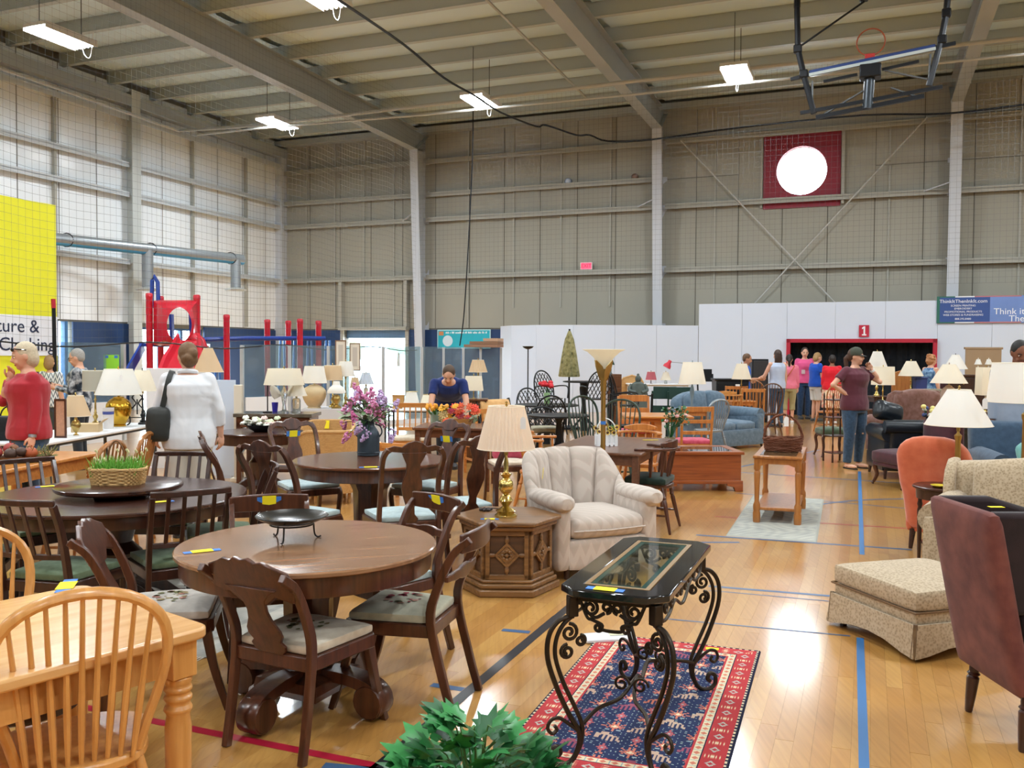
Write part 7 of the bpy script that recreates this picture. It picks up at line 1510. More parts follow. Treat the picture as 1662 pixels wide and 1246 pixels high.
def ex1(t, U, A, HM):
    strap(t, [(-.14, -.06, 1.43), (-.05, .11, 1.38), (.06, .155, 1.25), (.15, .13, 1.05), (.19, .02, .93)], .03, m_bago if 0 else plain('strap_plum', '5a2230', .6))
    b = MB(); b.t(HM)
    for s in (-1, 1): b.ell((s * .034, .085, .19), .03, .012, .02, 12, 8)
    b.tube([(-.08, -.02, .16), (-.06, .07, .192), (0, .095, .195), (.06, .07, .192), (.08, -.02, .16)], .005, 5); b.build('sunglasses', plain('lens_dark', '1a1c22', .1), t)
    w, d = A[-1][2], A[-1][3]; b = MB(); b.tube([w - d * .03, w - d * .005], .034, 12); b.build('watch', steel, t)
    for z in (1.3, 1.2, 1.1, 1.0): b = MB(); b.ell((0.01, .138 + .02 * (z > 1.15), z), .009, .004, .009, 8, 5); b.build('button', plain('button_pale', 'dccfc0'), t)
person('woman in red button cardigan with sunglasses on her grey blond hair, hand at chin', P(46, 8.1), (-.8, -.6), 1.70, 'a52a34', '2e4258', ('bob', 'c4b59a'), armR=((.12, .62, -.72), (-.2, -.07, .36)), armL=((-.2, -.05, -1), (-.1, .15, -1)), head=(-.1, .25), g=1.32, sleeve='long', hem=.84, botm=m_den, extra=ex1)
def ex2(t, U, A, HM):
    b = MB(); b.t(HM)
    for s in (-1, 1): b.tube([(s * .034 + .022 * cos(k * .52), .104, .116 + .018 * sin(k * .52)) for k in range(12)], .0028, 5, closed=True); b.tube([(s * .056, .1, .118), (s * .078, .01, .118)], .0028, 5)
    b.build('glasses', blackm, t)
    b = MB(); b.box(-.04, .04, 0, .012, -.07, .07); o = b.build('phone', blackm, t); o.location = A[-1][2] + A[-1][3] * .09; o.rotation_euler = (.6, 0, 0)
person('grey haired person in glasses and zebra print top reading a phone behind the lamps', P(129, 12.4), (-.95, -.15), 1.66, '25303c', '2a3038', ('short', '9a9792'), armR=((.1, .25, -.9), (-.3, .9, .2)), armL=((-.1, .25, -.9), (.3, .9, .2)), head=(0, .3), g=1.1, sleeve='long', topm=fabric('zebra', '1c2430', 'c9ced4', 14, c3='2a3440'), extra=ex2)
person('person in striped shirt half hidden behind the red clad woman', P(82, 13.6), (.3, .95), 1.56, 'c9d0d8', '3a4048', ('bob', '9a7a52'), g=1., sleeve='short', topm=fabric('stripe', '5a6670', 'dfe3e6', 60, kind='zig'))
def ex4(t, U, A, HM):
    b = MB(); b.tube([(.068 * cos(k * .393), -.008 + .062 * sin(k * .393), 1.45 - .012 * sin(k * .393)) for k in range(16)], .02, 8, closed=True); b.build('collar', MT['top_dfe0e4'], t)
    bag(t, (-.235, -.1, 1.0), (.19, .12, .3), m_bagk, 'shoulder_bag', [(-.2, -.1, 1.15), (-.15, -.1, 1.38), (-.13, .0, 1.46), (-.15, .1, 1.38), (-.22, .0, 1.15)], .045)
person('woman in white shirt with dark shoulder bag, seen from behind', P(305, 7.9), (-.25, .97), 1.70, 'dfe0e4', 'c8c3b8', ('updo', '6e5136'), armL=((-.3, .12, -1), (-.12, .35, -1)), armR=((.32, -.05, -1), (.05, .25, -1)), head=(.35, .1), g=1.22, sleeve='threeq', hem=.78, extra=ex4)
person('man in navy t-shirt bending over the table of flowers', P(727, 12.7), (.1, -1), 1.76, '1f2f66', '23262c', ('short', '4e3a2a'), lean=1.0, armL=((-.15, .5, -.9), (0, .3, -1)), armR=((.15, .5, -.9), (0, .3, -1)), head=(-.1, .25), g=1.1, male=True)
person('boy in bright blue t-shirt beside the black upright cabinet', P(1210, 20.1), (.92, -.25), 1.66, '1d5fc4', '2a2c34', ('short', '5e432e'), skin='b98466', armL=((-.1, .3, -.9), (.1, 1, .0)), armR=((.1, .3, -.9), (-.1, 1, .1)), head=(0, .3), male=True, g=.95)
person('long haired woman in pale blue sleeveless top, seen from behind', P(1262, 20.4), (-.2, .98), 1.75, 'b9c6de', '2e4258', ('long', '3c2a22'), armL=((-.4, .2, -.9), (-.5, .75, -.45)), sleeve='none', g=1.02, botm=m_den)
def ex8(t, U, A, HM): bag(t, (-.24, -.02, .8), (.1, .2, .3), m_bago, 'shoulder_bag', [(-.2, -.02, .95), (-.05, -.14, 1.15), (.1, -.13, 1.38), (.12, .0, 1.45)], .025)
person('woman in pink cardigan and khaki capris with orange bag', P(1281, 21.6), (.25, .97), 1.65, 'e0788f', 'a39a72', ('pony', '2c211f'), sleeve='long', botk='capri', shoe='d8d8d8', g=1.05, extra=ex8)
def ex9(t, U, A, HM): b = MB(); b.rbox((.09, .165, 1.13), (.09, .012, .1), .006, 3); b.build('shirt_print', plain('print_grey', 'c9b4bc', .8), t)
person('woman in hot pink t-shirt and jeans facing the camera', P(1306, 23.1), (.05, -1), 1.83, 'd9588a', '2b4368', ('updo', '3b2b26'), head=(-.2, .2), g=1.08, botm=fabric('denim_dark', '22395a', '2e4a70', 30), extra=ex9)
def ex10(t, U, A, HM): bag(t, (.1, .2, .98), (.26, .1, .26), plain('bag_black', '17181b', .5), 'handbag')
person('woman in royal blue t-shirt and white shorts holding a black bag', P(1325, 22.3), (.85, .2), 1.70, '1c4fb4', 'cfcfcb', ('bob', '9c7c50'), armR=((.1, .15, -1), (-.15, .9, -.1)), armL=((-.1, .1, -1), (.2, .9, -.2)), head=(0, .3), g=1.15, botk='shorts', shoe='4a4d4c', extra=ex10)
person('woman in bright red shirt and peach floral skirt, seen from behind', P(1351, 21.5), (.15, .98), 1.64, 'd3202f', 'e8a58c', ('short', '2d2624'), skin='8a5a42', sleeve='threeq', hem=.72, botk='skirt', shoe='e0e0e0', g=1.22, botm=fabric('floral', 'e58a72', 'efd9b8', 14, kind='vor', c3='dba08c'))
def ex12(t, U, A, HM):
    w, d = A[-1][2], A[-1][3]; b = MB(); b.box(-.035, .035, -.006, .006, -.07, .07); o = b.build('phone', blackm, t); o.location = HM @ V((-.088, .04, .07)); o.rotation_euler = (.4, .1, 1.4)
    b = MB(); b.tube([w - d * .05, w - d * .02], .035, 12); b.build('wristband', WHT, t)
    bag(t, (-.2, -.1, .98), (.1, .2, .28), m_bagb, 'shoulder_bag', [(-.18, -.08, 1.1), (-.15, -.06, 1.43), (-.15, .06, 1.38), (-.19, .0, 1.1)], .02)
    for s in (-1, 1): b = MB(); b.ell((s * .095, .082, .5), .03, .016, .02, 10, 6); b.build('knee_tear', plain('skin_knee', 'cfa890', .7), t)
    b = MB(); b.tube([(-.06, .09, 1.42), (0, .135, 1.34), (.06, .09, 1.42)], .003, 5); b.ell((0, .14, 1.33), .01, .006, .012, 8, 5); b.build('necklace', brass, t)
person('woman in maroon t-shirt, cap and ripped jeans talking on the phone', P(1388, 13.0), (.5, -.86), 1.73, '5b2f3a', '2e4258', ('pony', '4b3226'), armR=((.75, -.25, -.75), (-.75, .35, -.55)), armL=((-.62, .45, -.5), (.62, -.12, .75)), head=(.45, .05), g=1.2, shoe='flip', sleeve='short', hem=.83, cap='3f4438', botm=m_den, extra=ex12, legs=.115)
person('woman with curly reddish hair in blue patterned sleeveless blouse', P(1511, 18.6), (.9, .25), 1.66, '3c5f8a', '23262c', ('curly', 'a8744a'), head=(0, .2), g=1.1, sleeve='none', topm=fabric('blouse', '2c4a72', '8fb0cc', 16, c3='3c5f8a'))
def ex14(t, U, A, HM):
    strap(t, [(-.06, .06, 1.44), (-.05, .155, 1.3), (0, .16, 1.08), (.05, .155, 1.3), (.06, .06, 1.44)], .018, blackm, 'lanyard'); b = MB(); b.rib([(-.07, .03, 1.42), (-.075, .09, 1.45), (0, .1, 1.41), (.075, .09, 1.45), (.07, .03, 1.42)], .05, .01); b.build('collar', fabric('collar_white', 'dfe4ea'), t)
person('man in grey jacket looking down behind the large white drum lamp', P(1652, 9.7), (-.25, -.97), 1.80, '8c97a8', '6d7686', ('short', '15120f'), skin='7a4c36', head=(.1, .45), g=1.12, male=True, sleeve='long', hem=.8, extra=ex14)
# ================================================================ hall details
# white rink boards, panel by panel, with the red framed opening
RK = 27.4; RZ0, RZ1 = 2.46, 3.06
rb_ = bpy.data.objects.new('wall_rink', None); COL.objects.link(rb_); struct(rb_)
def rpanel(a, b_, z0, z1, n=1):
    a, b_ = V(a), V(b_); d = (b_ - a); L = d.length; d.normalize(); nn = V((d.y, -d.x, 0)); k = max(1, round(L / 1.25))
    for i in range(k):
        p, q = a + d * (L * i / k + .003), a + d * (L * (i + 1) / k - .003); m_ = MB()
        m_.add([tuple(v) for v in (p, q, q - nn * .08, p - nn * .08)] , []); vs = [V((v[0], v[1], z)) for z in (z0, z1) for v in (p, q, q - nn * .08, p - nn * .08)]
        m_ = MB(); m_.add(vs, [(3, 2, 1, 0), (4, 5, 6, 7), (0, 1, 5, 4), (1, 2, 6, 5), (2, 3, 7, 6), (3, 0, 4, 7)]); m_.build('board_panel', m_white, rb_, smooth=False)
def flat(px, y): p = P(px, y); return p
cv = [flat(812, 27.0), flat(830, 26.2), flat(870, 25.6), flat(930, 25.35), flat(1133, 25.35)]
for a, b_ in zip(cv[:-1], cv[1:]): rpanel(a, b_, 0, RZ0)
tR = lambda px: Bp(Bt(px, RK), 0, 0, RK)
end_ = Bp(Bt(1662, RK) + 3, 0, 0, RK); o0, o1 = tR(1276), tR(1520); ZD = 2.08
rpanel(tR(1133), o0, 0, RZ1); rpanel(o0, o1, ZD, RZ1); rpanel(o1, end_, 0, RZ1)
RWM = M.Translation(tR(1133)) @ M.Rotation(YAW, 4, 'Z')
w0 = (o0 - tR(1133)).length; w1 = (o1 - tR(1133)).length
b = MB(); b.t(RWM); b.box(w0 - .0, w0 + .1, -.1, .1, 0, ZD); b.box(w1 - .1, w1, -.1, .1, 0, ZD); b.box(w0, w1, -.1, .1, ZD - .1, ZD); struct(b.build('door_2', m_red, smooth=False))
b = MB(); b.t(RWM); N = 60
vs = [(w0 + (w1 - w0) * i / N, .55 + .06 * sin(i * 1.3), z) for i in range(N + 1) for z in (0, ZD + .1)]; b.add(vs, [(2 * i, 2 * i + 2, 2 * i + 3, 2 * i + 1) for i in range(N)]); cu_ = b.build('dark_curtain', fabric('curtain_black', '131a22', '1d2630', 10)); tag(cu_, 'black curtain closing the red framed opening', 'curtain')
def sign(px, py, w_, h_, m, name, lab, off=.02, z=None):
    t = thing(name, lab, 'sign', tR(px) - E1 * off + V((0, 0, Z(py, tR(px).y, px))), YAW); b = MB(); b.box(-w_ / 2, w_ / 2, -.01, .01, -h_ / 2, h_ / 2); b.build('panel', m, t, smooth=False); return t
def lettering(t, body, size, x, z, m, al='CENTER', y=-.012): return text(body, size, (x, y, z), (pi / 2, 0, 0), m, t, align=al)
m_tw = plain('letter_white', 'eef0f4', .5); s1 = sign(1401, 537, .25, .31, plain('sign_red', 'b8203a', .5), 'number_sign', 'red sign with white number 1 above the opening', .03); b = MB(); b.plate([(-.05, -.12), (.06, -.12), (.06, -.085), (.028, -.085), (.028, .12), (-.005, .12), (-.05, .085), (-.05, .045), (-.012, .068), (-.012, -.085), (-.05, -.085)], -.016, -.01); b.build('lettering', m_tw, s1, smooth=False)
m_bn = plain('banner_blue', '34508f', .5, var=.12, sc=2); m_bn2 = plain('banner_sky', '6e8ac6', .5, var=.25, sc=1.5)
bn = sign(1518, 503, .01, .01, m_bn, 'sponsor_banner', 'blue sponsor banner on top of the white boards', .03)
bw = (tR(1604) - tR(1518)).length; bw2 = (tR(1700) - tR(1518)).length; bh_ = .68; zo = 0
b = MB(); b.box(.0, bw, -.012, .0, -bh_ / 2, bh_ / 2); b.build('banner_panel', m_bn, bn, smooth=False); b = MB(); b.box(bw, bw2, -.012, 0, -bh_ / 2, bh_ / 2); b.build('banner_panel', m_bn2, bn, smooth=False)
for x0, x1, c in ((0, .42, '2f6a5c'), (.42, .86, 'dfe3ea'), (.86, 1.9, 'b0727c')):
    for z in (-bh_ / 2, bh_ / 2 - .03): b = MB(); b.box(x0, x1, -.014, -.0115, z, z + .03); b.build('stripe', plain('bn_' + c, c, .6), bn, smooth=False)
b = MB(); b.box(0, .07, -.0135, -.0115, -bh_ / 2, bh_ / 2); b.build('stripe', MT['bn_2f6a5c'], bn, smooth=False)
for body, sz, z in (('ThinkItThenInkIt.com', .125, .21), ('SCREEN PRINTING', .068, .1), ('EMBROIDERY', .068, .025), ('PROMOTIONAL PRODUCTS', .068, -.055), ('WEB STORES & FUNDRAISING', .068, -.135), ('888.292.8480', .068, -.235)): lettering(bn, body, sz, bw * .5, z, m_tw, y=-.014)
lettering(bn, 'Think it', .22, bw + .08, -.06, m_tw, 'LEFT', -.014); lettering(bn, 'Then ink it', .22, bw + .42, -.24, m_tw, 'LEFT', -.014)
for x, z, r in ((bw + .98, .11, .055), (bw + 1.06, .2, .07), (bw + 1.02, .02, .03), (bw + 1.14, .08, .05)): b = MB(); b.t(M.Translation((x, -.013, z)) @ M.Rotation(pi / 2, 4, 'X')); b.lathe([(r, -.002), (r, .002)], 16); b.build('ink_splash', m_tw, bn, smooth=False)
ex = thing('exit_sign', 'small lit red exit sign above the girt', 'sign', Bp(Bt(953), Z(438, 29, 953) + .0, .18), YAW); b = MB(); b.box(-.19, .19, -.02, .02, -.11, .11); b.build('housing', plain('exit_white', 'e8dada', .5), ex); b = MB(); b.box(-.165, .165, -.024, -.02, -.095, .095); b.build('face', plain('exit_face', 'e85a7a', .5, emit='ff5578', es=.8), ex); lettering(ex, 'EXIT', .16, 0, 0, plain('exit_red', 'd0204a', .5, emit='d0103c', es=.6), y=-.026)
po = thing('poster', 'turquoise poster with white disc on the navy wall', 'poster', Bp(Bt(754), 0, .08) + V((0, 0, Z(550, 29.2, 754))), YAW); pw_ = Bt(797) - Bt(711); ph_ = .62; b = MB(); b.box(-pw_ / 2, pw_ / 2, -.01, .01, -ph_ / 2, ph_ / 2); b.build('border', plain('poster_pale', 'bfe6ee', .5), po, smooth=False); b = MB(); b.box(-pw_ / 2 + .03, pw_ / 2 - .03, -.013, -.01, -ph_ / 2 + .03, ph_ / 2 - .03); b.build('field', plain('poster_turq', '27b0c4', .5, var=.12, sc=2), po, smooth=False)
b = MB(); b.t(M.Translation((-pw_ * .3, -.014, -.06)) @ M.Rotation(pi / 2, 4, 'X')); b.lathe([(.18, -.002), (.18, .002)], 28); b.build('disc', plain('disc_pale', 'd3e4f0', .5), po, smooth=False); b = MB(); b.box(-pw_ * .47, -pw_ * .38, -.016, -.013, .12, .25); b.build('emblem', plain('emblem_orange', 'd08a5a', .6), po, smooth=False)
rr = random.Random(1); b = MB(); x = -pw_ * .34
while x < pw_ * .43: w_ = rr.uniform(.012, .03); b.box(x, x + w_, -.016, -.013, .18, .18 + rr.choice((.045, .065))); x += w_ + rr.choice((.008, .008, .04))
b.build('lettering', m_tw, po, smooth=False, kind='stuff')
# yellow furniture banner hung from the net line
D0 = P(92, 14.0); ya = bpy.data.objects.new('direction_banner', None); COL.objects.link(ya); ya.location = D0; ya.rotation_euler = (0, 0, YAW + pi / 2); tag(ya, 'yellow furniture banner with white lettered strips behind the net', 'banner')
zt_, zw1, zw0, zb_ = Z(333, 14, 92), Z(514, 14, 92), Z(577, 14, 92), .35
def cloth(b, x0, x1, z0, z1, y): n = 16; b.add([(x0 + (x1 - x0) * i / n, y + .012 * sin(i * 1.1), z) for i in range(n + 1) for z in (z0, z1)], [(2 * i, 2 * i + 2, 2 * i + 3, 2 * i + 1) for i in range(n)])
b = MB(); cloth(b, -2.6, 0, zb_, zt_, 0); b.build('cloth', plain('banner_yellow', 'e2e02c', .7), ya); b = MB(); b.box(-2.6, -.0, -.022, -.016, zw0, zw1); b.build('white_strip', plain('strip_white', 'e4e6ee', .7), ya, smooth=False)
m_ink = plain('ink_navy', '202a48', .7); text('Furniture &', .28, (-.33, -.025, zw1 - .17), (pi / 2, 0, 0), m_ink, ya, align='RIGHT'); text('Clothing', .28, (-.06, -.025, zw0 + .16), (pi / 2, 0, 0), m_ink, ya, align='RIGHT')
bp2 = thing('banner_pole', 'dark pole with red tip beside the yellow banner', 'pole', P(88, 13.6)); b = MB(); b.tube([(0.02, 0, 0), (.0, 0, Z(500, 13.6, 88))], .03, 8); b.build('pole', blackm, bp2); b = MB(); b.tube([(0, 0, Z(500, 13.6, 88)), (-.005, 0, Z(485, 13.6, 88))], .034, 8); b.build('tip', m_red, bp2)
# safety net
m_net = plain('net_twine', '55585c', .8)
nt = MB(); n0 = P(92, 13.85) - E1 * 2.6; LN = 27.0 - n0.y / 1.0 * .0; steps = .125
nlen = 14.6; e_end = n0 + E1 * nlen
def strip(a, b_, w_, nn): 
    d = (b_ - a).normalized(); s = d.cross(nn).normalized() * w_ / 2; nt.add([a - s, b_ - s, b_ + s, a + s], [(0, 1, 2, 3)])
nv = int(nlen / steps); nrm = V((E1.y, -E1.x, 0))
sag = lambda u: .06 * sin(u * 2.1)
for i in range(nv + 1):
    a = n0 + E1 * (i * steps) + nrm * sag(i * steps); strip(V((a.x, a.y, 1.75)), V((a.x, a.y, 8.6)), .0035, nrm)
z = 1.75
while z < 8.6:
    for i in range(0, nv, 6): a = n0 + E1 * (i * steps) + nrm * sag(i * steps); b_ = n0 + E1 * (min(nv, i + 6) * steps) + nrm * sag(min(nv, i + 6) * steps); strip(V((a.x, a.y, z + .03 * sin(i * .2))), V((b_.x, b_.y, z + .03 * sin((i + 6) * .2))), .0035, nrm)
    z += steps
xlen = 22.0; nh = int(xlen / steps)
for i in range(nh + 1): a = e_end + E2 * (i * steps); strip(V((a.x, a.y, 3.25)), V((a.x, a.y, 8.4)), .003, E1)
z = 3.25
while z < 8.4: strip(V((e_end.x, e_end.y, z)), V((e_end.x, e_end.y, z)) + E2 * xlen, .003, E1); z += steps
no = nt.build('safety_net', m_net, smooth=False, kind='stuff'); tag(no, 'fine mesh safety net hung along the side and back of the hall', 'net')
b = MB(); b.tube([n0 + E1 * s_ + V((0, 0, 1.75 + .05 * sin(s_ * 1.7))) for s_ in [i * .5 for i in range(30)]], .012, 6); o = b.build('bottom_rope', blackm, no)
# black cable swags
cbz = MB(); pts = [(532, -12, 13), (655, 72, 17), (720, 126, 19), (772, 156, 20.5), (812, 182, 22), (870, 205, 24), (886, 203, 24.4), (935, 219, 25.4), (957, 219, 25.7), (987, 229, 26), (1060, 226, 25.2), (1200, 207, 24), (1400, 187, 22.4), (1540, 184, 21.5), (1690, 166, 20.6)]
cbz.tube(cr([D(*p) for p in pts], 4), .026, 6); tag(cbz.build('net_cable', blackm), 'black cable swagging across the hall under the roof', 'cable')
cbz = MB(); cbz.tube(cr([D(x, y, 25) for x, y in ((768, 156), (767, 240), (763, 340), (757, 450), (752, 520), (746, 561))], 4), .018, 5); tag(cbz.build('hanging_cord', blackm), 'thin black cord hanging down to the glass panels', 'cord')
# sprinkler pipes and duct
m_pipe = plain('pipe_grey', 'b4b5b0', .4, metal=.2); m_duct = plain('duct_steel', '9aa0a4', .35, metal=.5, var=.1, sc=6); m_film = plain('film_blue', '3f93c4', .4)
ps = MB(); ps.tube([G(-60, 89, 7.9), G(290, 212, 7.9), G(425, 203, 7.9), G(690, 171, 7.9), G(1060, 128, 7.9), G(1740, 52, 7.9)], .045, 8); tag(ps.build('sprinkler_pipe', m_pipe), 'long grey sprinkler pipe crossing below the rafters', 'pipe')
ps = MB(); ps.tube([G(320, 219, 7.7), G(425, 208, 7.7), G(690, 186, 7.7), G(1060, 150, 7.7), G(1740, 80, 7.7)], .03, 8); tag(ps.build('sprinkler_pipe', m_pipe), 'thinner grey pipe running just below the long sprinkler pipe', 'pipe')
ps = MB(); ps.tube([G(780, -10, 8.3), G(951, 158, 8.3)], .03, 6); tag(ps.build('sprinkler_branch', m_pipe), 'thin branch pipe running towards the back wall beneath the roof', 'pipe')
du = thing('heater_duct', 'grey tube heater pipe with two drops along the side wall', 'duct', G(92, 388, 4.43)); du.location.z = 0; o_ = du.location.copy()
a, b_ = G(60, 384, 4.43) - o_, G(393, 421, 4.43) - o_; b = MB(); b.tube([a, b_], .15, 14); b.build('tube', m_duct, du); b = MB(); b.tube([a + V((.02, 0, -.06)), b_ + V((.02, 0, -.06))], .105, 12); b.build('film_wrap', m_film, du)
for px, y0, y1 in ((222, 402, 470), (380, 420, 470)):
    k = (px - 60) / 333; p = a + (b_ - a) * k; yy = (p + o_).y; z1_ = Z(y1, yy, px); b = MB(); b.tube([(p.x, p.y, 4.43), (p.x, p.y, z1_)], .15, 14); b.build('drop', m_duct, du); b = MB(); b.lathe([(.3, -.03), (.32, 0), (.16, .06)], 20, (p.x, p.y, z1_)); b.build('flange', m_pipe, du)
for k in (.12, .5, .93): p = a + (b_ - a) * k; b = MB(); b.tube([(p.x + .17 * cos(t_), p.y, p.z + .17 * sin(t_)) for t_ in [i * .5 for i in range(13)]], .014, 5); b.build('band', blackm, du)
# balls caught on the girts, a cap on the corner girt
for px, z, lab, c in ((922, 6.85, 'blue and white volleyball stuck on the girt', 'c9d2e2'), (1029, 6.85, 'brown ball stuck on the girt beside the steel column', '8a6a5a')):
    t = thing('ball', lab, 'ball', Bp(Bt(px), z + .115, .12)); b = MB(); b.ell((0, 0, 0), .1, n=16, k=10); b.build('ball_skin', plain('ball_' + c, c, .5), t); b = MB(); b.tube([(.1 * cos(i * .4), .02, .1 * sin(i * .4)) for i in range(16)], .012, 5, closed=True); b.build('ball_band', plain('band_' + c, '2f58a8' if c[0] == 'c' else '5a4438', .5), t)
# basketball goal folded up under the roof
H0 = P(1403, 15.3); bg = thing('basketball_goal', 'ceiling hung basketball goal folded up under the roof', 'basketball goal', H0, YAW)
def hl(px, py, dy=0): return V(((px - 1403) * .01128, dy, 1.62 + (577.5 - py) * .01048 + (px - 1403) * .00022))
def bars(name, segs, r, m=blackm, sq=True):
    b = MB()
    for s in segs:
        if sq: b.beam(s[0], s[1], r * 2)
        else: b.tube(s, r, 8)
    return b.build(name, m, bg)
for nm, pts in (('mast', [(1298, 2), (1300, 70)]), ('mast', [(1300, 70), (1309, 112), (1325, 178)]), ('mast', [(1508, -10), (1505, 45)]), ('mast', [(1505, 45), (1498, 90), (1484, 154)])):
    b = MB(); b.tube([hl(x, y) for x, y in pts], .05, 8); b.build(nm, blackm, bg)
for x, y in ((1298, 2), (1508, -10)): b = MB(); p = hl(x, y); b.tube([p, (p.x, p.y, roofz(15) - .3)], .055, 8); b.build('mast', blackm, bg)
for x, y in ((1300, 70), (1505, 45), (1309, 112), (1500, 85)): b = MB(); b.cb(tuple(hl(x, y)), (.14, .12, .14)); b.build('joint', blackm, bg, bev=.02)
b = MB(); b.tube([hl(1303, 66), hl(1394, 8)], .018, 6); b.build('brace', blackm, bg); b = MB(); b.cb(tuple(hl(1393, 0)), (.14, .14, .16)); b.build('winch', blackm, bg, bev=.02)
c0_ = (hl(1317, 112) + hl(1492, 95)) / 2; b = MB(); b.beam(hl(1317, 114), hl(1492, 97), 1.07, .05); b.v = [(x, y + .5, z + (y + .5) * .27) for x, y, z in b.v]; b.build('backboard', plain('board_clear', 'b9c4c4', .2), bg, smooth=False); b = MB(); b.beam(hl(1317, 112), hl(1492, 95), .06, .1); b.build('edge_padding', plain('padding_blue', '233a70', .6), bg, bev=.02)
b = MB(); p = hl(1404, 68, .2); b.tube([(p.x + .225 * cos(t_), p.y, p.z + .225 * sin(t_)) for t_ in [i * 2 * pi / 28 for i in range(28)]], .012, 6, closed=True); b.build('rim', plain('rim_orange', '9a4a2a', .5), bg); b = MB(); p = hl(1403, 95, .15); b.cb(tuple(p), (.16, .2, .1)); b.build('rim_bracket', plain('bracket_red', 'b8302c', .5), bg, bev=.01)
b = MB(); b.tube([hl(1404, 112), hl(1401, 180)], .085, 16); b.build('drum', plain('drum_steel', '3a3f44', .3, metal=.6), bg); b = MB(); b.cb(tuple(hl(1404, 122)), (.34, .3, .22)); b.build('gear_case', blackm, bg, bev=.02)
for s in ((1305, 175, 1502, 158, .05), (1328, 185, 1478, 169, .06), (1290, 118, 1318, 114, .05), (1490, 96, 1518, 93, .05), (1338, 128, 1386, 123, .04), (1420, 120, 1470, 114, .04)): b = MB(); b.beam(hl(s[0], s[1]), hl(s[2], s[3]), s[4] * 1.1); b.build('crossbar', blackm, bg, smooth=False)
for s in ((1338, 182, 1395, 150), (1424, 122, 1482, 144), (1432, 150, 1470, 170), (1311, 118, 1323, 160), (1322, 125, 1322, 168), (1485, 105, 1484, 148)): b = MB(); b.tube([hl(s[0], s[1]), hl(s[2], s[3])], .018, 6); b.build('strut', plain('strut_grey', '63676a', .4, metal=.5), bg)
b = MB(); b.beam(P(1270, 15.3) - H0 + V((0, 0, 0)), P(1270, 15.3) - H0 + V((0, 0, .01)), .01); 
# playground structure
m_pr = plain('plastic_red', 'c01c30', .3, coat=.3); m_pb = plain('pipe_blue', '1f3f94', .3)
pg = thing('playground', 'red plastic playground tower with slide and blue rails', 'playground', P(282, 20.5))
o_ = pg.location.copy()
def post(px, py, y): p = P(px, y) - o_; z = Z(py, y, px); b = MB(); b.lathe([(.075, 0), (.075, z - .12), (.08, z - .1), (.08, z - .03), (.06, z - .005), (.02, z)], 12, (p.x, p.y, 0)); b.build('post', m_pr, pg); return p
for a in ((243, 475, 20.3), (261, 480, 21.6), (320, 478, 20.3), (368, 510, 21.5), (434, 518, 22.5), (468, 520, 23.6), (487, 517, 22.4), (517, 520, 23)): post(*a)
def pgp(px, py, y): return D(px, py, y) - o_
# hood: thick plastic sheet with an oval opening, bulging forward
N = 40; vs = []; fs = []
for i in range(N):
    a_ = 2 * pi * i / N; ix, iy = 291 + 20 * cos(a_), 527 - 28 * sin(a_); k = 1 / max(abs(cos(a_)) / 36, abs(sin(a_)) / 37); ox, oy = 285 + k * cos(a_), 524 - k * sin(a_)
    mx, my = (ix * .6 + ox * .4), (iy * .6 + oy * .4)
    for px, py, y in ((ox, oy, 20.25), (mx, my, 19.95), (ix, iy, 19.9), (ix, iy, 20.15), (mx, my, 20.2), (ox, oy, 20.32)): vs.append(pgp(px, py, y))
for i in range(N):
    j = (i + 1) % N
    for k in range(6): l_ = (k + 1) % 6; fs.append((6 * i + k, 6 * i + l_, 6 * j + l_, 6 * j + k))
MB().add(vs, fs).build('hood_panel', m_pr, pg)
sl = MB(); R = []
for t_, px, py, y, w_ in ((0, 306, 552, 19.8, .25), (.3, 302, 570, 19.3, .32), (.6, 297, 590, 18.8, .42), (.8, 292, 612, 18.3, .45), (1, 288, 640, 17.8, .45)):
    p = pgp(px, py, y); R.append([p + V((w_ * x, 0, z)) for x, z in ((-1, .16), (-.85, .14), (-.7, 0), (.7, 0), (.85, .14), (1, .16), (1, .1), (.75, -.05), (-.75, -.05), (-1, .1))])
sl.rings(R); sl.build('slide', m_pr, pg); b = MB(); b.tube([pgp(x, y, 19.9) for x, y in ((314, 545), (324, 556), (330, 570), (328, 590))], [.12, .14, .13, .1], 10); b.build('slide_lip', m_pr, pg)
for p_ in (((246, 500, 21.5), (247, 455, 21.5), (250, 448, 21.5), (256, 458, 21.5), (257, 500, 21.5)),): b = MB(); b.tube([pgp(*q) for q in p_], .05, 8); b.build('rail_loop', m_pb, pg)
b = MB(); b.tube([pgp(325, 551, 21.6), pgp(400, 549, 22), pgp(470, 549, 22.6), pgp(528, 549, 23)], .055, 8); b.build('top_rail', m_pb, pg)
for x0, y0 in ((338, 22), (350, 22.3), (455, 22.4), (478, 23), (500, 23), (529, 23)): b = MB(); b.tube([pgp(x0 - 5, 700, y0), pgp(x0, 590 if x0 < 400 else 552, y0), pgp(x0 + 6, 585 if x0 < 400 else 552, y0), pgp(x0 + 9, 700, y0)], .03, 6); b.build('climber', plain('pipe_lightblue', '4f80c8', .3), pg)
for x in (278, 310): b = MB(); b.beam(pgp(x, 510, 20.9), pgp(x + 2, 556, 20.9), .14, .06); b.build('gate_slat', m_pb, pg)
b = MB(); p = pgp(285, 560, 20.9); b.cb(tuple(p), (1.2, 1.2, .08)); b.build('deck', m_pb, pg); b = MB(); b.beam(pgp(232, 562, 20.3), pgp(208, 604, 19.6), .05, .22); b.build('ramp', m_pb, pg)
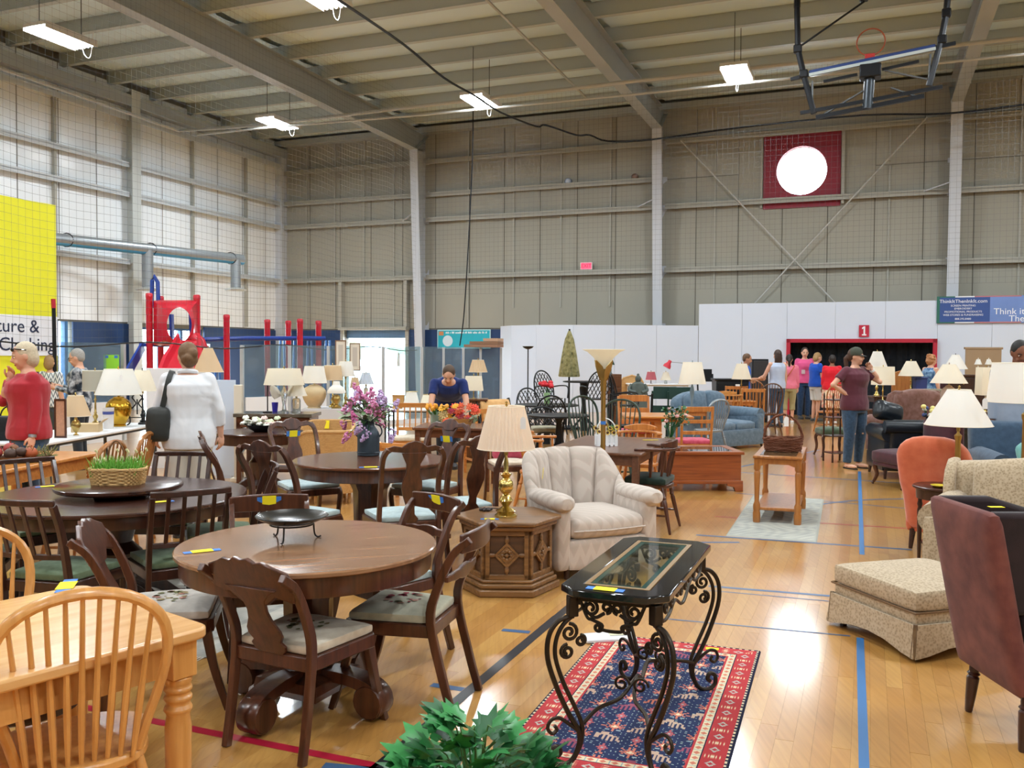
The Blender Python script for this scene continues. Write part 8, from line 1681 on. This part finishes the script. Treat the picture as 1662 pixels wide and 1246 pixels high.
# glass rink panels
m_gp = glass_mat('rink_glass', 'cfe0e6', .06, .05, .1); m_post = plain('alu_post', 'b9bec2', .4, metal=.4); m_kick = plain('kick_white', 'd9dce2', .4)
row = [(-20, 14.6), (75, 15.2), (200, 16.6), None, (393, 18.2), (470, 19), (533, 19.6), (622, 20.5), (685, 21.2), (720, 21.6), (752, 21.9), (780, 22.2), (813, 22.6)]
where = ['cut by the frame beside the woman in red', 'behind the grey drum lamp', '', '', 'behind the crystal lamp', 'behind the tan lampshades', 'before the bright doorway', 'beside the bright doorway', 'below the turquoise poster', 'right of the poster', 'behind the beige pleated lamp', 'at the end of the white boards']
for i in range(len(row) - 1):
    if row[i] is None or row[i + 1] is None: continue
    p, q = P(*row[i]), P(*row[i + 1]); t = thing('glass_barrier', 'clear rink glass barrier ' + where[i], 'glass barrier', p); d = q - p; b = MB(); d1_ = d.normalized(); nn = V((-d1_.y, d1_.x, 0))
    zk, zt2 = (.1 if i > 5 else .72), 1.79; b.rings([[V((0, 0, zk)) + d1_ * .05, V((0, 0, zk)) + d - d1_ * .05, V((0, 0, zt2)) + d - d1_ * .05, V((0, 0, zt2)) + d1_ * .05], [V((0, 0, zk)) + d1_ * .05 + nn * .012, V((0, 0, zk)) + d - d1_ * .05 + nn * .012, V((0, 0, zt2)) + d - d1_ * .05 + nn * .012, V((0, 0, zt2)) + d1_ * .05 + nn * .012]]); b.build('pane', m_gp, t, smooth=False)
    b = MB(); b.beam(V((0, 0, .0)), V((0, 0, 1.78)), .12 if i in (1, 4) else .09, .06); b.build('post', m_post, t, smooth=False)
    if i in (1, 11): b = MB(); b.beam(d, d + V((0, 0, 1.78)), .1, .06); b.build('post', m_post, t, smooth=False)
    b = MB(); b.beam(d1_ * .06 + V((0, 0, zk / 2)), d - d1_ * .06 + V((0, 0, zk / 2)), .05, zk); b.build('kick_board', m_kick, t, smooth=False)
gsn = thing('green_sign', 'lime green paper taped on the rink glass', 'sign', P(183, 16.35) + V((0, -.06, Z(590, 16.35, 183))), .2); b = MB(); b.box(-.13, .13, -.002, .002, -.16, .16); b.build('paper', plain('paper_lime', '8fd63c', .7), gsn, smooth=False)
for s in (-1, 1): b = MB(); b.box(s * .08 - .03, s * .08 + .03, -.005, -.002, .1, .15); b.build('tape', TAPE, gsn, smooth=False)
cbx = thing('cardboard_sheets', 'flat brown cardboard sheets lying on the rink glass panels', 'cardboard', P(786, 22.25) + V((0, 0, 1.79)), -.28)
for i, (x0, x1) in enumerate(((-.45, .42), (-.3, .42), (.05, .42))): b = MB(); b.box(x0, x1, -.25, .25, i * .075, i * .075 + .07); b.build('sheet', plain('cardboard%d' % i, ['9a7660', '8a6a54', 'c0a088'][i], .8), cbx)
for i, (px, py, h_, lab) in enumerate(((553, 575, .62, 'narrow framed shutter panel hanging at the edge of the bright doorway'), (576, 579, .62, 'narrow framed shutter panel hanging inside the bright doorway'))):
    y = 19.62 + i * .2; t = thing('wall_shutter', lab, 'shutter', P(px, y) + V((0, 0, Z(py, y, px))), .15); b = MB(); ring(b, [(-.12, -h_ / 2), (.12, -h_ / 2), (.12, h_ / 2), (-.12, h_ / 2)], [(-.095, -h_ / 2 + .025), (.095, -h_ / 2 + .025), (.095, h_ / 2 - .025), (-.095, h_ / 2 - .025)], -.012, .012); b.v = [(x, z, y_) for x, y_, z in b.v]; b.build('frame', plain('frame_brown', '7c6250', .6), t, smooth=False); b = MB(); b.box(-.097, .097, -.004, .004, -h_ / 2 + .02, h_ / 2 - .02); b.build('panel', plain('frame_cream', 'd6d0c4', .6), t); b = MB(); b.box(-.05, .05, -.008, -.004, -h_ / 2 + .1, h_ / 2 - .1); b.build('inner_panel', plain('frame_inner', 'b9b2aa', .6), t, smooth=False)
# world beyond the doors: paving and trees
gb = MB(); gb.box(-90, 60, -2, 120, -.12, -.03); g_ = struct(gb.build('ground', plain('paving', 'bdbdb8', .9, var=.1, sc=.5), smooth=False)); 
rr = random.Random(17); tm_ = plain('tree_green', '9fb39a', .9, var=.25, sc=1.2)
for i, (x, y) in enumerate(((-34, 112), (-27, 118), (-21, 115), (-15, 119), (-40, 92), (-46, 84), (-52, 76))):
    t = thing('tree', 'leafy green tree outside beyond the bright doorway', 'tree', (x, y, -.05), 0, 'trees outside the doors'); b = MB()
    for k in range(9): b.ell((rr.uniform(-1.6, 1.6), rr.uniform(-1.6, 1.6), rr.uniform(2, 4.6)), rr.uniform(1, 1.7), n=9, k=6)
    b.build('crown', tm_, t); b = MB(); b.tube([(0, 0, 0), (0, 0, 2.5)], [.25, .15], 8); b.build('trunk', w_wal, t)
